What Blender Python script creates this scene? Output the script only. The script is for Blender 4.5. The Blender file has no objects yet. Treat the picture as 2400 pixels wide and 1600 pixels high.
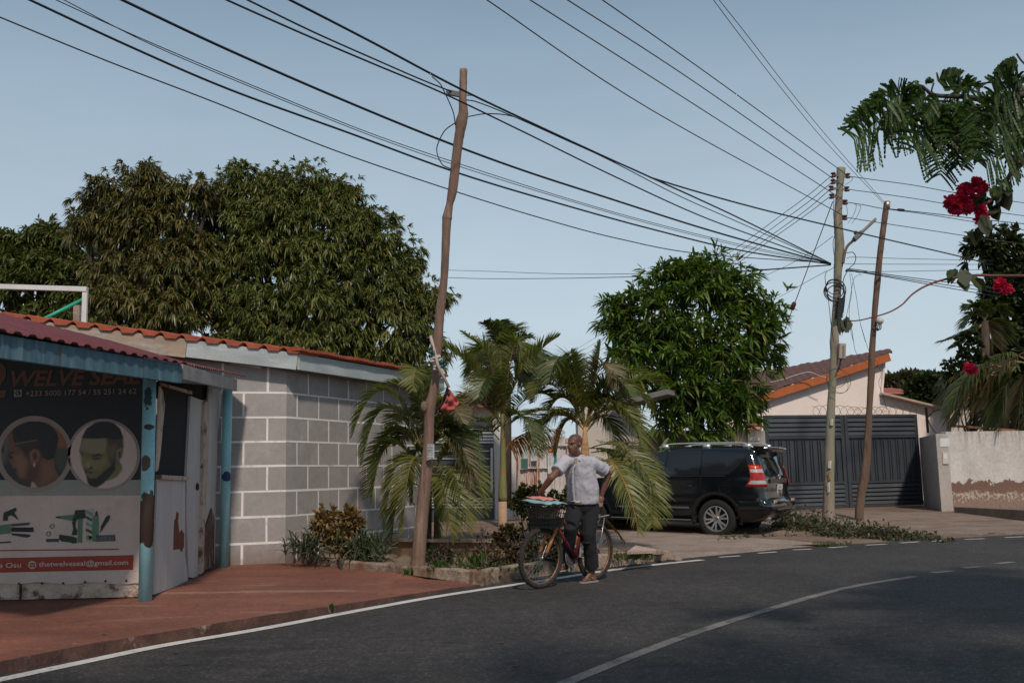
import bpy, bmesh, math, random
import numpy as np
from mathutils import Vector, Matrix, Euler
R = math.radians
random.seed(7)
rng = np.random.default_rng(7)
scene = bpy.context.scene
COL = scene.collection

# ------------------------------------------------------------------ camera
CAMH = 1.27
FPX = 2333.0                      # focal length in pixels of the 2400 px wide photograph (35 mm)
PITCH = math.atan(312 / FPX)
ROLL = 0.0225
cf = Vector((0, math.cos(PITCH), math.sin(PITCH)))
r0 = Vector((1, 0, 0)); u0 = Vector((0, -math.sin(PITCH), math.cos(PITCH)))
cr = r0 * math.cos(ROLL) - u0 * math.sin(ROLL)
cu = r0 * math.sin(ROLL) + u0 * math.cos(ROLL)
CAM = Vector((0, 0, CAMH))
cd = bpy.data.cameras.new('camera'); cd.lens = 36 * FPX / 2400; cd.sensor_width = 36
cd.clip_end = 3000; cd.clip_start = 0.05
cam = bpy.data.objects.new('camera', cd); COL.objects.link(cam)
mw = Matrix((cr, cu, -cf)).transposed().to_4x4(); mw.translation = CAM
cam.matrix_world = mw
scene.camera = cam

# ------------------------------------------------------------------ world + sun
SUN_DIR = Vector((-0.14, 0.66, -0.70)).normalized()      # direction the light travels
to_sun = -SUN_DIR
SUN_EL = math.asin(to_sun.z); SUN_AZ = math.atan2(to_sun.x, to_sun.y)
w = bpy.data.worlds.new('World'); scene.world = w; w.use_nodes = True
nt = w.node_tree; nt.nodes.clear()
out = nt.nodes.new('ShaderNodeOutputWorld'); bg = nt.nodes.new('ShaderNodeBackground')
sky = nt.nodes.new('ShaderNodeTexSky'); sky.sky_type = 'NISHITA'; sky.sun_disc = False
sky.sun_elevation = SUN_EL; sky.sun_rotation = SUN_AZ
sky.air_density = 1.0; sky.dust_density = 3.0; sky.ozone_density = 1.6; sky.altitude = 20
geo = nt.nodes.new('ShaderNodeTexCoord'); sep = nt.nodes.new('ShaderNodeSeparateXYZ'); nt.links.new(geo.outputs['Generated'], sep.inputs[0])
hz = nt.nodes.new('ShaderNodeValToRGB'); e = hz.color_ramp.elements          # hazy tropical sky by height above the horizon
for i, (p, c) in enumerate([(0.0, (7.4, 8.7, 9.6)), (0.16, (6.6, 8.0, 9.0)), (0.32, (4.8, 6.2, 7.4)), (0.47, (2.8, 4.0, 5.3)), (1.0, (1.5, 2.2, 3.1))]):
    if i > 1: e.new(p)
    e[i].position = p; e[i].color = (*c, 1)
nt.links.new(sep.outputs['Z'], hz.inputs[0])
mx = nt.nodes.new('ShaderNodeMixRGB'); mx.inputs[0].default_value = 0.85
nt.links.new(sky.outputs[0], mx.inputs[1]); nt.links.new(hz.outputs[0], mx.inputs[2])
cn = nt.nodes.new('ShaderNodeTexNoise'); cn.inputs['Scale'].default_value = 2.2; cn.inputs['Detail'].default_value = 6; cn.inputs['Roughness'].default_value = .55
cm = nt.nodes.new('ShaderNodeMapping'); cm.inputs['Scale'].default_value = (1, 1, 3.2); nt.links.new(geo.outputs['Generated'], cm.inputs[0]); nt.links.new(cm.outputs[0], cn.inputs['Vector'])
cr_ = nt.nodes.new('ShaderNodeValToRGB'); cr_.color_ramp.elements[0].position = .35; cr_.color_ramp.elements[0].color = (.95, .95, .955, 1); cr_.color_ramp.elements[1].position = .72; cr_.color_ramp.elements[1].color = (1.07, 1.06, 1.045, 1)
nt.links.new(cn.outputs['Fac'], cr_.inputs[0]); cx = nt.nodes.new('ShaderNodeMixRGB'); cx.blend_type = 'MULTIPLY'; cx.inputs[0].default_value = 1       # thin veil of high cloud
nt.links.new(mx.outputs[0], cx.inputs[1]); nt.links.new(cr_.outputs[0], cx.inputs[2]); nt.links.new(cx.outputs[0], bg.inputs[0]); bg.inputs[1].default_value = 0.085
nt.links.new(bg.outputs[0], out.inputs[0])
sd = bpy.data.lights.new('sun', 'SUN'); sd.energy = 2.6; sd.angle = R(3.5); sd.color = (1, 0.87, 0.74)
so = bpy.data.objects.new('sun', sd); COL.objects.link(so)
so.rotation_euler = SUN_DIR.to_track_quat('-Z', 'Y').to_euler(); so.location = (6, -10, 20)
scene.view_settings.view_transform = 'Standard'; scene.view_settings.look = 'None'
scene.view_settings.gamma = 1; scene.view_settings.exposure = 0.0
scene.cycles.max_bounces = 6; scene.cycles.transparent_max_bounces = 8
scene.cycles.use_denoising = True

# ------------------------------------------------------------------ pixel -> place
def ray(px, py):
    return cf + cr * ((px - 1200) / FPX) - cu * ((py - 800) / FPX)
def P(px, py, Y):                 # point of the photo at a known distance Y
    d = ray(px, py); return CAM + d * (Y / d.y)
def G(px, py, z=0.0):             # point of the photo on level z
    d = ray(px, py); return CAM + d * ((z - CAMH) / d.z)

# ------------------------------------------------------------------ objects
WM = {}
def _link(o, parent=None, world=None):
    COL.objects.link(o)
    if parent is not None: o.parent = parent
    WM[o] = world if world is not None else (WM[parent] if parent is not None else Matrix())
def tag(o, label=None, cat=None, group=None, kind=None):
    if label: o['label'] = label
    if cat: o['category'] = cat
    if group: o['group'] = group
    if kind: o['kind'] = kind
    return o
def thing(name, label, cat, loc=(0, 0, 0), rotz=0, group=None, mat=None):
    o = bpy.data.objects.new(name, None); o.empty_display_size = 0.2
    m = mat if mat is not None else Matrix.Translation(Vector(loc)) @ Matrix.Rotation(rotz, 4, 'Z')
    _link(o, None, m); o.matrix_world = m
    return tag(o, label, cat, group)
def dup(root, mat=None, label=None, group=None):
    r = root.copy(); COL.objects.link(r); WM[r] = mat if mat is not None else WM[root]; r.matrix_world = WM[r]
    if label: r['label'] = label
    if group: r['group'] = group
    for ch in list(root.children):
        c = ch.copy(); COL.objects.link(c); c.parent = r; WM[c] = WM[r]
        for g in list(ch.children):
            d = g.copy(); COL.objects.link(d); d.parent = c; WM[d] = WM[r]
    return r

class MB:
    def __init__(s): s.v = []; s.f = []; s.m = []
    def add(s, vs, fs, m=0):
        o = len(s.v); s.v += [tuple(x) for x in vs]
        for f in fs: s.f.append(tuple(i + o for i in f)); s.m.append(m)
        return s
    def poly(s, pts, m=0): return s.add(pts, [tuple(range(len(pts)))], m)
    def hexa(s, p, m=0):          # bottom 4 then top 4 (ccw from above)
        return s.add(p, [(3,2,1,0),(4,5,6,7),(0,1,5,4),(1,2,6,5),(2,3,7,6),(3,0,4,7)], m)
    def box(s, c, d, rot=None, m=0):
        c = Vector(c); x, y, z = [q / 2 for q in d]
        pts = [Vector(q) for q in ((-x,-y,-z),(x,-y,-z),(x,y,-z),(-x,y,-z),(-x,-y,z),(x,-y,z),(x,y,z),(-x,y,z))]
        if rot is not None: pts = [rot @ q for q in pts]
        return s.hexa([c + q for q in pts], m)
    def beam(s, a, b, w, h, up=(0, 0, 1), m=0):     # bar a->b, w across, h along up
        a = Vector(a); b = Vector(b); d = (b - a).normalized(); sd = d.cross(Vector(up)).normalized(); u = sd.cross(d)
        q = []
        for e in (a, b):
            q.append([e - sd*w/2 - u*h/2, e + sd*w/2 - u*h/2, e + sd*w/2 + u*h/2, e - sd*w/2 + u*h/2])
        A, B = q
        return s.add(A + B, [(0,1,2,3),(7,6,5,4),(0,4,5,1),(1,5,6,2),(2,6,7,3),(3,7,4,0)], m)
    def tube(s, pts, r, n=8, m=0, cap=True):
        pts = [Vector(p) for p in pts]; k = len(pts)
        rs = r if isinstance(r, (list, tuple)) else [r] * k
        t0 = (pts[1] - pts[0]).normalized()
        ref = Vector((0, 0, 1)) if abs(t0.z) < 0.9 else Vector((1, 0, 0))
        nx = t0.cross(ref).normalized(); vs = []; fs = []
        for i, p in enumerate(pts):
            t = (pts[min(i+1, k-1)] - pts[max(i-1, 0)]).normalized()
            nx = (nx - t * nx.dot(t)); nx = nx.normalized() if nx.length > 1e-6 else t.orthogonal().normalized()
            ny = t.cross(nx)
            for j in range(n):
                a = 2*math.pi*j/n; vs.append(p + (nx*math.cos(a) + ny*math.sin(a)) * rs[i])
        for i in range(k-1):
            for j in range(n):
                fs.append((i*n+j, i*n+(j+1) % n, (i+1)*n+(j+1) % n, (i+1)*n+j))
        if cap: fs.append(tuple(range(n-1, -1, -1))); fs.append(tuple(range((k-1)*n, k*n)))
        return s.add(vs, fs, m)
    def ell(s, c, r, rot=None, m=0, nu=12, nv=8):
        c = Vector(c); r = r if isinstance(r, (list, tuple)) else (r, r, r); vs = []; fs = []
        vs.append(Vector((0, 0, -r[2])))
        for i in range(1, nv):
            ph = -math.pi/2 + math.pi*i/nv
            for j in range(nu):
                a = 2*math.pi*j/nu
                vs.append(Vector((r[0]*math.cos(ph)*math.cos(a), r[1]*math.cos(ph)*math.sin(a), r[2]*math.sin(ph))))
        vs.append(Vector((0, 0, r[2])))
        for j in range(nu): fs.append((0, 1+(j+1) % nu, 1+j))
        for i in range(nv-2):
            for j in range(nu):
                a = 1+i*nu; fs.append((a+j, a+(j+1) % nu, a+nu+(j+1) % nu, a+nu+j))
        L = len(vs)-1; a = 1+(nv-2)*nu
        for j in range(nu): fs.append((a+j, a+(j+1) % nu, L))
        if rot is not None: vs = [rot @ q for q in vs]
        return s.add([c+q for q in vs], fs, m)
    def cap(s, a, b, ra, rb, m=0, n=12):             # tapered capsule
        a = Vector(a); b = Vector(b)
        s.tube([a, b], [ra, rb], n, m); s.ell(a, ra, None, m); s.ell(b, rb, None, m); return s
    def prism(s, pts, depth, m=0):                   # planar polygon given an extrusion vector
        d = Vector(depth); n = len(pts); a = [Vector(p) for p in pts]; b = [p + d for p in a]
        return s.add(a + b, [tuple(range(n))[::-1], tuple(range(n, 2*n))] + [(i, (i+1) % n, n+(i+1) % n, n+i) for i in range(n)], m)
    def torus(s, c, R_, r, ax, nu=40, nv=8, m=0, sq=1.0):
        c = Vector(c); ax = Vector(ax).normalized(); e1 = ax.orthogonal().normalized(); e2 = ax.cross(e1); vs = []; fs = []
        for i in range(nu):
            a = 2*math.pi*i/nu; d = e1*math.cos(a) + e2*math.sin(a)
            for j in range(nv):
                b = 2*math.pi*j/nv; vs.append(c + d*(R_ + r*math.cos(b)) + ax*(r*sq*math.sin(b)))
        for i in range(nu):
            for j in range(nv):
                fs.append((i*nv+j, ((i+1) % nu)*nv+j, ((i+1) % nu)*nv+(j+1) % nv, i*nv+(j+1) % nv))
        return s.add(vs, fs, m)
    def lathe(s, c, prof, ax, n=32, m=0):            # prof: list of (radius, offset along ax)
        c = Vector(c); ax = Vector(ax).normalized(); e1 = ax.orthogonal().normalized(); e2 = ax.cross(e1); vs = []; fs = []
        k = len(prof)
        for i in range(n):
            a = 2*math.pi*i/n; d = e1*math.cos(a) + e2*math.sin(a)
            for (rr, h) in prof: vs.append(c + d*rr + ax*h)
        for i in range(n):
            for j in range(k-1):
                fs.append((i*k+j, ((i+1) % n)*k+j, ((i+1) % n)*k+j+1, i*k+j+1))
        return s.add(vs, fs, m)
    def grid(s, rows, m=0, close=False):             # rows of equal length points
        n = len(rows[0]); vs = [p for r_ in rows for p in r_]; fs = []
        for i in range(len(rows)-1):
            for j in range(n if close else n-1):
                fs.append((i*n+j, i*n+(j+1) % n, (i+1)*n+(j+1) % n, (i+1)*n+j))
        return s.add(vs, fs, m)
    def build(s, name, mats, parent=None, smooth=False, local=False, bevel=0, tri=False, recalc=True, origin=None):
        me = bpy.data.meshes.new(name); o = bpy.data.objects.new(name, me)
        W = None
        if parent is None and origin is not None:
            W = Matrix.Translation(Vector(origin)); _link(o, None, W); o.matrix_world = W
        else: _link(o, parent)
        vs = s.v
        if not local:
            inv = WM[o].inverted(); vs = [tuple(inv @ Vector(q)) for q in vs]
        me.from_pydata(vs, [], s.f)
        if not isinstance(mats, (list, tuple)): mats = [mats]
        for q in mats: me.materials.append(q)
        if len(mats) > 1: me.polygons.foreach_set('material_index', s.m)
        if recalc or tri:
            bm = bmesh.new(); bm.from_mesh(me)
            if recalc: bmesh.ops.recalc_face_normals(bm, faces=bm.faces)
            if tri: bmesh.ops.triangulate(bm, faces=bm.faces)
            bm.to_mesh(me); bm.free()
        if smooth: me.polygons.foreach_set('use_smooth', [True]*len(me.polygons))
        me.update()
        if bevel:
            b = o.modifiers.new('bevel', 'BEVEL'); b.width = bevel; b.segments = 2; b.limit_method = 'ANGLE'; b.angle_limit = R(40)
        return o

def np_quads(name, V, mats, parent=None, local=False, smooth=True, midx=None):   # V: (n,k,2,3) strips -> quads
    n, k = V.shape[0], V.shape[1]
    vs = V.reshape(-1, 3)
    base = (np.arange(n)*k*2)[:, None, None]
    st = (np.arange(k-1)*2)[None, :, None]
    q = (base + st + np.array([0, 1, 3, 2])[None, None, :]).reshape(-1, 4)
    me = bpy.data.meshes.new(name); o = bpy.data.objects.new(name, me); _link(o, parent)
    if not local:
        inv = np.array(WM[o].inverted()); vs = vs @ inv[:3, :3].T + inv[:3, 3]
    nv, nf = len(vs), len(q)
    me.vertices.add(nv); me.vertices.foreach_set('co', vs.astype(np.float32).ravel())
    me.loops.add(nf*4); me.loops.foreach_set('vertex_index', q.astype(np.int32).ravel())
    me.polygons.add(nf); me.polygons.foreach_set('loop_start', (np.arange(nf)*4).astype(np.int32))
    if not isinstance(mats, (list, tuple)): mats = [mats]
    for m in mats: me.materials.append(m)
    if midx is not None: me.polygons.foreach_set('material_index', np.repeat(midx, k-1).astype(np.int32))
    me.update(calc_edges=True)
    me.polygons.foreach_set('use_smooth', [smooth]*nf)
    return o

# ------------------------------------------------------------------ materials
def newmat(name):
    m = bpy.data.materials.new(name); m.use_nodes = True
    n = m.node_tree.nodes; return m, n, m.node_tree.links, n['Principled BSDF']
def noise(n, l, vec, scale, detail=6, rough=0.6):
    t = n.new('ShaderNodeTexNoise'); t.inputs['Scale'].default_value = scale
    t.inputs['Detail'].default_value = detail; t.inputs['Roughness'].default_value = rough
    if vec is not None: l.new(vec, t.inputs['Vector'])
    return t
def ramp(n, l, fac, stops):
    r_ = n.new('ShaderNodeValToRGB'); e = r_.color_ramp.elements
    while len(e) < len(stops): e.new(0.5)
    for i, (p, c) in enumerate(stops):
        e[i].position = p; e[i].color = (*c, 1) if len(c) == 3 else c
    l.new(fac, r_.inputs[0]); return r_
def c3(c): return (c, c, c) if isinstance(c, (int, float)) else c
def pm(name, base, rough=0.7, metal=0.0, var=0.25, vscale=3.0, bump=0.0, bscale=30.0, stretch=(1, 1, 1), stain=None, spec=0.4, coat=0.0, fine=0.0):
    """base colour broken up by noise; stain = list of (colour, scale, threshold, softness, stretch)"""
    m, n, l, b = newmat(name)
    tc = n.new('ShaderNodeTexCoord'); mp = n.new('ShaderNodeMapping'); mp.inputs['Scale'].default_value = stretch
    l.new(tc.outputs['Object'], mp.inputs[0])
    t = noise(n, l, mp.outputs[0], vscale)
    lo = tuple(x*(1-var) for x in base); hi = tuple(min(1, x*(1+var)) for x in base)
    col = ramp(n, l, t.outputs['Fac'], [(0.3, lo), (0.7, hi)]).outputs[0]
    if fine:
        t2 = noise(n, l, mp.outputs[0], vscale*14, 3)
        mm = n.new('ShaderNodeMixRGB'); mm.blend_type = 'MULTIPLY'; mm.inputs[0].default_value = 1
        r2 = ramp(n, l, t2.outputs['Fac'], [(0.3, (1-fine,)*3), (0.7, (1+fine*0.6,)*3)])
        l.new(col, mm.inputs[1]); l.new(r2.outputs[0], mm.inputs[2]); col = mm.outputs[0]
    for st in (stain or []):
        c, sc, th, sf = st[:4]; ss = st[4] if len(st) > 4 else (1, 1, 1)
        mp2 = n.new('ShaderNodeMapping'); mp2.inputs['Scale'].default_value = ss
        mp2.inputs['Location'].default_value = (sc*1.3, 2.1, sc*0.7)
        l.new(tc.outputs['Object'], mp2.inputs[0])
        t3 = noise(n, l, mp2.outputs[0], sc, 8, 0.65)
        r3 = ramp(n, l, t3.outputs['Fac'], [(th, (0, 0, 0)), (min(1, th+sf), (1, 1, 1))])
        mm = n.new('ShaderNodeMixRGB'); l.new(r3.outputs[0], mm.inputs[0]); l.new(col, mm.inputs[1]); mm.inputs[2].default_value = (*c, 1)
        col = mm.outputs[0]
    l.new(col, b.inputs['Base Color'])
    b.inputs['Roughness'].default_value = rough; b.inputs['Metallic'].default_value = metal
    b.inputs['Specular IOR Level'].default_value = spec; b.inputs['Coat Weight'].default_value = coat
    if bump:
        tb = noise(n, l, mp.outputs[0], bscale, 8); bn = n.new('ShaderNodeBump')
        bn.inputs['Strength'].default_value = bump; bn.inputs['Distance'].default_value = 0.02
        l.new(tb.outputs['Fac'], bn.inputs['Height']); l.new(bn.outputs[0], b.inputs['Normal'])
    return m
def leafmat(name, cols, rough=0.40, trans=0.25, spec=0.5):
    m, n, l, b = newmat(name)
    g = n.new('ShaderNodeNewGeometry')
    st = [(i/(max(1, len(cols)-1)), c) for i, c in enumerate(cols)]
    r_ = ramp(n, l, g.outputs['Random Per Island'], st)
    tc = n.new('ShaderNodeTexCoord'); t = noise(n, l, tc.outputs['Object'], 0.9, 3)
    mm = n.new('ShaderNodeMixRGB'); mm.blend_type = 'MULTIPLY'; mm.inputs[0].default_value = 1
    r2 = ramp(n, l, t.outputs['Fac'], [(0.3, (0.75, 0.75, 0.75)), (0.7, (1.2, 1.2, 1.15))])
    l.new(r_.outputs[0], mm.inputs[1]); l.new(r2.outputs[0], mm.inputs[2])
    l.new(mm.outputs[0], b.inputs['Base Color']); b.inputs['Roughness'].default_value = rough
    b.inputs['Specular IOR Level'].default_value = spec
    tr = n.new('ShaderNodeBsdfTranslucent'); mx_ = n.new('ShaderNodeMixShader'); mx_.inputs[0].default_value = trans
    m2 = n.new('ShaderNodeMixRGB'); m2.blend_type = 'MULTIPLY'; m2.inputs[0].default_value = 1; m2.inputs[2].default_value = (1.3, 1.5, 0.6, 1)
    l.new(mm.outputs[0], m2.inputs[1]); l.new(m2.outputs[0], tr.inputs[0])
    l.new(b.outputs[0], mx_.inputs[1]); l.new(tr.outputs[0], mx_.inputs[2])
    l.new(mx_.outputs[0], n['Material Output'].inputs[0])
    return m
def plain(name, c, rough=0.6, metal=0, spec=0.4, coat=0): return pm(name, c, rough, metal, 0.08, 6, spec=spec, coat=coat)

# writing: built-in vector font turned into mesh letters
def text_mesh(body, size, bold=0.0, shear=0.0, spacing=1.0, align='LEFT'):
    cu_ = bpy.data.curves.new('letters', 'FONT'); cu_.body = body; cu_.size = size; cu_.offset = bold*size; cu_.shear = shear
    cu_.space_character = spacing; cu_.align_x = align; cu_.resolution_u = 3
    to = bpy.data.objects.new('letters', cu_); COL.objects.link(to)
    dg = bpy.context.evaluated_depsgraph_get(); me = to.evaluated_get(dg).to_mesh()
    vs = [tuple(v.co) for v in me.vertices]; fs = [tuple(p.vertices) for p in me.polygons]
    to.to_mesh_clear() if hasattr(to, 'to_mesh_clear') else None
    bpy.data.objects.remove(to); bpy.data.curves.remove(cu_)
    return vs, fs
def letters(mb, body, size, O, ux, uy, width=None, m=0, **k):     # lays letters on the plane O + ux,uy; optional exact width
    vs, fs = text_mesh(body, size, **k)
    if width:
        xs = [v[0] for v in vs]; sc = width/(max(xs)-min(xs)); x0 = min(xs); vs = [((v[0]-x0)*sc, v[1], 0) for v in vs]
    O = Vector(O); ux = Vector(ux); uy = Vector(uy)
    mb.add([O + ux*v[0] + uy*v[1] for v in vs], fs, m)

def catmull(pts, per=8):
    pts = [Vector(p) for p in pts]; o = []
    q = [pts[0]*2-pts[1]] + pts + [pts[-1]*2-pts[-2]]
    for i in range(1, len(q)-2):
        a, b, c, d = q[i-1:i+3]
        for k in range(per):
            t = k/per
            o.append(0.5*((2*b) + (c-a)*t + (2*a-5*b+4*c-d)*t*t + (3*b-a-3*c+d)*t**3))
    o.append(pts[-1]); return o
# ================================================================== SETTING
def face(A, B):
    """vertical plane through ground points A,B: maps a photo pixel to the point on it (off = metres towards the camera)"""
    A = Vector((A[0], A[1], 0)); B = Vector((B[0], B[1], 0)); d = (B - A).normalized(); n = Vector((d.y, -d.x, 0))
    if (CAM - A).dot(n) < 0: n = -n
    def f(px, py, off=0.0):
        r_ = ray(px, py); t = ((A + n*off - CAM).dot(n)) / r_.dot(n); return CAM + r_*t
    f.n = n; f.d = d; f.A = A; f.B = B
    return f
def smooth(a, b, t):
    t = max(0, min(1, (t-a)/(b-a))); return t*t*(3-2*t)
GL = Vector((6.73, 26.9, 0)); LD = Vector((0.966, 0.259, 0)); LN = Vector((0.259, -0.966, 0))   # line of the street walls
def tz(x, y):
    s = (Vector((x, y, 0)) - GL).dot(LN)
    return -0.02 + 0.19*(1 - smooth(1.0, 7.5, s))

dirt = pm('dirt', (0.20, 0.135, 0.098), 0.95, var=0.3, vscale=1.2, bump=0.5, bscale=25, fine=0.35,
          stain=[((0.29, 0.22, 0.17), 0.9, 0.5, 0.2), ((0.09, 0.07, 0.045), 2.2, 0.58, 0.12)])
concrete = pm('concrete', (0.30, 0.235, 0.19), 0.9, var=0.18, vscale=1.5, bump=0.3, bscale=40, fine=0.22,
              stain=[((0.17, 0.125, 0.095), 1.1, 0.5, 0.25, (0.5, 1.5, 1)), ((0.40, 0.34, 0.29), 3.0, 0.6, 0.15)])
kerbmat = pm('old_kerb', (0.34, 0.26, 0.20), 0.95, var=0.3, vscale=3, bump=0.7, bscale=22, fine=0.3,
             stain=[((0.10, 0.065, 0.045), 2.6, 0.47, 0.14), ((0.22, 0.10, 0.06), 1.4, 0.56, 0.12), ((0.45, 0.38, 0.32), 5.0, 0.62, 0.1)])
asphalt = pm('asphalt', (0.050, 0.0455, 0.0435), 0.82, var=0.25, vscale=0.5, bump=0.35, bscale=180, fine=0.3, spec=0.35,
             stain=[((0.070, 0.062, 0.057), 0.28, 0.52, 0.2), ((0.030, 0.028, 0.028), 0.9, 0.58, 0.12, (0.6, 1.4, 1)), ((0.022, 0.021, 0.021), 1.6, 0.68, 0.05, (0.5, 1.6, 1))])
def add_grit(m, scale, lo, hi):      # bright and dark stone chips
    n, l = m.node_tree.nodes, m.node_tree.links; b = n['Principled BSDF']; src = b.inputs['Base Color'].links[0].from_socket
    tc = n.new('ShaderNodeTexCoord'); vo = n.new('ShaderNodeTexVoronoi'); vo.inputs['Scale'].default_value = scale
    l.new(tc.outputs['Object'], vo.inputs['Vector'])
    sp = n.new('ShaderNodeSeparateColor'); l.new(vo.outputs['Color'], sp.inputs[0])
    r_ = ramp(n, l, sp.outputs[0], [(0.0, (lo,)*3), (0.55, (1, 1, 1)), (0.88, (1.1,)*3), (0.97, (hi,)*3)])
    mm = n.new('ShaderNodeMixRGB'); mm.blend_type = 'MULTIPLY'; mm.inputs[0].default_value = 1
    l.new(src, mm.inputs[1]); l.new(r_.outputs[0], mm.inputs[2]); l.new(mm.outputs[0], b.inputs['Base Color'])
add_grit(asphalt, 66, 0.6, 2.2)
add_grit(concrete, 45, 0.8, 1.25)
redpave = pm('red_oxide_paving', (0.215, 0.085, 0.056), 0.8, var=0.22, vscale=1.1, bump=0.25, bscale=35, fine=0.18,
             stain=[((0.145, 0.055, 0.037), 0.9, 0.50, 0.2, (0.5, 1.4, 1)), ((0.29, 0.175, 0.125), 1.3, 0.58, 0.10, (0.4, 1.8, 1)), ((0.07, 0.03, 0.025), 5.0, 0.64, 0.06, (1.6, 0.5, 1)), ((0.33, 0.22, 0.165), 0.55, 0.66, 0.06, (0.35, 2.2, 1))])
add_grit(redpave, 60, 0.8, 1.3)
roadpaint = pm('worn_road_paint', (0.62, 0.60, 0.575), 0.75, var=0.15, vscale=4, fine=0.25, stain=[((0.17, 0.16, 0.15), 9, 0.60, 0.1)])
roadpaint2 = pm('very_worn_road_paint', (0.21, 0.195, 0.18), 0.75, var=0.2, vscale=4, fine=0.3, stain=[((0.09, 0.085, 0.08), 6, 0.50, 0.14)])
soil = pm('bed_soil', (0.23, 0.165, 0.115), 0.97, var=0.3, vscale=4, bump=0.6, bscale=30, fine=0.35, stain=[((0.07, 0.08, 0.03), 3.0, 0.55, 0.12)])

# ground: one sheet to the horizon
xs = [-900, -300, -90, -40, -20] + [i*0.8 for i in range(-15, 43)] + [45, 70, 120, 300, 900]
ys = [-300, -60, -20, -5, 2] + [8 + i*0.8 for i in range(0, 42)] + [50, 80, 140, 300, 1500]
mb = MB(); mb.grid([[(x, y, tz(x, y)) for x in xs] for y in ys])
tag(mb.build('ground', dirt, smooth=True), kind='structure')

# road: everything on the near side of the curving left edge
edgeS = [(-420,1660),(-100,1590),(0,1568),(214,1526),(383,1494),(600,1457),(800,1424),(940,1402),(1060,1383),(1122,1371),(1260,1350),(1421,1327),(1575,1311),(1700,1300),(1800,1289),(1968,1276),(2170,1264),(2352,1254),(2500,1247)]
E3 = [G(x, y) for x, y in edgeS]
Ecur = catmull(E3, 6)
far = [(20, 18.9, 0), (40, 19.4, 0), (80, 18.5, 0)]
mb = MB(); rows = []
for p in [tuple(q) for q in Ecur] + far:
    rows.append([Vector((p[0], p[1], 0.0)), Vector((p[0]*0.9+1.0, p[1]*0.6, 0.0)), Vector((p[0]*0.9+3.0, p[1]*0.25-6, 0.0)), Vector((p[0]+8, -14, 0))])
mb.grid(rows); tag(mb.build('road', asphalt), kind='structure')

def stripe(name, S, wd, m, z=0.004, per=6):       # painted line following pixels on the road
    c = catmull([G(x, y, z) for x, y in S], per); L = []; Rr = []
    for i, p in enumerate(c):
        t = (c[min(i+1, len(c)-1)] - c[max(i-1, 0)]).normalized(); n = Vector((-t.y, t.x, 0))*wd/2
        L.append(p+n); Rr.append(p-n)
    mb = MB(); mb.grid([L, Rr]); return tag(mb.build(name, m), kind='structure')
stripe('road_marking', [(-150,1622),(0,1591),(199,1549),(383,1511),(600,1474.5),(800,1437),(1001,1400.5),(1139,1379),(1231,1365.5),(1287,1357),(1410,1338),(1500,1326.5),(1557,1320),(1646,1311)], 0.135, roadpaint)
zz = [((952,205),(1047,199)),((1130,187),(1215,181)),((1290,172),(1375,168)),((1455,162),(1540,156)),((1625,150),(1720,145)),((1785,140),(1870,134)),((1930,132),(2020,127)),((2080,124),(2170,120)),((2265,115),(2352,111))]
for a, b in zz: stripe('road_marking', [(1200+a[0]/1.96, 1200+a[1]/1.96), (1200+b[0]/1.96, 1200+b[1]/1.96)], 0.085, roadpaint, per=2)
q = lambda p: (1200+p[0]/1.96, 1200+p[1]/1.96)
stripe('road_marking', [q(p) for p in [(120,842),(240,784),(560,655),(860,545),(1160,450),(1420,375),(1600,333),(1850,293)]], 0.105, roadpaint2)
for a, b in [((1930,277),(2020,268)),((2075,255),(2160,247)),((2225,235),(2300,227))]: stripe('road_marking', [q(a), q(b)], 0.12, roadpaint2, per=2)

# red pavement slab in front of the shops, its broken edge a step above the asphalt
PZ = 0.085
topS = [(-420,1636),(-100,1572),(0,1551),(214,1509),(383,1482),(600,1446),(800,1417),(940,1396),(1047,1380),(1126,1370)]
edgez = lambda k: PZ*(0.16 + 0.84*min(1, (1-k)*2.0))
tp = catmull([G(x, y, edgez(max(0, x)/1128)) for x, y in topS], 6)
mb = MB(); outer = []; lower = []
for i, p in enumerate(tp):
    k = (1 - i/(len(tp)-1)); jit = 0.012*math.sin(i*2.1) + 0.008*math.sin(i*5.3)
    outer.append(Vector((p.x, p.y + jit, p.z))); lower.append(Vector((p.x + 0.012, p.y - 0.015 + jit*1.5, -0.03)))
inner = [G(x, y, PZ) for x, y in [(-420,1290),(-100,1290),(0,1290),(200,1290),(420,1290),(560,1290),(660,1295),(720,1306),(900,1338),(1000,1352)]]
inner = catmull(inner, 6)
mb.grid([outer, [o*0.5 + Vector((i_.x, i_.y, PZ))*0.5 for o, i_ in zip(outer, inner)], inner])
tag(mb.build('pavement', redpave), kind='structure')
mb = MB(); mb.grid([lower, [o + Vector((0, -.001, .002)) for o in outer], [o + Vector((0, .03, .0035)) for o in outer]]); tag(mb.build('pavement_edge', pm('broken_dark_edge', (.085, .045, .035), .95, var=.4, vscale=6, bump=.8, bscale=18, fine=.35, stain=[((.30, .20, .15), 3, .62, .08), ((.035, .025, .022), 2, .52, .15)])), kind='structure')

# concrete ramp in front of the parked car
near = [G(x, y, 0.006) for x, y in [(1330,1336),(1500,1318),(1600,1308),(1730,1296),(1850,1284),(1960,1275)]]
mid = [G(x, y, 0.035) for x, y in [(1250,1290),(1450,1280),(1600,1279),(1730,1280),(1850,1277),(1960,1273.5)]]
crest = [G(x, y, 0.055) for x, y in [(1150,1238),(1420,1242),(1600,1251),(1730,1257.5),(1850,1265),(1960,1271.5)]]
skirt = [p + Vector((0.0, 0.05, -0.12)) for p in crest]
mb = MB(); mb.grid([near, mid, crest, skirt]); tag(mb.build('driveway', concrete, smooth=False), kind='structure')
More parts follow.
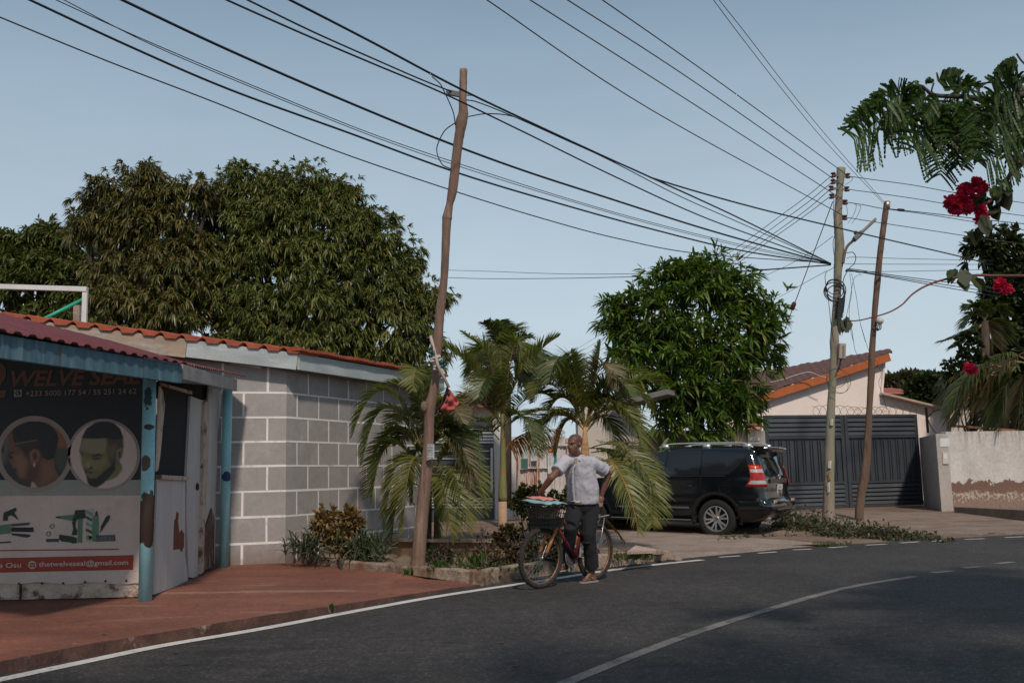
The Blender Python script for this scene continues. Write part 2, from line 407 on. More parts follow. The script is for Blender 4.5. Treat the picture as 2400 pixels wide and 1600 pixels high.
# sloping concrete apron before the big grey gate
ap = []; rnd_ = random.Random(3); nR_, nC_ = 12, 40
for i in range(nR_+1):
    row = []
    for j in range(nC_+1):
        px = 1740 + 720*j/nC_; py = 1196 + 62*i/nR_ + (px-1830)*0.004*(3*(1-i/nR_)); r_ = ray(px, py); t = 10
        edge = j < 2 or i > nR_-2; dz = (rnd_.uniform(-.03, .004) if edge else 0.012 + rnd_.uniform(-.003, .003))
        for _ in range(30):
            p = CAM + r_*t; t *= (CAMH - (tz(p.x, p.y)+dz)) / max(1e-3, (CAMH - p.z))
        p = CAM + r_*t; row.append(Vector((p.x, p.y, tz(p.x, p.y)+dz)))
    ap.append(row)
mb = MB(); mb.grid(ap); tag(mb.build('apron', pm('dusty_concrete', (0.24, 0.175, 0.135), 0.92, var=0.2, vscale=1.6, bump=0.4, bscale=30, fine=0.25, stain=[((0.12, 0.085, 0.06), 1.6, 0.52, 0.16, (0.5, 2, 1)), ((0.34, 0.28, 0.23), 2.4, 0.6, 0.1)]), smooth=True), kind='structure')

# ================================================================== PLANTING BED
kz = 0.175
bedO = [(690,1312),(800,1329),(940,1349),(1060,1365),(1122,1373),(1170,1365),(1260,1351),(1350,1339),(1440,1327),(1520,1317.5),(1572,1311)]
kp = catmull([G(x, y, PZ*max(0, min(1, (1122-x)/330))) for x, y in bedO], 4)
for p in kp: p.z = 0.0
mb = MB(); rows = []
for i, p in enumerate(kp):
    t = (kp[min(i+1, len(kp)-1)] - kp[max(i-1, 0)]).normalized(); n = Vector((-t.y, t.x, 0))
    if n.y < 0: n = -n
    j = 0.010*math.sin(i*3.7) + 0.006*math.sin(i*9.1); e = 1 if i < len(kp)-3 else 0.75
    h = kz*e + 0.006*math.sin(i*2.3)
    rows.append([p + n*j + Vector((0, 0, -0.03)), p + n*(0.015+j) + Vector((0, 0, h-0.02)), p + n*(0.03+j) + Vector((0, 0, h)), p + n*(0.12+j*0.5) + Vector((0, 0, h)), p + n*0.14 + Vector((0, 0, 0.02))])
mb.grid(rows)
for e in (0, -1): mb.poly(rows[e])
tag(mb.build('kerb', kerbmat, smooth=False), 'weathered stained concrete kerb bounding the planting bed behind the bicycle', 'kerb')
# soil inside
inn = [r_[4] + Vector((0, 0, 0.09)) for r_ in rows]
bk = catmull([G(x, y, 0.12) for x, y in [(680,1296),(780,1290),(900,1283),(990,1277),(1080,1272),(1160,1272),(1250,1273),(1330,1277),(1420,1284),(1500,1290),(1556,1301)]], 4)
mb = MB(); mb.grid([[(a*(1-t) + b*t) + Vector((0, 0, 0.02*math.sin(i*1.7+t*9))) for i, (a, b) in enumerate(zip(inn, bk))] for t in (0, .25, .5, .75, 1)])
tag(mb.build('soil', soil, smooth=True), kind='structure')
# low wall with a wooden capping behind the bed
wcap = pm('grey_old_board', (0.25, 0.20, 0.165), 0.9, var=0.3, vscale=5, stretch=(1, 6, 6), fine=0.3)
t = thing('low_wall', 'low brown wall with a grey capping board behind the leaning pole', 'wall', P(920, 1290, 15.2))
a = P(905, 1262, 15.6); b = P(1005, 1262, 15.2); c = P(1205, 1276, 14.6)
a.z = b.z = c.z = 0.0
mb = MB()
for p0, p1 in ((a, b), (b, c)):
    mb.hexa([p0, p1, p1 + Vector((0, .12, 0)), p0 + Vector((0, .12, 0)), p0 + Vector((0, 0, .30)), p1 + Vector((0, 0, .30)), p1 + Vector((0, .12, .30)), p0 + Vector((0, .12, .30))])
mb.build('wall_body', pm('brown_render', (0.27, 0.17, 0.11), 0.95, var=0.3, vscale=3, bump=0.4, fine=0.25), t)
mb = MB()
for p0, p1 in ((a, b), (b, c)): mb.beam(p0 + Vector((-.02, .03, .325)), p1 + Vector((.02, .03, .325)), 0.2, 0.045)
mb.build('capping_board', wcap, t)

# ================================================================== BRICK-PAINTED HOUSE
C = Vector((-3.36, 14.72, 0)); fd = Vector((0.944, 0.329, 0)).normalized(); rd = Vector((0.395, 0.919, 0)).normalized()
fn = Vector((fd.y, -fd.x, 0)); rn = Vector((rd.y, -rd.x, 0))
Ff = face(C - fd*6, C); Fr = face(C, C + rd*6)
house = thing('painted_block_house', 'low house painted grey with white block lines under a red tile roof', 'house', C)
greyw = pm('warm_grey_wall_paint', (0.35, 0.33, 0.322), 0.85, var=0.12, vscale=1.2, bump=0.12, bscale=18, fine=0.08,
           stain=[((0.27, 0.25, 0.24), 1.8, 0.57, 0.14), ((0.45, 0.43, 0.42), 2.3, 0.60, 0.15), ((0.20, 0.165, 0.145), 0.9, 0.66, 0.12, (1, 1, 2)), ((0.24, 0.215, 0.20), 1.4, 0.60, 0.12, (4, 4, .22)), ((0.15, 0.13, 0.12), 7, 0.70, 0.05, (.4, .4, 1.6))])
def base_dirt(m, z0, amp, cc, sc=2.5):        # splashed earth along the foot of a wall, with a ragged upper edge
    n, l = m.node_tree.nodes, m.node_tree.links; b = n['Principled BSDF']; src = b.inputs['Base Color'].links[0].from_socket
    tc = n.new('ShaderNodeTexCoord'); sx = n.new('ShaderNodeSeparateXYZ'); l.new(tc.outputs['Object'], sx.inputs[0]); t = noise(n, l, tc.outputs['Object'], sc, 8, .7)
    ad = n.new('ShaderNodeMath'); ad.operation = 'MULTIPLY_ADD'; l.new(t.outputs['Fac'], ad.inputs[0]); ad.inputs[1].default_value = -amp; l.new(sx.outputs['Z'], ad.inputs[2])
    mr = n.new('ShaderNodeMapRange'); mr.inputs[1].default_value = z0 - amp*.5 - .10; mr.inputs[2].default_value = z0 - amp*.5 + .10; mr.inputs[3].default_value = .75; mr.inputs[4].default_value = 0; l.new(ad.outputs[0], mr.inputs[0])
    mm = n.new('ShaderNodeMixRGB'); l.new(mr.outputs[0], mm.inputs[0]); l.new(src, mm.inputs[1]); mm.inputs[2].default_value = (*cc, 1); l.new(mm.outputs[0], b.inputs['Base Color'])
base_dirt(greyw, .22, .55, (.20, .145, .115))
CL = C - fd*6.5; CR = C + rd*4.4; BL = CL + rd*7 + Vector((0, 0, 0)); 
top = lambda p: p + Vector((0, 0, 2.98 + 0.105*max(0, (C - p).dot(fd))))
mb = MB(); mb.hexa([CL, C, CR, BL, top(CL), top(C), top(CR), top(BL)]); mb.build('wall', greyw, house)
whitep = pm('white_line_paint', (0.82, 0.79, 0.78), 0.8, var=0.06, vscale=4, fine=0.08, stain=[((0.50, 0.46, 0.43), 3, 0.56, 0.12), ((0.30, 0.27, 0.25), 9, 0.66, 0.06)])
zs = [1.27 + (1124 - (780 + q_/2.8))/2333*14.72 for q_ in (397, 556, 714, 873, 1033, 1195, 1360)]
mb = MB()
def strip(p, q2, n, h):      # thin painted line standing 3 mm proud of the wall, given centre line
    p = Vector(p); q2 = Vector(q2); d = (q2-p).normalized(); h *= random.uniform(.78, 1.18); u = n.cross(d)*(h/2); p = p + u*random.uniform(-.25, .25); q2 = q2 + u*random.uniform(-.25, .25); o1 = n*0.003
    mb.hexa([p-u, q2-u, q2-u+o1, p-u+o1, p+u, q2+u, q2+u+o1, p+u+o1])
for z in zs:
    strip(C - fd*6.4 + Vector((0, 0, z)), C + Vector((0, 0, z)), fn, 0.032); strip(C + Vector((0, 0, z)), C + rd*4.3 + Vector((0, 0, z)), rn, 0.030)
lev = [2.99] + zs + [0.0]
for k in range(8):
    s0 = (0.27 if k % 2 == 0 else 0.61)
    while s0 < 6:
        p = C - fd*s0; strip(p + Vector((0, 0, lev[k+1]+.014)), p + Vector((0, 0, lev[k]-.014)), fn, 0.032); s0 += 0.64
    s0 = 0.55 if k % 2 == 0 else 0.27
    while s0 < 4.2:
        p = C + rd*s0; strip(p + Vector((0, 0, lev[k+1]+.014)), p + Vector((0, 0, lev[k]-.014)), rn, 0.022); s0 += 0.56
mb.build('block_lines', whitep, house)
fascm = pm('flaking_pale_blue_board', (0.40, 0.445, 0.46), 0.85, var=0.12, vscale=2.0, fine=0.14, stretch=(1, 1, 5), bump=0.15, bscale=20,
           stain=[((0.47, 0.515, 0.53), 2.6, 0.56, 0.1, (1, 1, 4)), ((0.20, 0.19, 0.18), 1.7, 0.63, 0.1, (1, 1, 0.4)), ((0.36, 0.29, 0.22), 1.2, 0.66, 0.08)])
fascw = pm('bare_weathered_board', (0.40, 0.31, 0.24), 0.9, var=0.2, vscale=2.0, fine=0.2, stretch=(1, 1, 6), bump=0.2, bscale=20,
           stain=[((0.46, 0.44, 0.42), 1.6, 0.55, 0.15, (1, 1, 4)), ((0.14, 0.08, 0.05), 3.5, 0.64, 0.08)])
E = P(696, 847, 14.58); Vd = -fd
zE = E.z
El = E - fd*1.55 + Vector((0, 0, 0.105*1.55)); Ell = E - fd*5.5 + Vector((0, 0, 0.105*5.5))
mb = MB(); mb.beam(E, El, 0.03, 0.25); mb.build('fascia_board', fascm, house, bevel=0.003)
mb = MB(); mb.beam(El - fd*0.005, Ell, 0.03, 0.27); mb.build('fascia_board', fascw, house, bevel=0.003)
Er = E + rd*4.7
mb = MB(); mb.beam(E + rd*0.02, Er, 0.03, 0.24); mb.build('fascia_board', fascm, house, bevel=0.003)
# soffit
mb = MB(); so_ = Vector((0, 0, -0.115))
mb.poly([E+so_, Er+so_, Er+so_ - rn*0.6, E+so_ - rn*0.6]); mb.poly([E+so_, Ell+so_, Ell+so_ - fn*0.6, E+so_ - fn*0.6 ]); mb.build('soffit', wcap, house)
# tile-pattern roof sheet with a stepped front edge
tile = pm('red_roof_tile', (0.36, 0.085, 0.040), 0.7, var=0.2, vscale=3, fine=0.18, stain=[((0.12, 0.06, 0.05), 3, 0.6, 0.12)])
tileg = pm('grey_tile_edge', (0.16, 0.15, 0.145), 0.85, var=0.2, vscale=6)
R0 = E + Vector((0, 0, 0.125)) + fn*0.05
mb = MB(); front = []; s0 = -0.04; L_ = []
while s0 < 5.6:
    for (ds, dz) in ((0.0, 0.0), (0.035, -0.034), (0.175, -0.042), (0.205, 0.012), (0.24, 0.030)): L_.append((s0+ds, dz))
    s0 += 0.285
def rp(s, dz, k): return R0 - fd*s + Vector((0, 0, 0.105*s + 0.045 + dz)) + rd*k
rowsT = [[rp(s, dz, k) for s, dz in L_] for k in (0.0, 0.35, 0.7, 4.6)]
mb.grid(rowsT); low = [p + Vector((0, 0, -0.020)) for p in rowsT[0]]; mb.grid([rowsT[0], low]); mb.grid([low, [p + rd*0.5 for p in low]])
s0 = 0.0                                   # small stepped tiles along the long eave
while s0 < 4.6:
    p = R0 + rd*s0 + rn*0.06 + Vector((0, 0, 0.03 + 0.008*math.sin(s0*30)))
    mb.hexa([p, p + rd*0.165, p + rd*0.165 - rn*0.5, p - rn*0.5] + [x + Vector((0, 0, 0.035)) for x in (p + Vector((0, 0, 0.012)), p + rd*0.165, p + rd*0.165 - rn*0.5 + Vector((0, 0, .06)), p - rn*0.5 + Vector((0, 0, .06)))])
    s0 += 0.17
mb.build('roof', tile, house)
mb = MB(); mb.beam(Ff(540, 849, .02), Ff(612, 862, .02), 0.03, 0.03); mb.build('strip_light', plain('white_plastic', (0.75, 0.75, 0.75), 0.4), house)

# pipe loop at the wall corner
t = tag(MB().tube([P(690, 1300, 14.55), P(691, 1246, 14.55), P(709, 1243, 14.55), P(711, 1300, 14.5)], 0.022, 8).build('water_pipe', pm('rusty_pale_pipe', (0.36, 0.29, 0.24), 0.8, var=0.3, vscale=4, stain=[((0.28, 0.12, 0.06), 2, 0.5, 0.1)]), smooth=True), 'bent grey water pipe standing at the corner of the painted wall', 'pipe')

# white steel frame with a green brace, standing behind the house
t = thing('steel_frame', 'white steel frame with a green diagonal brace above the red roof edge', 'frame', P(100, 780, 17.5))
wst = pm('white_steel', (0.62, 0.60, 0.60), 0.5, var=0.08, vscale=4, stain=[((0.16, 0.10, 0.08), 9, 0.68, 0.06)])
MB().beam(P(-250, 664, 17.5), P(205, 678, 17.5), 0.09, 0.085).build('crossbar', wst, t)
MB().beam(P(200, 684, 17.5), P(196, 800, 17.5), 0.085, 0.06, up=(0, 1, 0)).build('upright', wst, t)
MB().tube([P(197, 700, 17.55), P(88, 755, 17.0)], 0.032, 10).build('brace', plain('green_plastic_pipe', (0.03, 0.36, 0.22), 0.5), t, smooth=True)
t = tag(MB().beam(P(182, 800, 19), P(182, 716, 19), 0.12, 0.12, up=(0, 1, 0)).build('concrete_stub', concrete), 'grey concrete stub post behind the steel frame', 'post')

# ================================================================== BARBER KIOSK
KA = (-3.86, 10.62); KB = (-4.22, 13.95); Ks = face(KA, KB)
kiosk = thing('barber_kiosk', 'timber barber kiosk with blue posts and a burgundy iron awning', 'kiosk', (-4.5, 11.5, PZ))
blue = pm('turquoise_post_paint', (0.125, 0.36, 0.42), 0.55, var=0.10, vscale=2.5, fine=0.08, stretch=(1, 1, 0.6))
def postmat(name, blots):
    m = pm(name, (0.27, 0.55, 0.61), 0.5, var=0.10, vscale=2.5, fine=0.1)
    n, l = m.node_tree.nodes, m.node_tree.links; b = n['Principled BSDF']
    col = b.inputs['Base Color'].links[0].from_socket; tc = n.new('ShaderNodeTexCoord')
    for (cen, rad, cc, ns, th) in blots:                 # worn patches with ragged outlines, fixed on the post
        vm = n.new('ShaderNodeVectorMath'); vm.operation = 'SUBTRACT'; vm.inputs[1].default_value = cen; l.new(tc.outputs['Object'], vm.inputs[0])
        v2 = n.new('ShaderNodeVectorMath'); v2.operation = 'DIVIDE'; v2.inputs[1].default_value = rad; l.new(vm.outputs[0], v2.inputs[0])
        ln = n.new('ShaderNodeVectorMath'); ln.operation = 'LENGTH'; l.new(v2.outputs[0], ln.inputs[0])
        t_ = noise(n, l, tc.outputs['Object'], ns, 8, 0.7)
        ad = n.new('ShaderNodeMath'); ad.operation = 'MULTIPLY_ADD'; l.new(t_.outputs['Fac'], ad.inputs[0]); ad.inputs[1].default_value = th; l.new(ln.outputs['Value'], ad.inputs[2])
        r_ = ramp(n, l, ad.outputs[0], [(0.0, (1, 1, 1)), (0.98, (1, 1, 1)), (1.0, (0, 0, 0))])
        dv = n.new('ShaderNodeMath'); dv.operation = 'DIVIDE'; dv.inputs[1].default_value = 1.5; l.new(ad.outputs[0], dv.inputs[0]); l.new(dv.outputs[0], r_.inputs[0])
        mm = n.new('ShaderNodeMixRGB'); l.new(r_.outputs[0], mm.inputs[0]); l.new(col, mm.inputs[1]); mm.inputs[2].default_value = (*cc, 1); col = mm.outputs[0]
    l.new(col, b.inputs['Base Color']); return m
KO = Vector((-4.5, 11.5, PZ))
def rel(p): return tuple(Vector(p) - KO)
p1b = G(340, 1408, PZ); p1t = P(351, 880, p1b.y); p2b = G(524, 1329, PZ); p2t = P(534, 905, p2b.y)
rus = (0.05, 0.035, 0.03)
pm1 = postmat('turquoise_post_paint_rusted', [(rel(P(345, 1215, p1b.y-.07)), (0.2, 0.2, 0.30), rus, 7, 1.2), (rel(P(340, 1085, p1b.y-.07)), (0.05, 0.2, 0.085), (0.09, 0.06, 0.05), 10, 1.0), (rel(P(346, 930, p1b.y-.07)), (0.06, 0.2, 0.16), (0.05, 0.10, 0.11), 22, 1.6), (rel(P(347, 1000, p1b.y-.07)), (0.05, 0.2, 0.03), (0.05, 0.06, 0.06), 16, 1.0)])
pm2 = postmat('turquoise_post_paint_blotted', [(rel(P(530, 1116, p2b.y-.06)), (0.06, 0.2, 0.07), (0.010, 0.04, 0.12), 14, 1.0)])
MB().tube([p1b, p1t], 0.066, 20).build('post', pm1, kiosk, smooth=True)['label'] = 'blue post with a large dark rusted patch'
MB().tube([p2b, p2t], 0.066, 20).build('post', pm2, kiosk, smooth=True)['label'] = 'blue post with a navy paint blot'
# front wall behind the banner and side wall
kwall = pm('pale_blue_sheet', (0.50, 0.485, 0.475), 0.8, var=0.1, vscale=2, fine=0.1, stretch=(3, 3, 0.5), stain=[((0.39, 0.365, 0.35), 3, 0.55, 0.15, (4, 4, 0.4)), ((0.20, 0.085, 0.05), 2.3, 0.72, 0.04, (1.5, 1.5, 0.7))])
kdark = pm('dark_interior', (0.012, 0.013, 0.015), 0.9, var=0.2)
ply = pm('rotting_plywood', (0.50, 0.41, 0.34), 0.9, var=0.2, vscale=3, fine=0.2, stain=[((0.12, 0.07, 0.045), 4, 0.53, 0.1), ((0.50, 0.45, 0.40), 3, 0.6, 0.1)])
KY = 10.62
mb = MB()                                     # front wall frame timber and base boards
mb.hexa([Vector((-8.2, KY+.02, PZ+.18)), Vector((KA[0]-.02, KY+.02, PZ+.18)), Vector((KA[0]-.02, KY+.10, PZ+.18)), Vector((-8.2, KY+.10, PZ+.18)),
         Vector((-8.2, KY+.02, 2.52)), Vector((KA[0]-.02, KY+.02, 2.36)), Vector((KA[0]-.02, KY+.10, 2.36)), Vector((-8.2, KY+.10, 2.52))])
mb.build('front_wall', kdark, kiosk)
mb = MB(); x1 = P(44, 1390, KY).x; x2 = P(50, 1390, KY).x
for xa, xb in ((-8.2, x1), (x2, KA[0]-.03)): mb.box(((xa+xb)/2, KY+.03, PZ+.095), (xb-xa, .05, .17))
mb.build('base_board', ply, kiosk, bevel=0.006)
# side wall pieces, each a sheet with thickness, following the photo
def panel(S, m, name, off=0.0, th=0.02, parent=kiosk, F=Ks):
    pts = [F(x, y, off) for x, y in S]; mb = MB(); mb.prism(pts, F.n*th); return mb.build(name, m, parent)
k8 = lambda x, y: (330 + x/4.9, 880 + y/4.9)
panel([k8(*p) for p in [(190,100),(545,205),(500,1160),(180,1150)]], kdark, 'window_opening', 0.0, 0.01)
panel([k8(*p) for p in [(205,85),(550,178),(553,215),(235,118)]], ply, 'window_frame', 0.02, 0.04)
panel([k8(*p) for p in [(170,1140),(495,1158),(495,1203),(170,1188)]], ply, 'window_sill', 0.02, 0.06)
panel([k8(*p) for p in [(205,120),(235,190),(258,360),(240,520),(205,900),(180,1080),(165,1100),(185,480),(195,250)]], ply, 'torn_sheet', 0.04, 0.02)
low_ = panel([k8(170,1190), k8(490,1203), (430,1300), (438,1362), (356,1393), (360,1250)], kwall, 'lower_sheet', 0.02, 0.02)
panel([k8(545,235), k8(690,285), k8(672,800), (466,1200), (459,1355), (436,1352), (431,1200), k8(497,1150)], kwall, 'door', 0.01, 0.03)
hx = MB().ell(Ks(463, 1140, .06), (.02, .02, .05)); hx.build('hasp', plain('rust_iron', (0.06, 0.03, 0.02), 0.8), kiosk)
panel([k8(690,300), k8(742,300), k8(735,900), (472,1200), (468,1340), (461,1345), (466,1180), k8(672,800)], ply, 'door_frame', 0.03, 0.05)
panel([k8(765,120), k8(912,180), k8(900,400), k8(860,700), k8(865,950), k8(845,1300), (502,1200), (500,1320), (472,1336), (478,1150), k8(735,700)], kwall, 'corner_sheet', 0.02, 0.02)
panel([(474,1250),(486,1215),(494,1190),(501,1215),(499,1326),(474,1338)], pm('rotten_wood', (0.10, 0.065, 0.05), 0.95, var=0.5, vscale=12, bump=0.8, stain=[((0.36, 0.32, 0.29), 6, 0.55, 0.08, (2, 2, 0.5))]), 'rotten_base', 0.046, 0.012)
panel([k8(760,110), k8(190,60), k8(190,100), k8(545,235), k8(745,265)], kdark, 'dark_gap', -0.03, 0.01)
rust_m = pm('bare_rust', (0.17, 0.055, 0.03), 0.9, var=0.3, vscale=8, bump=0.4)
g2 = lambda x, y: (x/2.613, 1000 + y/2.613)
panel([g2(*p) for p in [(1080,518),(1094,530),(1090,580),(1098,650),(1112,628),(1128,655),(1126,730),(1110,765),(1100,745),(1062,752),(1064,640),(1068,570),(1076,560)]], rust_m, 'rust_patch', 0.042, 0.003)
# roof awning: corrugated sheet falling to the passer-by side, blue fascia under it
FL = Vector((-4.30, 7.2, 2.40)); FRr = Vector((-3.34, 10.0, 2.375))
FL = P(-40, 806, 7.4); FRr = P(421, 877, 10.0)
bfas = pm('weathered_blue_board', (0.070, 0.145, 0.185), 0.75, var=0.25, vscale=2.5, fine=0.15, stretch=(4, 4, 0.5), stain=[((0.125, 0.225, 0.27), 3.2, 0.52, 0.12, (3, 3, 0.5)), ((0.13, 0.055, 0.03), 1.9, 0.60, 0.08, (4, 4, 0.15))])
mb = MB(); mb.beam(FL, FRr, 0.05, 0.185); mb.build('awning_fascia', bfas, kiosk, bevel=0.004)
burg = pm('burgundy_iron', (0.135, 0.034, 0.037), 0.6, var=0.18, vscale=2, fine=0.12, spec=0.4)
fdir = (FRr - FL); Lf = fdir.length; fdir.normalize()
upd = Vector((-0.92, 0.38, 0)).normalized()
def corr(a, b, up0, up1, ha, hb, per, amp, k, name, m):     # corrugated sheet: edge a->b, rising ha/hb along up0/up1
    n = int((b-a).length/per)*6; rws = []
    for v in (0, 0.33, 0.66, 1.0):
        row = []
        for i in range(n+1):
            t_ = i/n; ph = (i % 6)/6; w_ = amp*(1.0 if 0.15 < ph < 0.55 else 0.0)
            p = a*(1-t_) + b*t_; u = (up0*(1-t_) + up1*t_)
            row.append(p + u*v + Vector((0, 0, (ha*(1-t_)+hb*t_)*v + w_)))
        rws.append(row)
    mb = MB(); mb.grid(rws); o = mb.build(name, m, kiosk); md = o.modifiers.new('thick', 'SOLIDIFY'); md.thickness = 0.006; return o
ra = FL + Vector((0.05, -0.1, 0.105)) - fdir*0.2; rb = FRr + Vector((0.06, -0.02, 0.10)) + fdir*0.1
corr(ra, rb, upd*2.0, upd*1.6 + Vector((0.25, 0.55, 0)), 0.66, 0.40, 0.165, 0.022, 1, 'awning_roof', burg)
# flat sheet added for the rest of the awning, to shade the banner
q0_, q1_ = ra + upd*2.0 + Vector((0, 0, .64)), rb + upd*1.6 + Vector((.25, .55, .38)); mb = MB(); mb.hexa([q0_, q1_, q1_ + Vector((-4.5, .6, 0)), q0_ + Vector((-4.5, .6, 0))] + [p_ + Vector((0, 0, .02)) for p_ in (q0_, q1_, q1_ + Vector((-4.5, .6, 0)), q0_ + Vector((-4.5, .6, 0)))]); mb.build('awning_shade_sheet', kdark, kiosk)
# second small awning between the posts
SA = P(424, 871, 10.25); SB = P(552, 903, 13.75)
wfas = pm('chipped_white_board', (0.36, 0.33, 0.30), 0.85, var=0.15, vscale=3, fine=0.15, stain=[((0.10, 0.08, 0.07), 9, 0.66, 0.05), ((0.27, 0.27, 0.27), 2, 0.55, 0.15)])
mb = MB(); mb.beam(SA, SB, 0.045, 0.155); mb.build('side_fascia', wfas, kiosk, bevel=0.004)
a = P(418, 851, 10.15); b = P(577, 882, 14.15)
corr(a, b, Vector((-1.0, 0.2, 0)), Vector((-1.0, 0.2, 0)), 0.28, 0.25, 0.12, 0.018, 1, 'side_roof', pm('rusty_burgundy_iron', (0.17, 0.045, 0.045), 0.8, var=0.35, vscale=9, fine=0.3, stain=[((0.28, 0.20, 0.17), 7, 0.6, 0.08)]))
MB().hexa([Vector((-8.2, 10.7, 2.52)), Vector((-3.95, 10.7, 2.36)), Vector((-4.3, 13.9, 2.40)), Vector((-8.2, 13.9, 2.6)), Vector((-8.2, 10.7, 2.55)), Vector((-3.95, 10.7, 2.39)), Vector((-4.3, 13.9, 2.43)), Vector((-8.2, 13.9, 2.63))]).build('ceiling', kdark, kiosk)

# ---------------------------------------------------------------- banner
BY = KY - 0.005
ban = thing('banner', 'large barber shop banner with two haircut portraits and a red email strip', 'banner', P(150, 1150, BY))
def bpt(sx, sy, k=0): return P(sx, sy, BY - 0.006 - 0.003*k)
def ink(name, c): return pm('ink_' + name, c, 0.55, var=0.10, vscale=2.5, fine=0.06, stain=[((c[0]*0.75+.02, c[1]*0.72+.015, c[2]*0.7+.012), 3.0, 0.58, 0.2)])
I = {k: ink(k, v) for k, v in dict(black=(0.012, 0.018, 0.024), cream=(0.56, 0.475, 0.43), grey=(0.29, 0.31, 0.285), red=(0.30, 0.042, 0.024), brown=(0.135, 0.062, 0.035),
     hair=(0.012, 0.015, 0.018), skin=(0.145, 0.072, 0.045), skinl=(0.20, 0.11, 0.07), olive=(0.155, 0.145, 0.062), oliv2=(0.235, 0.20, 0.115), beard=(0.020, 0.020, 0.017), green=(0.10, 0.20, 0.13), dgreen=(0.018, 0.040, 0.030),
     pale=(0.36, 0.43, 0.37), ring=(0.30, 0.255, 0.225), slate=(0.045, 0.07, 0.07), ltblue=(0.19, 0.26, 0.30)).items()}
def bpoly(S, m, k, name):
    mb = MB(); mb.prism([bpt(x, y, k) for x, y in S], (0, 0.0025, 0)); return mb.build(name, I[m], ban, tri=True)
lx = -330
mb = MB(); rr = []
for sy in [820, 960, 1124]:
    rr.append([bpt(x, sy, 0) for x in (lx, 0, 160, 337 - (sy-820)*0.012)])
mb.grid(rr); mb.build('banner_sheet', I['black'], ban)
mb = MB(); rr = []
for i, sy in enumerate([1124, 1162, 1240, 1300, 1366]):
    rr.append([bpt(x, sy + (x-150)*-0.0 + (2.5*math.sin(x*0.05) if i == 4 else 0), 0) for x in range(-330, 336, 18)] + [bpt(333 - (sy-1124)*0.03, sy, 0)])
mb.grid(rr); mb.build('banner_sheet', I['cream'], ban)
bpoly([(lx, 1124), (334, 1124), (333, 1160), (lx, 1163)], 'grey', 1, 'grey_band')
def circ(cx, cy, r_, n=48): return [(cx + r_*math.cos(2*math.pi*i/n), cy + r_*math.sin(2*math.pi*i/n)) for i in range(n)]
z3 = lambda L: [(x/3.41, 960 + y/3.41) for x, y in L]
for cx, cy, r_, mm, k, nm in ((80.6, 1064, 90, 'ring', 2, 'portrait_ring'), (243.4, 1066, 85, 'ring', 2, 'portrait_ring')):
    bpoly(circ(cx, cy, r_), mm, k, nm)
def pmat():
    m, n, l, b = newmat('photo_print'); at = n.new('ShaderNodeAttribute'); at.attribute_name = 'ink'; l.new(at.outputs['Color'], b.inputs['Base Color']); b.inputs['Roughness'].default_value = .55; return m
photo = pmat()
def sdist(poly, X, Y):                # signed distance to a polygon, negative inside
    p = np.array(poly, float); d = np.full(X.shape, 1e9); ins = np.zeros(X.shape, bool)
    for i in range(len(p)):
        a = p[i]; c = p[(i+1) % len(p)]; e = c-a; wx = X-a[0]; wy = Y-a[1]; t = np.clip((wx*e[0]+wy*e[1])/max(1e-9, e@e), 0, 1)
        d = np.minimum(d, np.hypot(wx-e[0]*t, wy-e[1]*t)); c1 = (a[1] > Y) != (c[1] > Y)
        with np.errstate(divide='ignore', invalid='ignore'): xi = (c[0]-a[0])*(Y-a[1])/(c[1]-a[1]) + a[0]
        ins ^= c1 & (X < xi)
    return np.where(ins, -d, d)
def portrait(cx, cy, r_, bgc, layers, k, N=100):
    u = np.linspace(-1, 1, N); X, Y = np.meshgrid(cx + r_*u, cy + r_*u); g = np.random.default_rng(4); colr = np.ones((N, N, 3))*np.array(bgc)
    for poly, c, soft, grain in layers:
        d = sdist(poly, X, Y); al = np.clip(.5 - d/(2*soft), 0, 1)[..., None]; cc = np.array(c)*(1 + grain*g.normal(size=(N, N, 1))); colr = colr*(1-al) + cc*al
    colr = np.clip(colr, .004, 1)
    me = bpy.data.meshes.new('portrait'); o = bpy.data.objects.new('portrait', me); _link(o, ban); inv = WM[o].inverted(); vs = []; fs = []
    for i in range(N):
        for j in range(N): vs.append(tuple(inv @ bpt(X[i, j]/3.41, 960 + Y[i, j]/3.41, k)))
    for i in range(N-1):
        for j in range(N-1):
            if math.hypot((u[i]+u[i+1])/2, (u[j]+u[j+1])/2) < .985: fs.append((i*N+j, (i+1)*N+j, (i+1)*N+j+1, i*N+j+1))
    me.from_pydata(vs, [], fs); at = me.color_attributes.new('ink', 'FLOAT_COLOR', 'POINT'); at.data.foreach_set('color', np.concatenate([colr, np.ones((N, N, 1))], -1).ravel()); me.materials.append(photo); me.update()
face1 = [(75,180),(110,200),(120,290),(170,310),(200,345),(300,310),(345,380),(385,400),(430,385),(435,470),(470,530),(430,640),(320,640),(285,600),(270,565),(200,580),(170,565),(150,530),(135,500),(140,480),(118,465),(100,468),(90,430),(60,395),(92,370),(70,300)]
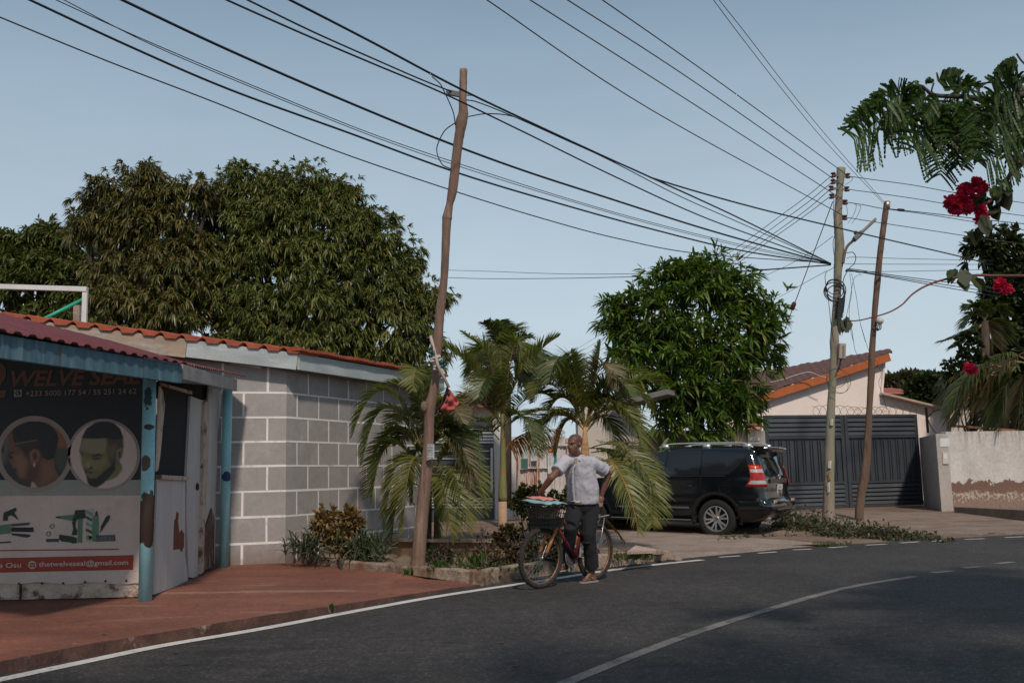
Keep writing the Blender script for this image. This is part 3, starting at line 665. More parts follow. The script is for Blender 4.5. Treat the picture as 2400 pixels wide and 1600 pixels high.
portrait(275, 355, 268, (.022, .035, .040), [([(395,120),(470,150),(540,230),(560,320),(460,330),(430,240)], (.27, .09, .055), 14, .1), ([(440,300),(560,300),(540,400),(500,520),(440,420)], (.05, .075, .055), 16, .1), ([(0,150),(90,150),(80,290),(40,430),(0,420)], (.13, .10, .09), 20, .1), ([(0,270),(30,280),(30,340),(0,345)], (.01, .015, .02), 5, 0), ([(255,560),(310,620),(240,640)], (.40, .33, .30), 6, 0),
    (face1, (.15, .073, .045), 4, .03), ([(100,360),(190,350),(235,430),(220,520),(160,540),(120,440)], (.215, .115, .075), 26, .02), ([(230,430),(320,430),(300,560),(210,575),(200,520)], (.085, .040, .026), 24, .02), ([(330,420),(420,420),(440,520),(340,600)], (.19, .10, .065), 22, .02), ([(170,300),(340,300),(345,380),(300,420),(230,410),(190,360)], (.06, .032, .024), 18, .06),
    ([(110,150),(150,112),(190,105),(230,85),(275,92),(320,82),(360,100),(400,115),(450,170),(470,230),(455,300),(430,385),(385,400),(350,380),(330,330),(290,305),(240,312),(205,335),(170,300),(120,280),(100,220)], (.010, .014, .018), 7, .5), ([(120,275),(230,250),(330,240),(320,300),(200,318),(150,300)], (.040, .026, .022), 14, .1), ([(118,268),(300,236),(300,243),(118,278)], (.20, .11, .075), 3, 0),
    ([(235,345),(262,314),(300,315),(322,355),(316,400),(290,425),(275,458),(258,440),(240,400)], (.21, .105, .068), 5, .02), ([(258,352),(282,332),(300,360),(290,395),(270,400)], (.075, .034, .022), 6, 0), ([(265,425),(282,425),(280,455),(266,455)], (.45, .36, .30), 4, 0), ([(72,372),(100,368),(106,388),(80,394)], (.02, .012, .01), 5, 0), ([(70,345),(110,332),(118,342),(74,356)], (.03, .018, .014), 5, 0), ([(112,468),(140,478),(138,490),(116,486)], (.06, .026, .02), 4, 0), ([(150,535),(200,560),(270,545),(265,566),(200,582),(165,565)], (.07, .034, .024), 10, 0)], 4)
face2 = [(657,215),(640,300),(632,330),(655,368),(658,430),(664,462),(672,490),(690,525),(720,570),(770,590),(830,560),(850,568),(905,548),(945,520),(975,470),(975,450),(955,410),(985,340),(982,215),(900,180),(750,180)]
portrait(830, 360, 272, (.52, .44, .40), [(face2, (.135, .125, .062), 4, .03), ([(660,225),(860,228),(850,300),(840,345),(760,352),(690,338),(640,320)], (.235, .205, .125), 12, .02), ([(690,395),(800,400),(870,330),(860,420),(800,480),(740,470)], (.205, .185, .085), 24, .02), ([(640,360),(700,400),(720,450),(680,480),(655,440)], (.19, .17, .09), 14, .02), ([(855,228),(984,212),(988,300),(935,330),(925,420),(890,440),(868,400),(860,330)], (.065, .048, .036), 12, .08), ([(860,290),(930,270),(940,330),(890,400),(862,370)], (.125, .10, .058), 20, .03), ([(900,470),(970,430),(976,480),(930,535),(860,560)], (.16, .155, .065), 14, .02),
    ([(657,215),(690,150),(760,100),(840,85),(910,105),(960,150),(984,215),(975,232),(900,238),(855,226),(750,230),(660,226)], (.010, .013, .015), 4, .3), ([(688,520),(722,548),(772,545),(830,490),(880,450),(918,412),(922,480),(870,540),(825,590),(770,622),(722,612),(698,580)], (.016, .017, .014), 7, .3), ([(935,322),(965,305),(986,330),(977,380),(940,412),(930,380)], (.20, .18, .105), 5, .02), ([(945,335),(965,325),(968,370),(948,385)], (.05, .042, .03), 5, 0),
    ([(730,362),(790,348),(830,372),(790,368),(742,376)], (.022, .02, .014), 5, 0), ([(736,384),(790,378),(808,392),(752,400)], (.03, .026, .018), 5, 0), ([(640,340),(662,356),(658,366),(642,352)], (.03, .026, .018), 4, 0), ([(662,466),(700,474),(735,448),(744,468),(692,484)], (.055, .05, .028), 6, 0), ([(672,485),(745,499),(732,510),(682,498)], (.04, .03, .022), 5, 0), ([(682,505),(735,515),(722,540),(692,524)], (.15, .125, .07), 6, 0), ([(700,400),(722,440),(706,466),(688,440)], (.27, .24, .14), 8, 0)], 4)
# barber tools
tools = [('dgreen', [(445,852),(480,850),(480,866),(445,864)]), ('green', [(480,848),(590,835),(600,850),(588,884),(560,884),(480,868)]), ('dgreen', [(600,800),(680,797),(680,865),(620,872),(600,890),(575,880),(590,848)]),
         ('dgreen', [(575,890),(605,880),(600,935),(615,960),(612,1000),(572,1000),(585,950)]), ('green', [(622,870),(658,868),(655,1060),(620,1060)]), ('pale', [(690,800),(745,790),(740,1050),(688,1050)]),
         ('ltblue', [(690,800),(738,825),(736,850),(690,822)]), ('brown', [(685,842),(735,870),(735,892),(685,866)]), ('ltblue', [(685,895),(735,918),(735,940),(685,918)]), ('brown', [(685,945),(735,968),(735,990),(685,966)]), ('green', [(690,1000),(735,1010),(735,1040),(690,1035)]),
         ('green', [(738,850),(788,848),(786,1048),(736,1050)]), ('dgreen', [(755,850),(768,806),(778,810),(780,848)]), ('dgreen', [(800,985),(805,930),(850,850),(868,840),(880,850),(870,880),(830,935)]),
         ('slate', [(764,1002),(918,998),(920,1048),(766,1052)]), ('slate', [(368,1030),(470,1028),(470,1054),(368,1056)]), ('dgreen', [(472,995),(575,1010),(610,1020),(612,1064),(580,1066),(560,1058),(490,1050),(472,1030)]), ('green', [(492,1010),(560,1020),(560,1045),(495,1042)]),
         ('dgreen', [(22,885),(30,820),(125,780),(130,805),(110,820),(148,880),(90,840),(60,850),(60,885)]), ('slate', [(85,912),(230,898),(240,910),(225,920),(90,930)]), ('hair', [(90,938),(265,938),(265,975),(90,972)]), ('dgreen', [(90,985),(235,995),(242,1010),(210,1020),(95,1000)]), ('slate', [(-60,1058),(86,1048),(88,1060),(-60,1072)]), ('green', [(-60,930),(80,910),(85,985),(-60,1000)])]
for c_, S in tools: bpoly(z3(S), c_, 2 + (c_ in ('dgreen', 'brown', 'ltblue', 'hair')), 'printed_tool')
for cx, cy in ((417, 930), (387, 990)):
    mb = MB(); mb.torus(bpt(cx/3.41, 960+cy/3.41, 3), 0.021, 0.003, (0, 1, 0), 24, 5); mb.build('printed_scissors', I['slate'], ban)
mb = MB()
for i in range(14): mb.beam(bpt((770+i*10.5)/3.41, 960+1008/3.41, 3), bpt((770+i*10.5)/3.41, 960+1048/3.41, 3), 0.004, 0.002, up=(0, 1, 0))
mb.build('printed_comb_teeth', I['grey'], ban)
bpoly([(lx, 1291.5), (279, 1285), (279, 1287.5), (lx, 1294.5)], 'red', 2, 'red_line')
bpoly([(lx, 1314), (312.5, 1300), (311.5, 1334), (lx, 1348)], 'red', 2, 'email_strip')
def bletters(body, sx0, sx1, sy, size_px, m, k, name, **kw):
    mb = MB(); s_ = BY/FPX; letters(mb, body, size_px*s_, bpt(sx0, sy, k), (1, 0, 0), (0, 0, 1), (sx1-sx0)*s_, **kw); return mb.build(name, I[m], ban, recalc=False)
bletters('thetwelveseal@gmail.com', 91, 296, 1327, 15.5, 'cream', 4, 'email_lettering', bold=0.012)
bletters('re Osu', -12, 48, 1330, 15.5, 'cream', 4, 'place_lettering', bold=0.012)
bpoly(circ(75.5, 1323, 9.3, 24), 'cream', 3, 'envelope_mark'); bpoly([(69.5, 1318), (81.5, 1318), (81.5, 1328.5), (69.5, 1328.5)], 'red', 4, 'envelope_mark'); bpoly([(70.3, 1319), (75.5, 1324.5), (80.7, 1319), (80.7, 1321), (75.5, 1326.5), (70.3, 1321)], 'cream', 5, 'envelope_mark')
bletters('WELVE SEAL', 24, 329, 905, 51, 'brown', 2, 'name_lettering', bold=0.03, shear=0.22)
bletters('2', -40, 14, 929, 110, 'brown', 2, 'name_lettering', bold=0.03, shear=0.1)
bletters('+233 5000 177 54 / 55 251 24 62', 60, 320, 928, 17.5, 'ring', 2, 'phone_lettering')
bpoly([(33, 913.5), (51, 913), (51, 929), (33, 929.5)], 'ring', 2, 'phone_mark'); bpoly(circ(42, 921, 6, 20), 'black', 3, 'phone_mark'); bpoly([(39, 918), (41, 917), (42, 920), (44, 923), (46, 924), (44.5, 926), (41, 924), (39, 921)], 'ring', 4, 'phone_mark')
mb = MB()
for px, py in ((98, 1366), (148, 1366), (199, 1363), (247, 1361), (296, 1360), (44, 1367)): mb.ell(P(px, py, BY-.012), (0.012, 0.006, 0.012))
mb.build('nail_head', plain('nail_iron', (0.05, 0.03, 0.025), 0.7), ban)
# ================================================================== STREET WALLS AND GATES
def LP(s): return GL + LD*s           # along the line of the street walls
Lf_ = face(GL - LD*20, GL)            # plane of that line
white_corr = pm('rusty_white_iron', (0.58, 0.55, 0.54), 0.75, var=0.08, vscale=3, fine=0.1, stretch=(4, 4, 1), stain=[((0.30, 0.09, 0.035), 3.5, 0.60, 0.05, (3, 3, 0.35)), ((0.40, 0.36, 0.33), 2, 0.55, 0.15, (2, 2, 0.4))])
rustier = pm('rusted_white_iron', (0.55, 0.46, 0.42), 0.8, var=0.1, vscale=3, fine=0.1, stretch=(4, 4, 1), stain=[((0.30, 0.085, 0.03), 3.4, 0.49, 0.06, (4, 4, 0.3)), ((0.12, 0.05, 0.03), 5, 0.62, 0.06, (4, 4, 0.5))])
gate_grey = pm('dark_grey_gate_paint', (0.050, 0.058, 0.070), 0.5, var=0.12, vscale=2, fine=0.08, spec=0.4, stain=[((0.075, 0.082, 0.09), 1.6, 0.56, 0.15, (1, 1, 1)), ((0.16, 0.07, 0.035), 4.5, 0.72, 0.04)])
black_g = pm('charcoal_gate_paint', (0.040, 0.046, 0.055), 0.5, var=0.15, vscale=3, fine=0.08)
silver = plain('silver_bar', (0.45, 0.46, 0.47), 0.4, 0.3)

# charcoal gate behind the palms
g = thing('charcoal_gate', 'charcoal metal gate with pale louvre bars behind the palms', 'gate', Lf_(1080, 1217) * 1)
mb = MB(); a = Lf_(985, 1217); b = Lf_(1159, 1217); h = 2.52
mb.hexa([a, b, b - LN*.06, a - LN*.06] + [p + Vector((0, 0, h)) for p in (a, b, b - LN*.06, a - LN*.06)]); mb.build('gate_panel', black_g, g)
mb = MB()
def hb(S0, S1, y, F=Lf_, w_=0.035, hgt=0.03, off=0.02): mb.beam(F(S0, y, off), F(S1, y - (S1-S0)*0.0, off), w_, hgt)
for y in (1006, 1014, 1022, 1029, 1036): hb(985, 1157, y, hgt=0.045, w_=.05)
for y in (1056.5, 1074.5, 1092.5, 1110.5, 1128): hb(985, 1146, y, hgt=0.022)
for y in (1168, 1174, 1181, 1188): hb(985, 1154, y, hgt=0.035, w_=.05)
mb.build('louvre_bars', silver, g)
mb = MB(); mb.beam(Lf_(1152, 1050, .05), Lf_(1152, 1152, .05), .05, .06, up=LN); mb.build('pull_bar', white_corr, g)
# white pillar, sheet-iron fence with notice boards
t = tag(MB().hexa([Lf_(1161, 1222), Lf_(1196, 1222), Lf_(1196, 1222) - LN*.3, Lf_(1161, 1222) - LN*.3] + [Vector((p.x, p.y, 2.42)) for p in (Lf_(1161, 1222), Lf_(1196, 1222), Lf_(1196, 1222) - LN*.3, Lf_(1161, 1222) - LN*.3)]).build('white_pillar', pm('white_render', (0.56, 0.54, 0.53), 0.85, var=0.08, fine=0.08, stain=[((0.40, 0.36, 0.33), 2, 0.58, 0.15, (2, 2, .5))]), bevel=0.01), 'white rendered pillar beside the charcoal gate', 'pillar')
fen = thing('iron_sheet_fence', 'white painted iron sheet fence streaked with rust behind the cyclist', 'fence', Lf_(1300, 1225))
def corrwall(S0, S1, y0, zt, m, name, off, per=0.11, amp=0.014):
    a = Lf_(S0, y0, off); b = Lf_(S1, y0, off); n = max(8, int((b-a).length/per)*6); lo = []; hi = []
    for i in range(n+1):
        p = a + (b-a)*(i/n) + LN*amp*math.sin(i/6*2*math.pi); lo.append(Vector((p.x, p.y, 0.12))); hi.append(Vector((p.x, p.y, zt)))
    mb = MB(); mb.grid([lo, hi]); o = mb.build(name, m, fen); md = o.modifiers.new('thick', 'SOLIDIFY'); md.thickness = 0.004; return o
zt = Lf_(1250, 1018).z
corrwall(1196, 1218, 1200, zt-0.05, white_corr, 'fence_sheet', -.02)
corrwall(1218, 1262, 1200, zt-0.05, rustier, 'fence_sheet', 0.0)
corrwall(1262, 1330, 1200, zt-0.05, white_corr, 'fence_sheet', 0.0)
corrwall(1330, 1482, 1200, zt-0.1, rustier, 'fence_sheet', -.03)
mb = MB()
for x, y0, y1 in ((1215, 1022, 1215), (1261, 1010, 1215), (1330, 1030, 1215)): mb.beam(Lf_(x, y0, .05), Lf_(x, y1, .05), .07, .05, up=LN)
mb.build('fence_post', rustier, fen)
mb = MB(); mb.beam(Lf_(1216, 1044, .06), Lf_(1330, 1042, .06), .05, .05); mb.beam(Lf_(1216, 1096, .06), Lf_(1330, 1094, .06), .05, .04); mb.build('fence_rail', white_corr, fen)
notice = thing('notice_poster', 'red topped poster pasted on the white fence beside the man', 'poster', Lf_(1300, 1090, .1))
mkp = lambda n, c: pm('poster_' + n, c, 0.6, var=0.1, vscale=12, fine=0.15)
def pp(S, m, name, par, off=0.10):
    mb = MB(); mb.prism([Lf_(x, y, off) for x, y in S], LN*0.004); return mb.build(name, m, par, tri=True)
pp([(1283, 1052), (1312, 1050), (1312, 1108), (1284, 1110)], mkp('white', (0.55, 0.56, 0.56)), 'poster_sheet', notice)
pp([(1284, 1050), (1299, 1049), (1300, 1060), (1284, 1061)], mkp('red', (0.45, 0.03, 0.025)), 'poster_heading', notice, .105)
pp([(1286.5, 1052.5), (1297, 1052), (1297, 1056), (1286.5, 1056.5)], mkp('yellow', (0.55, 0.30, 0.08)), 'poster_heading', notice, .11)
pp([(1299, 1064), (1305, 1064), (1305, 1090), (1297, 1090)], mkp('teal', (0.05, 0.20, 0.24)), 'poster_picture', notice, .105)
pp([(1286, 1068), (1292, 1067), (1292, 1088), (1286, 1089)], mkp('grey', (0.40, 0.44, 0.50)), 'poster_picture', notice, .105)
n2 = thing('notice_poster', 'faded green and white poster on the rusty fence left of the man', 'poster', Lf_(1225, 1070, .1))
pp([(1219, 1046), (1237, 1045), (1237, 1098), (1219, 1100)], mkp('pale', (0.42, 0.47, 0.45)), 'poster_sheet', n2); pp([(1221, 1075), (1237, 1074), (1237, 1097), (1221, 1098)], mkp('green', (0.05, 0.12, 0.09)), 'poster_picture', n2, .106)
n3 = thing('notice_poster', 'grey poster with a dark block between the rusty fence post and the white sheet', 'poster', Lf_(1250, 1070, .1))
pp([(1243, 1047), (1258, 1047), (1258, 1093), (1243, 1094)], mkp('paler', (0.50, 0.53, 0.53)), 'poster_sheet', n3); pp([(1244, 1080), (1258, 1079), (1257, 1092), (1245, 1092)], mkp('dark', (0.05, 0.05, 0.05)), 'poster_picture', n3, .106)
n4 = thing('notice_poster', 'small white poster with a black arrow right of the man behind palm fronds', 'poster', Lf_(1420, 1050, .1))
pp([(1411, 1040), (1423, 1039), (1424, 1062), (1412, 1063)], mkp('bright', (0.58, 0.58, 0.58)), 'poster_sheet', n4, .08); pp([(1416.5, 1043), (1418.5, 1043), (1418.5, 1051), (1420, 1051), (1417.5, 1055), (1415, 1051), (1416.5, 1051)], mkp('black', (0.03, 0.03, 0.03)), 'poster_arrow', n4, .09)

# concrete wall behind the car
rough_wall = pm('stained_grey_wall', (0.33, 0.26, 0.22), 0.92, var=0.2, vscale=1.5, bump=0.3, bscale=20, fine=0.2, stain=[((0.16, 0.10, 0.075), 2.2, 0.52, 0.14, (1.5, 1.5, 0.5)), ((0.42, 0.36, 0.33), 1.2, 0.6, 0.14)])
a = Lf_(1478, 1010); b = Lf_(1752, 1006); mb = MB(); nw = 14; rw = []
for i in range(nw+1):
    p = a + (b-a)*(i/nw); zz_ = a.z + (b.z-a.z)*(i/nw) + 0.02*math.sin(i*2.4)
    rw.append([Vector((p.x, p.y, -.05)), Vector((p.x, p.y, zz_)), Vector((p.x, p.y, zz_)) - LN*.18, Vector((p.x, p.y, -.05)) - LN*.18])
mb.grid(rw); mb.poly(rw[0]); mb.poly(rw[-1]); tag(mb.build('boundary_wall', rough_wall), 'stained brown concrete wall behind the black car', 'wall')
gp = thing('gate_pillar', 'short pale gate pillar with a number plate behind the car roof', 'pillar', Lf_(1770, 1210))
a = Lf_(1752, 1012, .04); b = Lf_(1793, 1011, .04); mb = MB()
mb.hexa([Vector((a.x, a.y, 0)), Vector((b.x, b.y, 0)), Vector((b.x, b.y, 0)) - LN*.35, Vector((a.x, a.y, 0)) - LN*.35] + [Vector((p.x, p.y, a.z+.03)) - LN*k for p, k in ((a, 0), (b, 0), (b, .35), (a, .35))])
mb.build('pillar_body', pm('pale_render', (0.46, 0.41, 0.38), 0.9, var=0.12, fine=0.12, stain=[((0.3, 0.25, 0.22), 2, .55, .15)]), gp, bevel=0.01)
mb = MB(); mb.prism([Lf_(1755, 1024.5, .05), Lf_(1781, 1024.5, .05), Lf_(1781, 1032, .05), Lf_(1755, 1032, .05)], LN*.012); mb.build('number_plate', mkp('enamel', (0.6, 0.6, 0.6)), gp)
mb = MB(); s_ = 26/FPX; letters(mb, '4  81', 8*s_, Lf_(1764, 1031, .066), LD, (0, 0, 1), 13*s_); mb.build('plate_figures', mkp('ink', (0.03, 0.03, 0.03)), gp, recalc=False)
# barbed strand loops along the wall top
mb = MB()
for i in range(9):
    x = 1490 + i*28; mb.tube(catmull([Lf_(x, 1012, .1), Lf_(x+6, 1038+8*math.sin(i), .13), Lf_(x+18, 1034, .14), Lf_(x+26, 1008, .1)], 5), 0.006, 5, cap=False)
tag(mb.build('wall_creeper', plain('dead_vine', (0.07, 0.045, 0.035), 0.9)), 'tangle of dead creeper hanging over the wall behind the car', 'creeper')

# big grey double gate
gg = thing('double_gate', 'tall dark grey two leaf metal gate with louvre bands behind the poles', 'gate', LP(2))
GF = face(GL, GL + LD*4.6)
zb0, zt0 = 0.19, 2.70
def leaf(sa, sb, name):
    mb = MB(); A = LP(sa); B = LP(sb); H = lambda p, z, o=0: Vector((p.x, p.y, z)) + LN*o
    for p in (A + LD*.05, B - LD*.05): mb.beam(H(p, zb0), H(p, zt0), .1, .07, up=LN)
    for z in (zt0-.03, 2.10, 0.86, zb0+.04): mb.beam(H(A+LD*.1, z, .005), H(B-LD*.1, z, .005), .06, .07)
    mb.hexa([H(A+LD*.08, zb0, -.02), H(B-LD*.08, zb0, -.02), H(B-LD*.08, zb0, -.035), H(A+LD*.08, zb0, -.035), H(A+LD*.08, zt0-.04, -.02), H(B-LD*.08, zt0-.04, -.02), H(B-LD*.08, zt0-.04, -.035), H(A+LD*.08, zt0-.04, -.035)])
    fr = mb.build('leaf', gate_grey, gg)
    for z0, z1, n in ((2.14, 2.64, 4), (0.26, 0.82, 5)):
        mb = MB(); st = (z1-z0)/n
        for i in range(n):
            z = z0 + i*st; a0 = H(A+LD*.1, z, .0); b0 = H(B-LD*.1, z, .0)
            mb.hexa([a0 + LN*.05, b0 + LN*.05, b0, a0, a0 + Vector((0, 0, st*.82)) + LN*.005, b0 + Vector((0, 0, st*.82)) + LN*.005, b0 + Vector((0, 0, st*.82)) - LN*.01, a0 + Vector((0, 0, st*.82)) - LN*.01])
        mb.build('louvre_band', gate_grey, fr)
    mb = MB(); x = .18
    while x < (sb-sa)-.18:
        for d in (0, .075):
            p = A + LD*(x+d); mb.hexa([H(p, .90, -.02), H(p+LD*.045, .90, -.02), H(p+LD*.032, .90, .018), H(p+LD*.012, .90, .018), H(p, 2.03, -.02), H(p+LD*.045, 2.03, -.02), H(p+LD*.032, 2.03, .018), H(p+LD*.012, 2.03, .018)])
        x += .235
    mb.build('pressed_ribs', gate_grey, fr)
leaf(0.0, 2.42, 'leaf'); leaf(2.45, 4.78, 'leaf')
# wing wall and pillar right of the gate
pil = pm('grey_cement_pillar', (0.40, 0.36, 0.325), 0.9, var=0.12, vscale=1.6, fine=0.12, bump=0.15, stain=[((0.15, 0.13, 0.12), 1.5, 0.60, 0.12), ((0.30, 0.265, 0.24), 3, .55, .15)])
t = thing('cement_pillar', 'grey cement pillar with a white plaque and an intercom right of the grey gate', 'pillar', G(2215, 1197, .1))
pa = P(2207, 1199, 25.0); pb = P(2235, 1197, 25.1); pa.z = pb.z = 0; bq = LP(4.82)
ht = P(2207, 1016, 25.0).z
mb = MB(); mb.hexa([pa, pb, bq + LD*.25, bq, pa + Vector((0, 0, ht)), pb + Vector((0, 0, ht)), bq + LD*.25 + Vector((0, 0, ht)), bq + Vector((0, 0, ht))]); mb.build('pillar_body', pil, t, bevel=0.012)
PF = face(pa, pb)
mb = MB(); mb.prism([PF(2202, 1027), PF(2224.5, 1026), PF(2225, 1046), PF(2203, 1046.5)], PF.n*.012); mb.build('plaque', mkp('enamel2', (0.60, 0.62, 0.63)), t)
mb = MB(); mb.prism([PF(2208, 1060), PF(2221, 1059), PF(2222, 1087), PF(2208.5, 1087)], PF.n*.03); ic = mb.build('intercom', pm('cream_plastic', (0.5, 0.48, 0.45), .5, var=.05), t, bevel=0.004)
mb = MB(); mb.prism([PF(2211, 1064, .031), PF(2219, 1063.5, .031), PF(2219.5, 1074, .031), PF(2211.5, 1074, .031)], PF.n*.003); mb.build('intercom_panel', mkp('lite', (0.66, 0.66, 0.66)), ic)
# boundary wall on the right with plaster fallen off
m, n_, l_, b_ = newmat('peeling_white_wall'); tc = n_.new('ShaderNodeTexCoord')
sx = n_.new('ShaderNodeSeparateXYZ'); l_.new(tc.outputs['Object'], sx.inputs[0])
t1 = noise(n_, l_, tc.outputs['Object'], 2.2, 8, .7); t2 = noise(n_, l_, tc.outputs['Object'], 1.2, 5); t4 = noise(n_, l_, tc.outputs['Object'], 14, 4)
basec = ramp(n_, l_, t2.outputs['Fac'], [(.35, (.47, .44, .42)), (.65, (.58, .55, .53))])
def band(z0, z1, amp, nz=None):      # mask: 1 between heights z0..z1 with a ragged edge
    ad = n_.new('ShaderNodeMath'); ad.operation = 'MULTIPLY_ADD'; l_.new((nz or t1).outputs['Fac'], ad.inputs[0]); ad.inputs[1].default_value = amp; l_.new(sx.outputs['Z'], ad.inputs[2])
    a_ = n_.new('ShaderNodeMath'); a_.operation = 'GREATER_THAN'; a_.inputs[1].default_value = z0 + amp/2; l_.new(ad.outputs[0], a_.inputs[0])
    c_ = n_.new('ShaderNodeMath'); c_.operation = 'LESS_THAN'; c_.inputs[1].default_value = z1 + amp/2; l_.new(ad.outputs[0], c_.inputs[0])
    mu = n_.new('ShaderNodeMath'); mu.operation = 'MULTIPLY'; l_.new(a_.outputs[0], mu.inputs[0]); l_.new(c_.outputs[0], mu.inputs[1]); return mu
col = basec.outputs[0]
for (z0, z1, amp, cc, nz) in ((-1, .58, .7, (.40, .33, .285), None), (.56, .84, .9, (.165, .095, .070), None), (-1, .30, .9, (.20, .13, .095), None), (.0, .50, 1.5, (.24, .165, .125), t4)):
    bd = band(z0, z1, amp, nz); mm = n_.new('ShaderNodeMixRGB'); l_.new(bd.outputs[0], mm.inputs[0]); l_.new(col, mm.inputs[1]); mm.inputs[2].default_value = (*cc, 1); col = mm.outputs[0]
mpv = n_.new('ShaderNodeMapping'); mpv.inputs['Scale'].default_value = (3, 3, .35); l_.new(tc.outputs['Object'], mpv.inputs[0]); t3 = noise(n_, l_, mpv.outputs[0], 2, 7, .7)
zr = ramp(n_, l_, sx.outputs['Z'], [(0, (0, 0, 0)), (1, (1, 1, 1))]); mr = n_.new('ShaderNodeMapRange'); mr.inputs[1].default_value = 1.5; mr.inputs[2].default_value = 2.2; l_.new(sx.outputs['Z'], mr.inputs[0])
r3 = ramp(n_, l_, t3.outputs['Fac'], [(.48, (0, 0, 0)), (.62, (1, 1, 1))]); mu = n_.new('ShaderNodeMath'); mu.operation = 'MULTIPLY'; l_.new(r3.outputs[0], mu.inputs[0]); l_.new(mr.outputs[0], mu.inputs[1])
mm = n_.new('ShaderNodeMixRGB'); l_.new(mu.outputs[0], mm.inputs[0]); l_.new(col, mm.inputs[1]); mm.inputs[2].default_value = (.25, .22, .19, 1)
r4 = ramp(n_, l_, t4.outputs['Fac'], [(.3, (.85, .85, .85)), (.65, (1.06, 1.06, 1.06))]); m2 = n_.new('ShaderNodeMixRGB'); m2.blend_type = 'MULTIPLY'; m2.inputs[0].default_value = 1; l_.new(mm.outputs[0], m2.inputs[1]); l_.new(r4.outputs[0], m2.inputs[2])
l_.new(m2.outputs[0], b_.inputs['Base Color']); b_.inputs['Roughness'].default_value = .9
bn = n_.new('ShaderNodeBump'); bn.inputs['Strength'].default_value = .3; bn.inputs['Distance'].default_value = .03; l_.new(t1.outputs['Fac'], bn.inputs['Height']); l_.new(bn.outputs[0], b_.inputs['Normal'])
peel = m
w0 = pb + Vector((.02, .12, 0)); w1 = w0 + LD*9; ztop = P(2240, 1011, 25.3).z
mb = MB(); mb.hexa([w0, w1, w1 - LN*.2, w0 - LN*.2] + [p + Vector((0, 0, ztop)) for p in (w0, w1, w1 - LN*.2, w0 - LN*.2)]); tag(mb.build('boundary_wall', peel, bevel=0.01), 'white wall with a band of plaster fallen off on the far right', 'wall')
k0 = P(2236, 1192, 24.6); k1 = P(2420, 1216, 21.8)
k0.z = k1.z = 0.0; mb = MB(); dk = (k1-k0).normalized(); nk = Vector((dk.y, -dk.x, 0)); mb.hexa([k0, k1, k1 - nk*.3, k0 - nk*.3] + [p + Vector((0, 0, .26)) for p in (k0, k1, k1 - nk*.3, k0 - nk*.3)]); tag(mb.build('kerb', pm('dark_concrete_kerb', (.20, .155, .125), .9, var=.2, fine=.25), bevel=0.01), 'low straight concrete kerb in front of the white peeling wall', 'kerb')
rl = tag(MB().beam(P(2228, 997, 26.5), P(2420, 1012, 26.5), .1, .06).build('timber_rail', pm('old_timber', (.25, .13, .08), .9, var=.3, vscale=5)), 'brown timber rail above the white peeling wall', 'rail')

# ================================================================== PINK HOUSE
ph = thing('pink_house', 'pale pink house with an orange trimmed sloping roof behind the grey gate', 'house', P(1950, 1190, 31))
pink = pm('pale_pink_render', (0.84, 0.735, 0.69), 0.9, var=0.05, vscale=1.0, fine=0.05, bump=0.1, stain=[((0.60, 0.42, 0.32), 0.9, 0.60, 0.05, (0.6, 0.6, 1.6)), ((0.45, 0.42, 0.41), 1.3, 0.67, 0.05, (0.6, 0.6, 1.5))])
HF = face(P(1740, 1190, 30.5), P(2230, 1190, 32.4))
def zb(p, z=0.0): return Vector((p.x, p.y, z))
W = [HF(1700, 950), HF(2083, 852), HF(2083, 925), HF(2226, 962)]
mb = MB(); mb.prism([zb(W[0]), zb(W[3]), W[3], W[2], HF(2070, 918), HF(2076, 845), W[0]], HF.n*-0.25); mb.build('wall', pink, ph, tri=True)
mb = MB(); e0 = HF(2225, 962); e1 = e0 + Vector((.5, 5, 0)); mb.hexa([zb(e0), zb(e0) - HF.n*.02 - HF.d*.2, zb(e1) - HF.d*.2, zb(e1), e0, e0 - HF.d*.2, e1 - HF.d*.2, e1]); mb.build('wall', pink, ph)
orange = pm('orange_trim_paint', (0.42, 0.115, 0.035), 0.6, var=0.12, vscale=3, fine=0.08)
brownt = pm('brown_roof_tile', (0.13, 0.062, 0.05), 0.9, var=0.35, vscale=6, fine=0.4, bump=0.6, bscale=30, stain=[((0.30, 0.25, 0.21), 5, 0.68, 0.05)])
f0 = HF(1690, 965, .22); f1 = HF(2085, 837, .22)
mb = MB(); mb.beam(f0, f1, .06, .24); mb.build('roof_trim', orange, ph, bevel=0.005)
b0 = P(1640, 905, 38); b1 = P(2086, 826, 40); u_ = Vector((0, 0, .15))
mb = MB(); nR = 26; nC = 10; rr = []
for i in range(nC+1):
    row = []
    for j in range(nR*2+1):
        t_ = j/(nR*2); row.append((f0*(1-t_) + (f1 + (f1-f0).normalized()*.12)*t_)*(1-i/nC) + (b0*(1-t_) + b1*t_)*(i/nC) + u_ + Vector((0, 0, .03*(j % 2) + 0.02*math.sin(i*3+j))))
    rr.append(row)
mb.grid(rr); o = mb.build('roof', brownt, ph); md = o.modifiers.new('thick', 'SOLIDIFY'); md.thickness = .05
mb = MB(); mb.beam(HF(2066, 923, .12), HF(2222, 961, .12), .35, .06); mb.build('coping', pm('pale_coping', (.46, .36, .30), .9, var=.2, fine=.2), ph)
mb = MB(); mb.beam(HF(2072, 858, .05), HF(2066, 921, .05), .06, .06, up=HF.n); mb.build('drain_pipe', pink, ph)
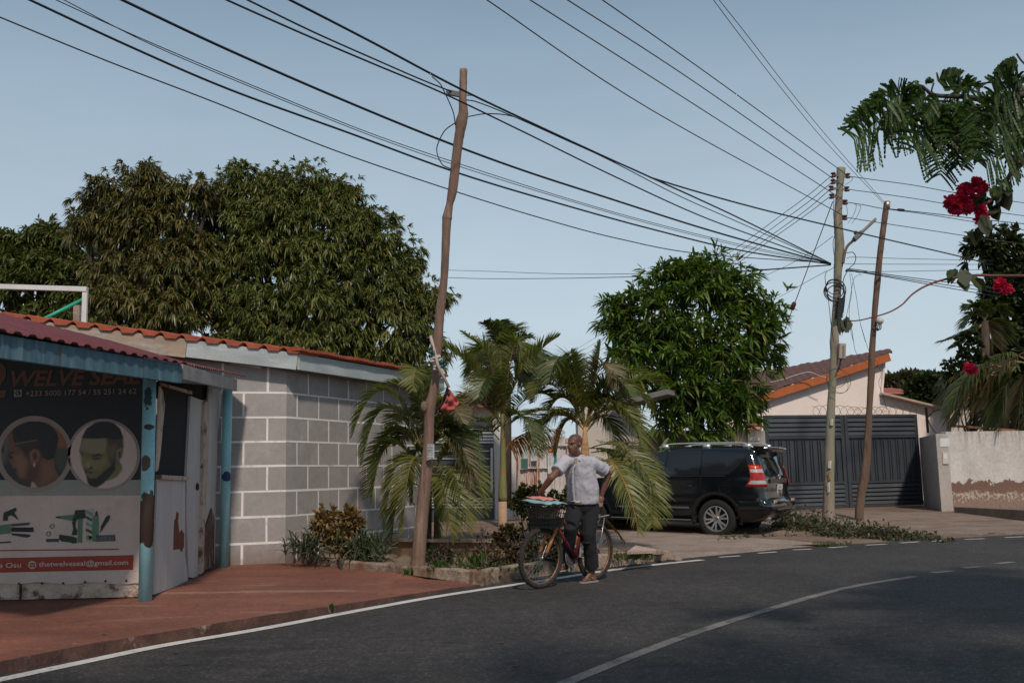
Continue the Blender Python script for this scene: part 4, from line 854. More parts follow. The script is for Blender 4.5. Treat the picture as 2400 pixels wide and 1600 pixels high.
for (x0, x1, y0, y1) in ((1752, 1784, 975, 1006),):
    mb = MB(); mb.prism([HF(x0, y0), HF(x1, y0), HF(x1, y1), HF(x0, y1)], HF.n*.03); wn = mb.build('window', plain('pink_window', (.45, .38, .36), .5), ph)
    mb = MB()
    for i in range(4): mb.beam(HF(x0, y0 + i*(y1-y0)/3, .05), HF(x1, y0 + i*(y1-y0)/3, .05), .03, .03)
    for i in range(3): mb.beam(HF(x0 + i*(x1-x0)/2, y0, .05), HF(x0 + i*(x1-x0)/2, y1, .05), .03, .03, up=HF.n)
    mb.build('burglar_bars', orange, wn)
# razor wire coil over the gate
mb = MB(); 
for x0, x1 in ((1905, 2150),):
    pts = []; n = 150
    for i in range(n):
        s = i/n; c = P(x0 + (x1-x0)*s, 972, 28.3); a_ = s*2*math.pi*15
        pts.append(c + LD*(.16*math.sin(a_)) + Vector((0, 0, .12 + .16*math.cos(a_)*(0.8+.2*math.sin(s*9)))))
    mb.tube(pts, .006, 4, cap=False)
tag(mb.build('razor_wire', plain('rusted_wire', (.10, .07, .06), .7)), 'coil of thin razor wire along the top of the grey gate', 'wire')
t = thing('fence_upright', 'thin rusty iron upright with a bent stay right of the grey gate', 'post', P(2172, 1010, 28))
MB().beam(P(2170, 954, 27.9), P(2175, 1014, 27.9), .05, .05, up=LN).build('upright', plain('rusty_iron', (.09, .05, .04), .8), t)
MB().tube(catmull([P(2174, 978, 27.9), P(2190, 963, 27.8), P(2218, 956, 27.7)], 5), .018, 6).build('stay', plain('grey_iron', (.12, .1, .09), .8), t)
MB().tube(catmull([P(2172, 975, 27.9), P(2182, 1000, 27.9), P(2195, 1016, 27.9)], 5), .012, 6).build('stay', plain('grey_iron2', (.12, .1, .09), .8), t)

# roofs glimpsed further off
def farhouse(name, lab, S, Y, rcol, wcol):
    t = thing(name, lab, 'house', P(S[0], S[3]+40, Y)); x0, x1, ytop, yeave, ybot = S
    a, b = P(x0, ybot, Y), P(x1, ybot, Y); a.z = b.z = 0; ze = P((x0+x1)/2, yeave, Y).z; zr_ = P((x0+x1)/2, ytop, Y+2.5).z; D = Vector((0, 5, 0))
    MB().hexa([a, b, b+D, a+D, a+Vector((0, 0, ze)), b+Vector((0, 0, ze)), b+D+Vector((0, 0, ze)), a+D+Vector((0, 0, ze))]).build('wall', wcol, t)
    e = Vector((.4, 0, 0)); f = Vector((0, -.4, -.08)); m_ = (b-a)*.12
    mb = MB(); A = [a+Vector((0, 0, ze))-e+f, b+Vector((0, 0, ze))+e+f, b+D+Vector((0, 0, ze))+e-f*1, a+D+Vector((0, 0, ze))-e-f]; r_ = [a+D*.5+m_, b+D*.5-m_]
    r_ = [Vector((q.x, q.y, zr_)) for q in r_]
    mb.add(A + r_, [(0, 1, 5, 4), (1, 2, 5), (2, 3, 4, 5), (3, 0, 4), (3, 2, 1, 0)]); mb.build('roof', rcol, t)
creamw = pm('cream_wall', (.5, .45, .4), .9, var=.08)
redroof = pm('faded_red_roof', (.33, .09, .05), .85, var=.25, vscale=2, fine=.2)
farhouse('far_house', 'far house with an orange red roof showing beyond the pink house', (2062, 2150, 908, 920, 960), 48, redroof, creamw)
farhouse('far_house', 'far house whose red roof edge shows left of the big dark right tree', (2195, 2300, 915, 935, 975), 44, redroof, creamw)
farhouse('far_house', 'white house with a pinkish tile roof half hidden behind the palms and gates', (1060, 1165, 918, 950, 1010), 36, redroof, creamw)
t = thing('gatehouse', 'small gatehouse with a grey concrete canopy slab jutting out under the round mango tree', 'gatehouse', P(1450, 1200, 25.5))
MB().beam(P(1440, 953, 24.6), P(1575, 920, 24.0), .8, .13).build('canopy_slab', pm('grey_eave', (.19, .18, .175), .9, var=.15, fine=.15), t, bevel=.01)
q_ = P(1425, 1100, 25.2); q_.z = 1.55; MB().box(q_, (1.5, 1.0, 3.1)).build('wall', creamw, t)

# ================================================================== POLES
def polemat(name, c, stains): return pm(name, c, 0.9, var=0.28, vscale=5, stretch=(3.5, 3.5, 0.28), fine=0.25, bump=0.5, bscale=16, stain=stains)
pole1 = polemat('brown_pole_wood', (0.195, 0.125, 0.095), [((0.30, 0.24, 0.20), 2.2, 0.53, 0.14, (3, 3, .35)), ((0.10, 0.05, 0.032), 3, 0.62, 0.1, (4, 4, .3))])
pole2 = polemat('lichen_pole_wood', (0.26, 0.21, 0.165), [((0.22, 0.23, 0.155), 1.1, 0.45, 0.14, (2, 2, .5)), ((0.10, 0.08, 0.06), 3, 0.62, 0.08, (4, 4, .4)), ((0.40, 0.37, 0.33), 4, 0.67, 0.05, (3, 3, 1))])
pole3 = polemat('dark_pole_wood', (0.135, 0.085, 0.060), [((0.22, 0.16, 0.12), 2.5, 0.57, 0.12, (3, 3, .3)), ((0.06, 0.035, 0.025), 2, 0.6, 0.1, (4, 4, .3))])
def pole(S, Y, parent, m, n=18, seed=1):
    pts = []; rad = []
    for (xl, xr, y) in S: pts.append(P((xl+xr)/2, y, Y)); rad.append((xr-xl)/2*Y/FPX)
    # resample
    c = catmull(pts, 5); r_ = []
    for i in range(len(pts)-1):
        for k in range(5): r_.append(rad[i]*(1-k/5) + rad[i+1]*k/5)
    r_.append(rad[-1]); rnd = random.Random(seed); r_ = [q*(1+rnd.uniform(-.03, .03)) for q in r_]
    mb = MB(); mb.tube(c, r_, n); return mb.build('shaft', m, parent, smooth=True)
Y1 = 13.15; p1 = thing('utility_pole', 'crooked leaning brown wooden pole in the planting bed with a flag tied on', 'pole', P(978, 1318, Y1))
pole([(962,996,1326),(966,998,1290),(973,1003,1220),(979,1008,1160),(986,1013,1100),(992,1016,1040),(994,1018,985),(993,1021,955),(1002,1025,930),(1010,1030,890),(1013,1034,830),(1015,1038,790),(1022,1043,720),(1032,1050,650),(1036,1057,530),(1036,1060,510),(1045,1062,480),(1050,1073,440),(1061,1084,345),(1066,1090,310),(1067,1096,285),(1074,1098,265),(1075,1094,235),(1076,1095,200),(1077,1096,163)], Y1, p1, pole1, seed=2)
mb = MB(); mb.ell(P(994, 953, Y1-.07), (.045, .05, .075)); mb.build('knot', pole1, p1, smooth=True)
iron = plain('galvanised_iron', (.16, .15, .145), .5, .5)
brk = MB().beam(P(1076, 222, Y1-.02), P(1047, 216, Y1-.1), .04, .07).build('bracket', iron, p1); MB().beam(P(1094, 223, Y1), P(1108, 223, Y1), .02, .02).build('bolt', iron, p1)
Y2 = G(1940, 1230, .04).y; p2 = thing('utility_pole', 'grey green lichen stained wooden pole carrying the street lamp', 'pole', G(1940, 1230, .04))
pole([(1925,1958,1240),(1928,1956,1200),(1931,1955,1130),(1933,1956,1060),(1936,1956,1000),(1940,1958,930),(1944,1961,880),(1946,1964,830),(1945,1966,800),(1948,1966,760),(1953,1971,690),(1954,1973,640),(1955,1977,610),(1956,1979,570),(1955,1976,540),(1954,1974,510),(1957,1974,480),(1960,1976,440),(1961,1982,394)], Y2, p2, pole2, seed=5)
Y3 = G(2008, 1222, .05).y; p3 = thing('utility_pole', 'thinner dark brown leaning pole right of the lamp pole', 'pole', G(2008, 1222, .05))
pole([(2004,2024,1232),(2004,2024,1200),(2009,2028,1160),(2016,2038,1110),(2023,2041,1060),(2027,2043,1010),(2031,2045,950),(2034,2050,880),(2036,2051,830),(2041,2054,770),(2044,2058,720),(2049,2064,660),(2054,2068,610),(2060,2074,560),(2068,2082,500),(2072,2085,474)], Y3, p3, pole3, seed=9)
cap_ = MB().tube([P(2079, 488, Y3-.01), P(2080, 472, Y3-.01)], .066, 12).build('steel_cap', plain('shiny_steel', (.5, .42, .36), .35, .7), p3, smooth=True)
# posters stuck to poles
wf = thing('paper_notice', 'white paper notice nailed to the leaning pole', 'notice', P(1006, 1060, Y1-.16))
def curl(S, Y, nm, m, par, r_=0.145):
    pts = [P(x, y, Y) for x, y in S]; mb = MB(); rows = []
    for k in range(2):
        a, b = (pts[0], pts[1]) if k == 0 else (pts[3], pts[2]); rows.append([a*(1-t_) + b*t_ + Vector((0, .05*(2*abs(t_-.45))**2, 0)) for t_ in [i/6 for i in range(7)]])
    mb.grid(rows); o = mb.build(nm, m, par); md = o.modifiers.new('thick', 'SOLIDIFY'); md.thickness = .002; return o
curl([(1000.5,1039),(1017,1040),(1017,1075),(998.5,1078)], Y1-.155, 'paper', plain('paper', (.62, .60, .57), .8), wf)
inkb = plain('printed_ink', (.03, .03, .035), .8); s_ = (Y1-.17)/FPX
for i, (tx, y, h, wd, x0) in enumerate((('WORKERS', 1043.5, 4.2, 14.5, 1001.3), ('NEEDED', 1051, 5, 12.5, 1002.6), ('URGENTLY', 1059, 5.6, 15, 1000.8), ('CALL OR WHATSAPP', 1064, 2.8, 14, 1000.3), ('FOR INTERVIEW', 1068, 2.6, 14, 1000.2), ('0244722386', 1076, 5.4, 15, 999.8))):
    mb = MB(); letters(mb, tx, h/.72*s_, P(x0, y, Y1-.172), (1, .0, 0), (0, 0, 1), wd*s_, bold=.02); mb.build('printed_line', inkb, wf, recalc=False)
for lab, S, mcol in (('torn white paper scrap pasted low on the lamp pole', [(1942,1080),(1952,1078),(1950,1098),(1941,1096)], (.55,.53,.5)), ('small red and white sticker high on the lamp pole', [(1947,981),(1956,981),(1955,997),(1946,996)], (.52,.46,.43)), ('ragged brown paper scrap pasted under the white scrap on the lamp pole', [(1941,1108),(1951,1104),(1950,1122),(1942,1126)], (.30,.22,.10)), ('flaking pale paper near the foot of the lamp pole', [(1939,1132),(1947,1126),(1948,1150),(1940,1156)], (.5,.46,.42))):
    t = thing('pasted_scrap', lab, 'sticker', P(S[0][0], S[0][1], Y2-.15)); curl(S, Y2-.16, 'paper', pm('scrap_paper', mcol, .85, var=.25, vscale=12, fine=.3), t)
# lamp, insulators, boxes on the poles
lamp = thing('street_lamp', 'grey street lamp head on a curved arm from the lamp pole', 'street lamp', P(1982, 600, Y2))
MB().tube(catmull([P(1976, 618, Y2-.1), P(1980, 595, Y2-.13), P(1986, 577, Y2-.15), P(2004, 560, Y2-.2)], 6), .03, 8).build('arm', plain('brown_arm', (.20, .14, .11), .5, .3), lamp, smooth=True)
lg = pm('lamp_grey', (.16, .15, .145), .5, .2); 
hd = MB(); A_ = P(2001, 562, Y2-.2); B_ = P(2052, 514, Y2-.3); M_ = A_*.65 + B_*.35
hd.beam(A_, M_, .24, .10); hd.build('lamp_housing', lg, lamp, bevel=.015); MB().beam(M_, B_, .21, .055).build('lamp_panel', plain('lamp_panel_grey', (.24, .22, .2), .45), lamp, bevel=.01)
MB().ell(P(2006, 546, Y2-.2), (.05, .05, .05)).build('photocell', plain('photocell_teal', (.03, .14, .15), .4), lamp, smooth=True)
ins = pm('brown_porcelain', (.10, .035, .025), .3, var=.15)
insP = [(1987,412,1),(1985,443,1),(1981,474,1),(1980,510,1),(1953,410,0),(1952,426,0),(1948,441,0),(1949,460,0)]
ni = ['topmost', 'second from top', 'third from top', 'lowest']
for i, (x, y, r_) in enumerate(insP):
    t = thing('insulator', '%s brown spool insulator on the %s side of the lamp pole' % (ni[i % 4], 'right' if r_ else 'left'), 'insulator', P(x, y, Y2-.05), group='insulators on the lamp pole')
    c = P(x, y, Y2-.08); MB().lathe(c - Vector((0, 0, .05)), [(.001, 0), (.055, 0), (.06, .02), (.035, .035), (.03, .05), (.035, .065), (.06, .08), (.05, .1), (.001, .1)], (0, 0, 1), 14).build('spool', ins, t, smooth=True)
    MB().beam(c, P(1968, y+2, Y2-.05), .03, .05).build('bracket', iron, t)
t = thing('junction_box', 'black ribbed cable joint box strapped to the lamp pole', 'box', P(1968, 720, Y2-.15)); q0, q1 = P(1971, 700, Y2-.17), P(1966, 744, Y2-.17)
MB().beam(q0, q1, .13, .12, up=(0, 1, 0)).build('box_body', plain('black_plastic', (.015, .016, .018), .5), t, bevel=.015)
mb = MB()
for i in range(9): p = q0*(1-i/8) + q1*(i/8); mb.beam(p - Vector((.075, 0, 0)), p + Vector((.075, 0, 0)), .14, .012)
mb.build('box_ribs', plain('black_plastic2', (.02, .021, .023), .5), t)
t = thing('meter_box', 'beige meter box on the right side of the lamp pole', 'box', P(1972, 822, Y2)); MB().beam(P(1973, 805, Y2-.12), P(1972, 841, Y2-.12), .15, .16, up=(0, 1, 0)).build('box_body', plain('beige_plastic', (.33, .28, .24), .5), t, bevel=.015)
mb = MB()
for i in range(7): mb.beam(P(1974.5, 811+i*4, Y2-.205), P(1979, 811+i*4, Y2-.205), .01, .012)
mb.build('vent_slots', plain('slot_brown', (.10, .08, .07), .6), t)
MB().tube(catmull([P(1971, 842, Y2-.12), P(1967, 860, Y2-.16), P(1962, 872, Y2-.15)], 5), .02, 6).build('cable_tail', plain('black_rubber', (.015, .015, .016), .6), t)
t = thing('sensor_box', 'white rounded box with black cables on the thin dark pole', 'box', P(2062, 755, Y3-.1))
mb = MB(); c = P(2062, 752, Y3-.12); mb.ell(c, (.09, .09, .08)); mb.build('box_body', plain('white_plastic2', (.5, .49, .48), .4), t, smooth=True)
mb = MB()
for i in range(4): mb.tube(catmull([P(2056+i*3, 760, Y3-.15), P(2052+i*4, 771, Y3-.19), P(2058, 774-i, Y3-.14), P(2048, 762, Y3-.12)], 5), .012, 6)
mb.build('cables', plain('black_rubber2', (.015, .015, .016), .6), t)
t = tag(MB().torus(P(1956, 677, Y2-.17), .21, .012, (.15, -1, .1), 40, 6).torus(P(1958, 680, Y2-.18), .24, .012, (.1, -1, -.1), 40, 6).torus(P(1955, 684, Y2-.19), .22, .012, (-.1, -1, .1), 40, 6).torus(P(1959, 688, Y2-.18), .19, .012, (0, -1, .15), 40, 6).torus(P(1954, 672, Y2-.18), .17, .010, (.1, -1, .1), 40, 6).build('cable_coil', plain('black_cable', (.012, .013, .016), .5), smooth=True), 'coil of spare black cable hanging on the lamp pole', 'cable')
t = tag(MB().torus(P(1966, 893, Y2-.18), .27, .005, (.1, -1, 0), 30, 4).torus(P(1960, 886, Y2-.17), .21, .005, (-.2, -1, .1), 30, 4).torus(P(1968, 900, Y2-.17), .2, .005, (.2, -1, .2), 30, 4).build('wire_coil', plain('thin_wire', (.05, .045, .045), .6)), 'loose loops of thin wire lower on the lamp pole', 'wire')
# flag tied to the leaning pole
fl = thing('flag', 'faded flag rolled on a stick tied to the leaning pole', 'flag', P(1020, 880, Y1-.2))
MB().tube([P(1009, 787, Y1-.22), P(1026, 855, Y1-.24), P(1052, 908, Y1-.26)], .020, 8).build('stick', pm('pale_stick', (.42, .33, .29), .85, var=.15, stretch=(1, 1, 4)), fl, smooth=True)
def cloth(S, Y, nm, m, amp=.03, n=10):
    A, B, C_, D_ = [P(x, y, Y) for x, y in S]; rows = []
    for i in range(n+1):
        u = i/n; row = []
        for j in range(n+1):
            v = j/n; p = A*(1-u)*(1-v) + B*u*(1-v) + C_*u*v + D_*(1-u)*v; row.append(p + Vector((0, amp*math.sin(u*9+v*4) + amp*.6*math.sin(v*13), 0)))
        rows.append(row)
    mb = MB(); mb.grid(rows); o = mb.build(nm, m, fl, smooth=True); md = o.modifiers.new('thick', 'SOLIDIFY'); md.thickness = .004; return o
fab = lambda n, c: pm('cloth_' + n, c, .9, var=.12, vscale=7, fine=.1)
cloth([(1008,836),(1030,829),(1039,846),(1008,850)], Y1-.21, 'flag_white', fab('white', (.55, .52, .51)))
cloth([(1009,800),(1018,818),(1020,832),(1008,828)], Y1-.24, 'flag_green', fab('green', (.03, .13, .13))); cloth([(1028,846),(1040,838),(1045,858),(1036,862)], Y1-.24, 'flag_green', fab('green2', (.03, .13, .13)))
cloth([(1015,853),(1031,853),(1033,869),(1016,868)], Y1-.19, 'flag_white', fab('white2', (.55, .52, .51)))
cloth([(1047,907),(1055,914),(1052,940),(1025,964)], Y1-.26, 'flag_black', fab('black', (.012, .012, .015))); cloth([(1054,912),(1077,943),(1062,963),(1030,962)], Y1-.27, 'flag_red', fab('red', (.38, .085, .075)))
# ================================================================== CAR
ht_ = R(31.0); fw = Vector((-math.cos(ht_), math.sin(ht_), 0)); lf = Vector((-fw.y, fw.x, 0)); pit = 0.022
fwp = (fw*math.cos(pit) + Vector((0, 0, math.sin(pit)))).normalized(); upv = fwp.cross(lf).normalized(); 
if upv.z < 0: upv = -upv
wc = P(1677.5, 1215.5, 20.0); TR = 0.388
org = wc - lf*0.93 - upv*TR
CM = Matrix((fwp, lf, upv)).transposed().to_4x4(); CM.translation = org
car = thing('parked_car', 'black parked suv with silver roof rails and red tail lights', 'car', mat=CM)
m, n_, l_, cp = newmat('black_car_paint'); cp.inputs['Base Color'].default_value = (.004, .006, .009, 1); cp.inputs['Roughness'].default_value = .22; cp.inputs['Coat Weight'].default_value = .55; cp.inputs['Coat Roughness'].default_value = .06; cp.inputs['Specular IOR Level'].default_value = .5
tc = n_.new('ShaderNodeTexCoord'); tn = noise(n_, l_, tc.outputs['Object'], 3, 6); r_ = ramp(n_, l_, tn.outputs['Fac'], [(.35, (.07,)*3), (.7, (.16,)*3)]); l_.new(r_.outputs[0], cp.inputs['Roughness'])
paint = m
m, n_, l_, gb = newmat('tinted_glass'); gb.inputs['Base Color'].default_value = (.014, .017, .020, 1); gb.inputs['Roughness'].default_value = .05; gb.inputs['Specular IOR Level'].default_value = .6; tint = m
rubber = pm('tyre_rubber', (.014, .014, .014), .85, var=.2, vscale=8, fine=.2); blackpl = plain('black_trim', (.012, .012, .013), .55); chrome = plain('chrome', (.62, .62, .63), .18, 1); alloy = plain('alloy', (.50, .50, .50), .32, .8)
LV = [(.34,-.80,3.45,.84),(.42,-.98,3.62,.895),(.50,-1.04,3.66,.915),(.62,-1.06,3.69,.93),(.72,-1.055,3.70,.935),(.78,-.99,3.70,.935),(.90,-.975,3.69,.94),(1.02,-.97,3.66,.94),(1.12,-.965,3.55,.935),(1.17,-.955,3.2,.93),(1.21,-.95,2.50,.925),(1.30,-.925,2.36,.905),(1.42,-.89,2.16,.875),(1.55,-.845,1.92,.84),(1.66,-.80,1.68,.81),(1.735,-.76,1.45,.775),(1.785,-.70,1.22,.72),(1.815,-.58,1.05,.60),(1.83,-.42,.9,.45)]
def lv(z):
    for i in range(len(LV)-1):
        if LV[i][0] <= z <= LV[i+1][0]:
            t_ = (z-LV[i][0])/(LV[i+1][0]-LV[i][0]); return [LV[i][k]*(1-t_) + LV[i+1][k]*t_ for k in range(1, 4)]
    return list(LV[0][1:]) if z < LV[0][0] else list(LV[-1][1:])
RC = .17
def outline(z, nS=60, nC=6, nR=16):
    xr, xf, w_ = lv(z); rf = .45; pts = []
    for i in range(nS): x = (xf-rf) + ((xr+RC)-(xf-rf))*i/nS; pts.append((x, w_*(1-.02*max(0, (x-2)/1.7)**2)))
    for i in range(nC): a = math.pi/2*i/nC; pts.append((xr+RC - RC*math.sin(a), w_-RC + RC*math.cos(a)))
    for i in range(nR+1): y = (w_-RC)*(1-2*i/nR); pts.append((xr - .045*(1-(y/(w_-RC))**2), y))
    for i in range(1, nC+1): a = math.pi/2*(1-i/nC); pts.append((xr+RC - RC*math.sin(a), -(w_-RC) - RC*math.cos(a)))
    for i in range(1, nS+1): x = (xr+RC) + ((xf-rf)-(xr+RC))*i/nS; pts.append((x, -w_*(1-.02*max(0, (x-2)/1.7)**2)))
    for i in range(1, 13): a = math.pi*i/13; pts.append((xf-rf + rf*math.sin(a), -w_*.98*math.cos(a)))
    return pts
def zlev():
    z = .34; o = []
    while z < 1.83: o.append(z); z += .03
    return o + [1.83]
ZL = zlev(); OL = [[Vector((x, y, z)) for x, y in outline(z)] for z in ZL]; NP = len(OL[0])
mb = MB(); vs = [p for r_ in OL for p in r_]; fs = []
AR = .475; wcs = ((0, TR), (2.79, TR))
for i in range(len(ZL)-1):
    for j in range(NP):
        k = (j+1) % NP; q4 = [OL[i][j], OL[i][k], OL[i+1][k], OL[i+1][j]]; c = sum(q4, Vector())/4
        if abs(c.y) > .7 and any(math.hypot(c.x-wx, c.z-wz) < AR-.01 for wx, wz in wcs): continue
        fs.append((i*NP+j, i*NP+k, (i+1)*NP+k, (i+1)*NP+j))
mb.add(vs, fs); mb.add(OL[-1], [tuple(range(NP))]); mb.add(OL[0], [tuple(range(NP))])
body = mb.build('body', paint, car, smooth=True, local=True)
try:
    md = body.modifiers.new('edge', 'EDGE_SPLIT'); md.split_angle = R(42)
except Exception: pass
mb = MB()
for wx, wz in wcs:
    for sd_ in (1, -1):
        mb = MB(); n = 24; R1 = []; R2 = []; R3 = []
        for i in range(n+1):
            a = R(-12) + R(204)*i/n; y = lv(min(1.0, max(.36, wz + AR*math.sin(a))))[2]
            R1.append((wx + AR*.97*math.cos(a), sd_*(y+.012), wz + AR*.97*math.sin(a))); R2.append((wx + (AR+.055)*math.cos(a), sd_*(y+.006), wz + (AR+.055)*math.sin(a))); R3.append((wx + AR*.97*math.cos(a), sd_*.45, wz + AR*.97*math.sin(a)))
        mb.grid([R3, R1, R2])
        mb.add([(wx, sd_*.46, wz)] + R3, [(0, i+1, i+2) for i in range(n)])
        mb.build('wheel_arch', blackpl, car, smooth=True, local=True)
def side(x, z, off=.004): return Vector((x, lv(z)[2] + off, z))
def spanel(pts, m, name, off=.005, par=car, th=.004):
    o = []
    n = len(pts)
    for i in range(n):
        a, b = pts[i], pts[(i+1) % n]; k = max(1, int(math.hypot(b[0]-a[0], b[1]-a[1])/.08))
        for j in range(k): o.append((a[0]+(b[0]-a[0])*j/k, a[1]+(b[1]-a[1])*j/k))
    # strips by height so that the pane follows the body curve
    zs_ = [p[1] for p in o]; z0, z1 = min(zs_), max(zs_); N = max(2, int((z1-z0)/.05)); rows = []
    for i in range(N+1):
        z = z0 + (z1-z0)*(.001 + .998*i/N); xs_ = []
        for j in range(n):
            a, b = pts[j], pts[(j+1) % n]
            if (a[1]-z)*(b[1]-z) <= 0 and a[1] != b[1]: xs_.append(a[0] + (b[0]-a[0])*(z-a[1])/(b[1]-a[1]))
        rows.append([side(min(xs_) + (max(xs_)-min(xs_))*k/6, z, off) for k in range(7)])
    mb = MB(); mb.grid(rows); return mb.build(name, m, par, smooth=True, local=True)
spanel([(.27,1.25),(-.22,1.25),(-.34,1.30),(-.56,1.52),(-.60,1.60),(-.56,1.68),(-.50,1.71),(.27,1.73)], tint, 'side_window')
spanel([(1.02,1.25),(.33,1.25),(.30,1.74),(.98,1.74)], tint, 'side_window')
spanel([(2.12,1.25),(1.09,1.25),(1.05,1.74),(1.42,1.71),(1.75,1.55)], tint, 'side_window')
# door seams, belt trim, handles, strips
mb = MB()
gapm = plain('gap_black', (.003, .003, .004), .6)
def seam(pts, w_=.008, off=.003):
    pts = [side(x, z, off) for x, z in pts]; MB().tube(pts, w_, 5).build('panel_gap', gapm, car, local=True)
seam([(.285,1.74),(.285,1.45),(.285,1.2),(.30,1.0),(.36,.90),(.45,.70),(.52,.45)]); seam([(1.05,1.74),(1.06,1.45),(1.08,1.2),(1.09,.9),(1.09,.5)]); seam([(2.2,1.2),(2.2,.9),(2.15,.5)])
seam([(-.30,.98),(-.30,1.05),(-.10,1.05),(-.08,.97),(-.12,.92),(-.28,.92),(-.30,.98)], .004)
mb = MB(); mb.tube([side(x, 1.225, .006) for x in (-.22, 0, .3, .8, 1.3, 1.8, 2.15)], .012, 6); mb.build('belt_trim', blackpl, car, local=True)
for x in (.47, 1.32):
    mb = MB(); mb.tube([side(x, 1.03, .0), side(x+.03, 1.03, .035), side(x+.19, 1.03, .035), side(x+.22, 1.03, 0)], .016, 8); mb.build('door_handle', paint, car, smooth=True, local=True)
for xa, xb in ((.55, 1.07), (1.11, 2.1)):
    mb = MB(); mb.beam(side(xa, .60, .012), side(xb, .60, .012), .02, .035); mb.build('door_strip', plain('bright_strip', (.30, .30, .31), .25, .8), car, local=True, bevel=.004)
mb = MB(); mb.beam((.42, .90, .34), (2.35, .90, .36), .16, .05); rb_ = mb.build('running_board', blackpl, car, local=True, bevel=.01)
mb = MB(); mb.beam((.50, .985, .362), (2.25, .985, .376), .012, .012); mb.build('board_edge', plain('edge_bright', (.5, .5, .5), .3, .7), rb_, local=True)
mb = MB(); mb.box((.44, .93, .36), (.07, .03, .16)); mb.build('mud_flap', blackpl, car, local=True)
# roof rails
for sd_ in (1, -1):
    mb = MB(); y = sd_*.66; pr = catmull([(1.28, y, 1.80), (1.10, y, 1.865), (.6, y, 1.885), (-.2, y, 1.885), (-.55, y, 1.87), (-.72, y, 1.79)], 5)
    mb.tube(pr, .017, 8); 
    for x in (1.15, .25, -.60): mb.beam((x-.08, y, 1.82), (x+.08, y, 1.82), .035, .08)
    mb.build('roof_rail', plain('silver_rail', (.60, .61, .62), .3, .6), car, smooth=True, local=True)
# spoiler
mb = MB(); prof = [(-.40, 1.815), (-.70, 1.835), (-1.00, 1.80), (-1.02, 1.765), (-.97, 1.705), (-.80, 1.645)]; rows = []
for y in (-.66, -.62, -.3, 0, .3, .62, .66):
    k = .93 if abs(y) > .63 else 1; rows.append([Vector((x*k - .03*(1-(y/.66)**2)*(x < -.6), y, z - .012*(abs(y)/.66)**2)) for x, z in prof])
mb.grid(rows, close=True); mb.poly(rows[0]); mb.poly(rows[-1]); mb.build('spoiler', paint, car, smooth=False, local=True, bevel=.012)
def rear(y, z, off=.006):
    xr, xf, w_ = lv(z); return Vector((xr - .045*(1-min(1, abs(y)/(w_-RC))**2) - off, y, z))
def rpanel(yz, m, name, off=.006, par=car):
    z0 = min(z for y, z in yz); z1 = max(z for y, z in yz); rows = []; N = max(2, int((z1-z0)/.04))
    for i in range(N+1):
        z = z0 + (z1-z0)*(.001+.998*i/N); ys_ = []
        for j in range(len(yz)):
            a, b = yz[j], yz[(j+1) % len(yz)]
            if (a[1]-z)*(b[1]-z) <= 0 and a[1] != b[1]: ys_.append(a[0] + (b[0]-a[0])*(z-a[1])/(b[1]-a[1]))
        rows.append([rear(min(ys_) + (max(ys_)-min(ys_))*k/10, z, off) for k in range(11)])
    mb = MB(); mb.grid(rows); return mb.build(name, m, par, smooth=True, local=True)
rpanel([(-.68,1.24),(.68,1.24),(.62,1.62),(.55,1.68),(-.55,1.68),(-.62,1.62)], tint, 'rear_window')
mb = MB(); mb.tube([rear(.05, 1.245, .03), rear(.25, 1.34, .025), rear(.38, 1.40, .025)], .012, 6); mb.build('rear_wiper', blackpl, car, local=True)
mb = MB(); mb.beam(rear(-.55, 1.13, .02), rear(.55, 1.13, .02), .03, .085); gar = mb.build('tailgate_garnish', plain('dark_chrome', (.12, .125, .13), .25, .8), car, local=True, bevel=.006)
mb = MB(); c = rear(0, 1.215, .03); ax = (-1, 0, .1)
def ellipse(mb, c, a, b, r_, n=28):
    pts = [c + Vector((0, a*math.cos(2*math.pi*i/n), b*math.sin(2*math.pi*i/n))) for i in range(n+1)]; mb.tube(pts, r_, 5, cap=False)
ellipse(mb, c, .075, .052, .008); ellipse(mb, c, .022, .048, .007); ellipse(mb, c + Vector((0, 0, .022)), .055, .020, .007); mb.build('emblem', chrome, car, smooth=True, local=True)
pl_ = MB().box((-1.02, -.02, .94), (.015, .34, .24), rot=Matrix.Rotation(R(-4), 3, 'Y')).build('number_plate', plain('plate_white', (.55, .53, .49), .6), car, local=True, bevel=.004)
for tx, zz_, hh, ww in (('GT', .985, .075, .11), ('7202-12', .875, .085, .30)):
    mb = MB(); letters(mb, tx, hh/.72, (-1.033, -.02 + ww/2, zz_), (0, -1, 0), (0, 0, 1), ww, bold=.02); mb.build('plate_lettering', plain('plate_ink', (.03, .03, .03), .6), pl_, local=True, recalc=False)
mb = MB(); mb.beam((-1.03, -.22, .80), (-1.03, .20, .80), .03, .03); mb.build('plate_shelf', plain('shelf_grey', (.25, .25, .25), .3, .7), car, local=True)
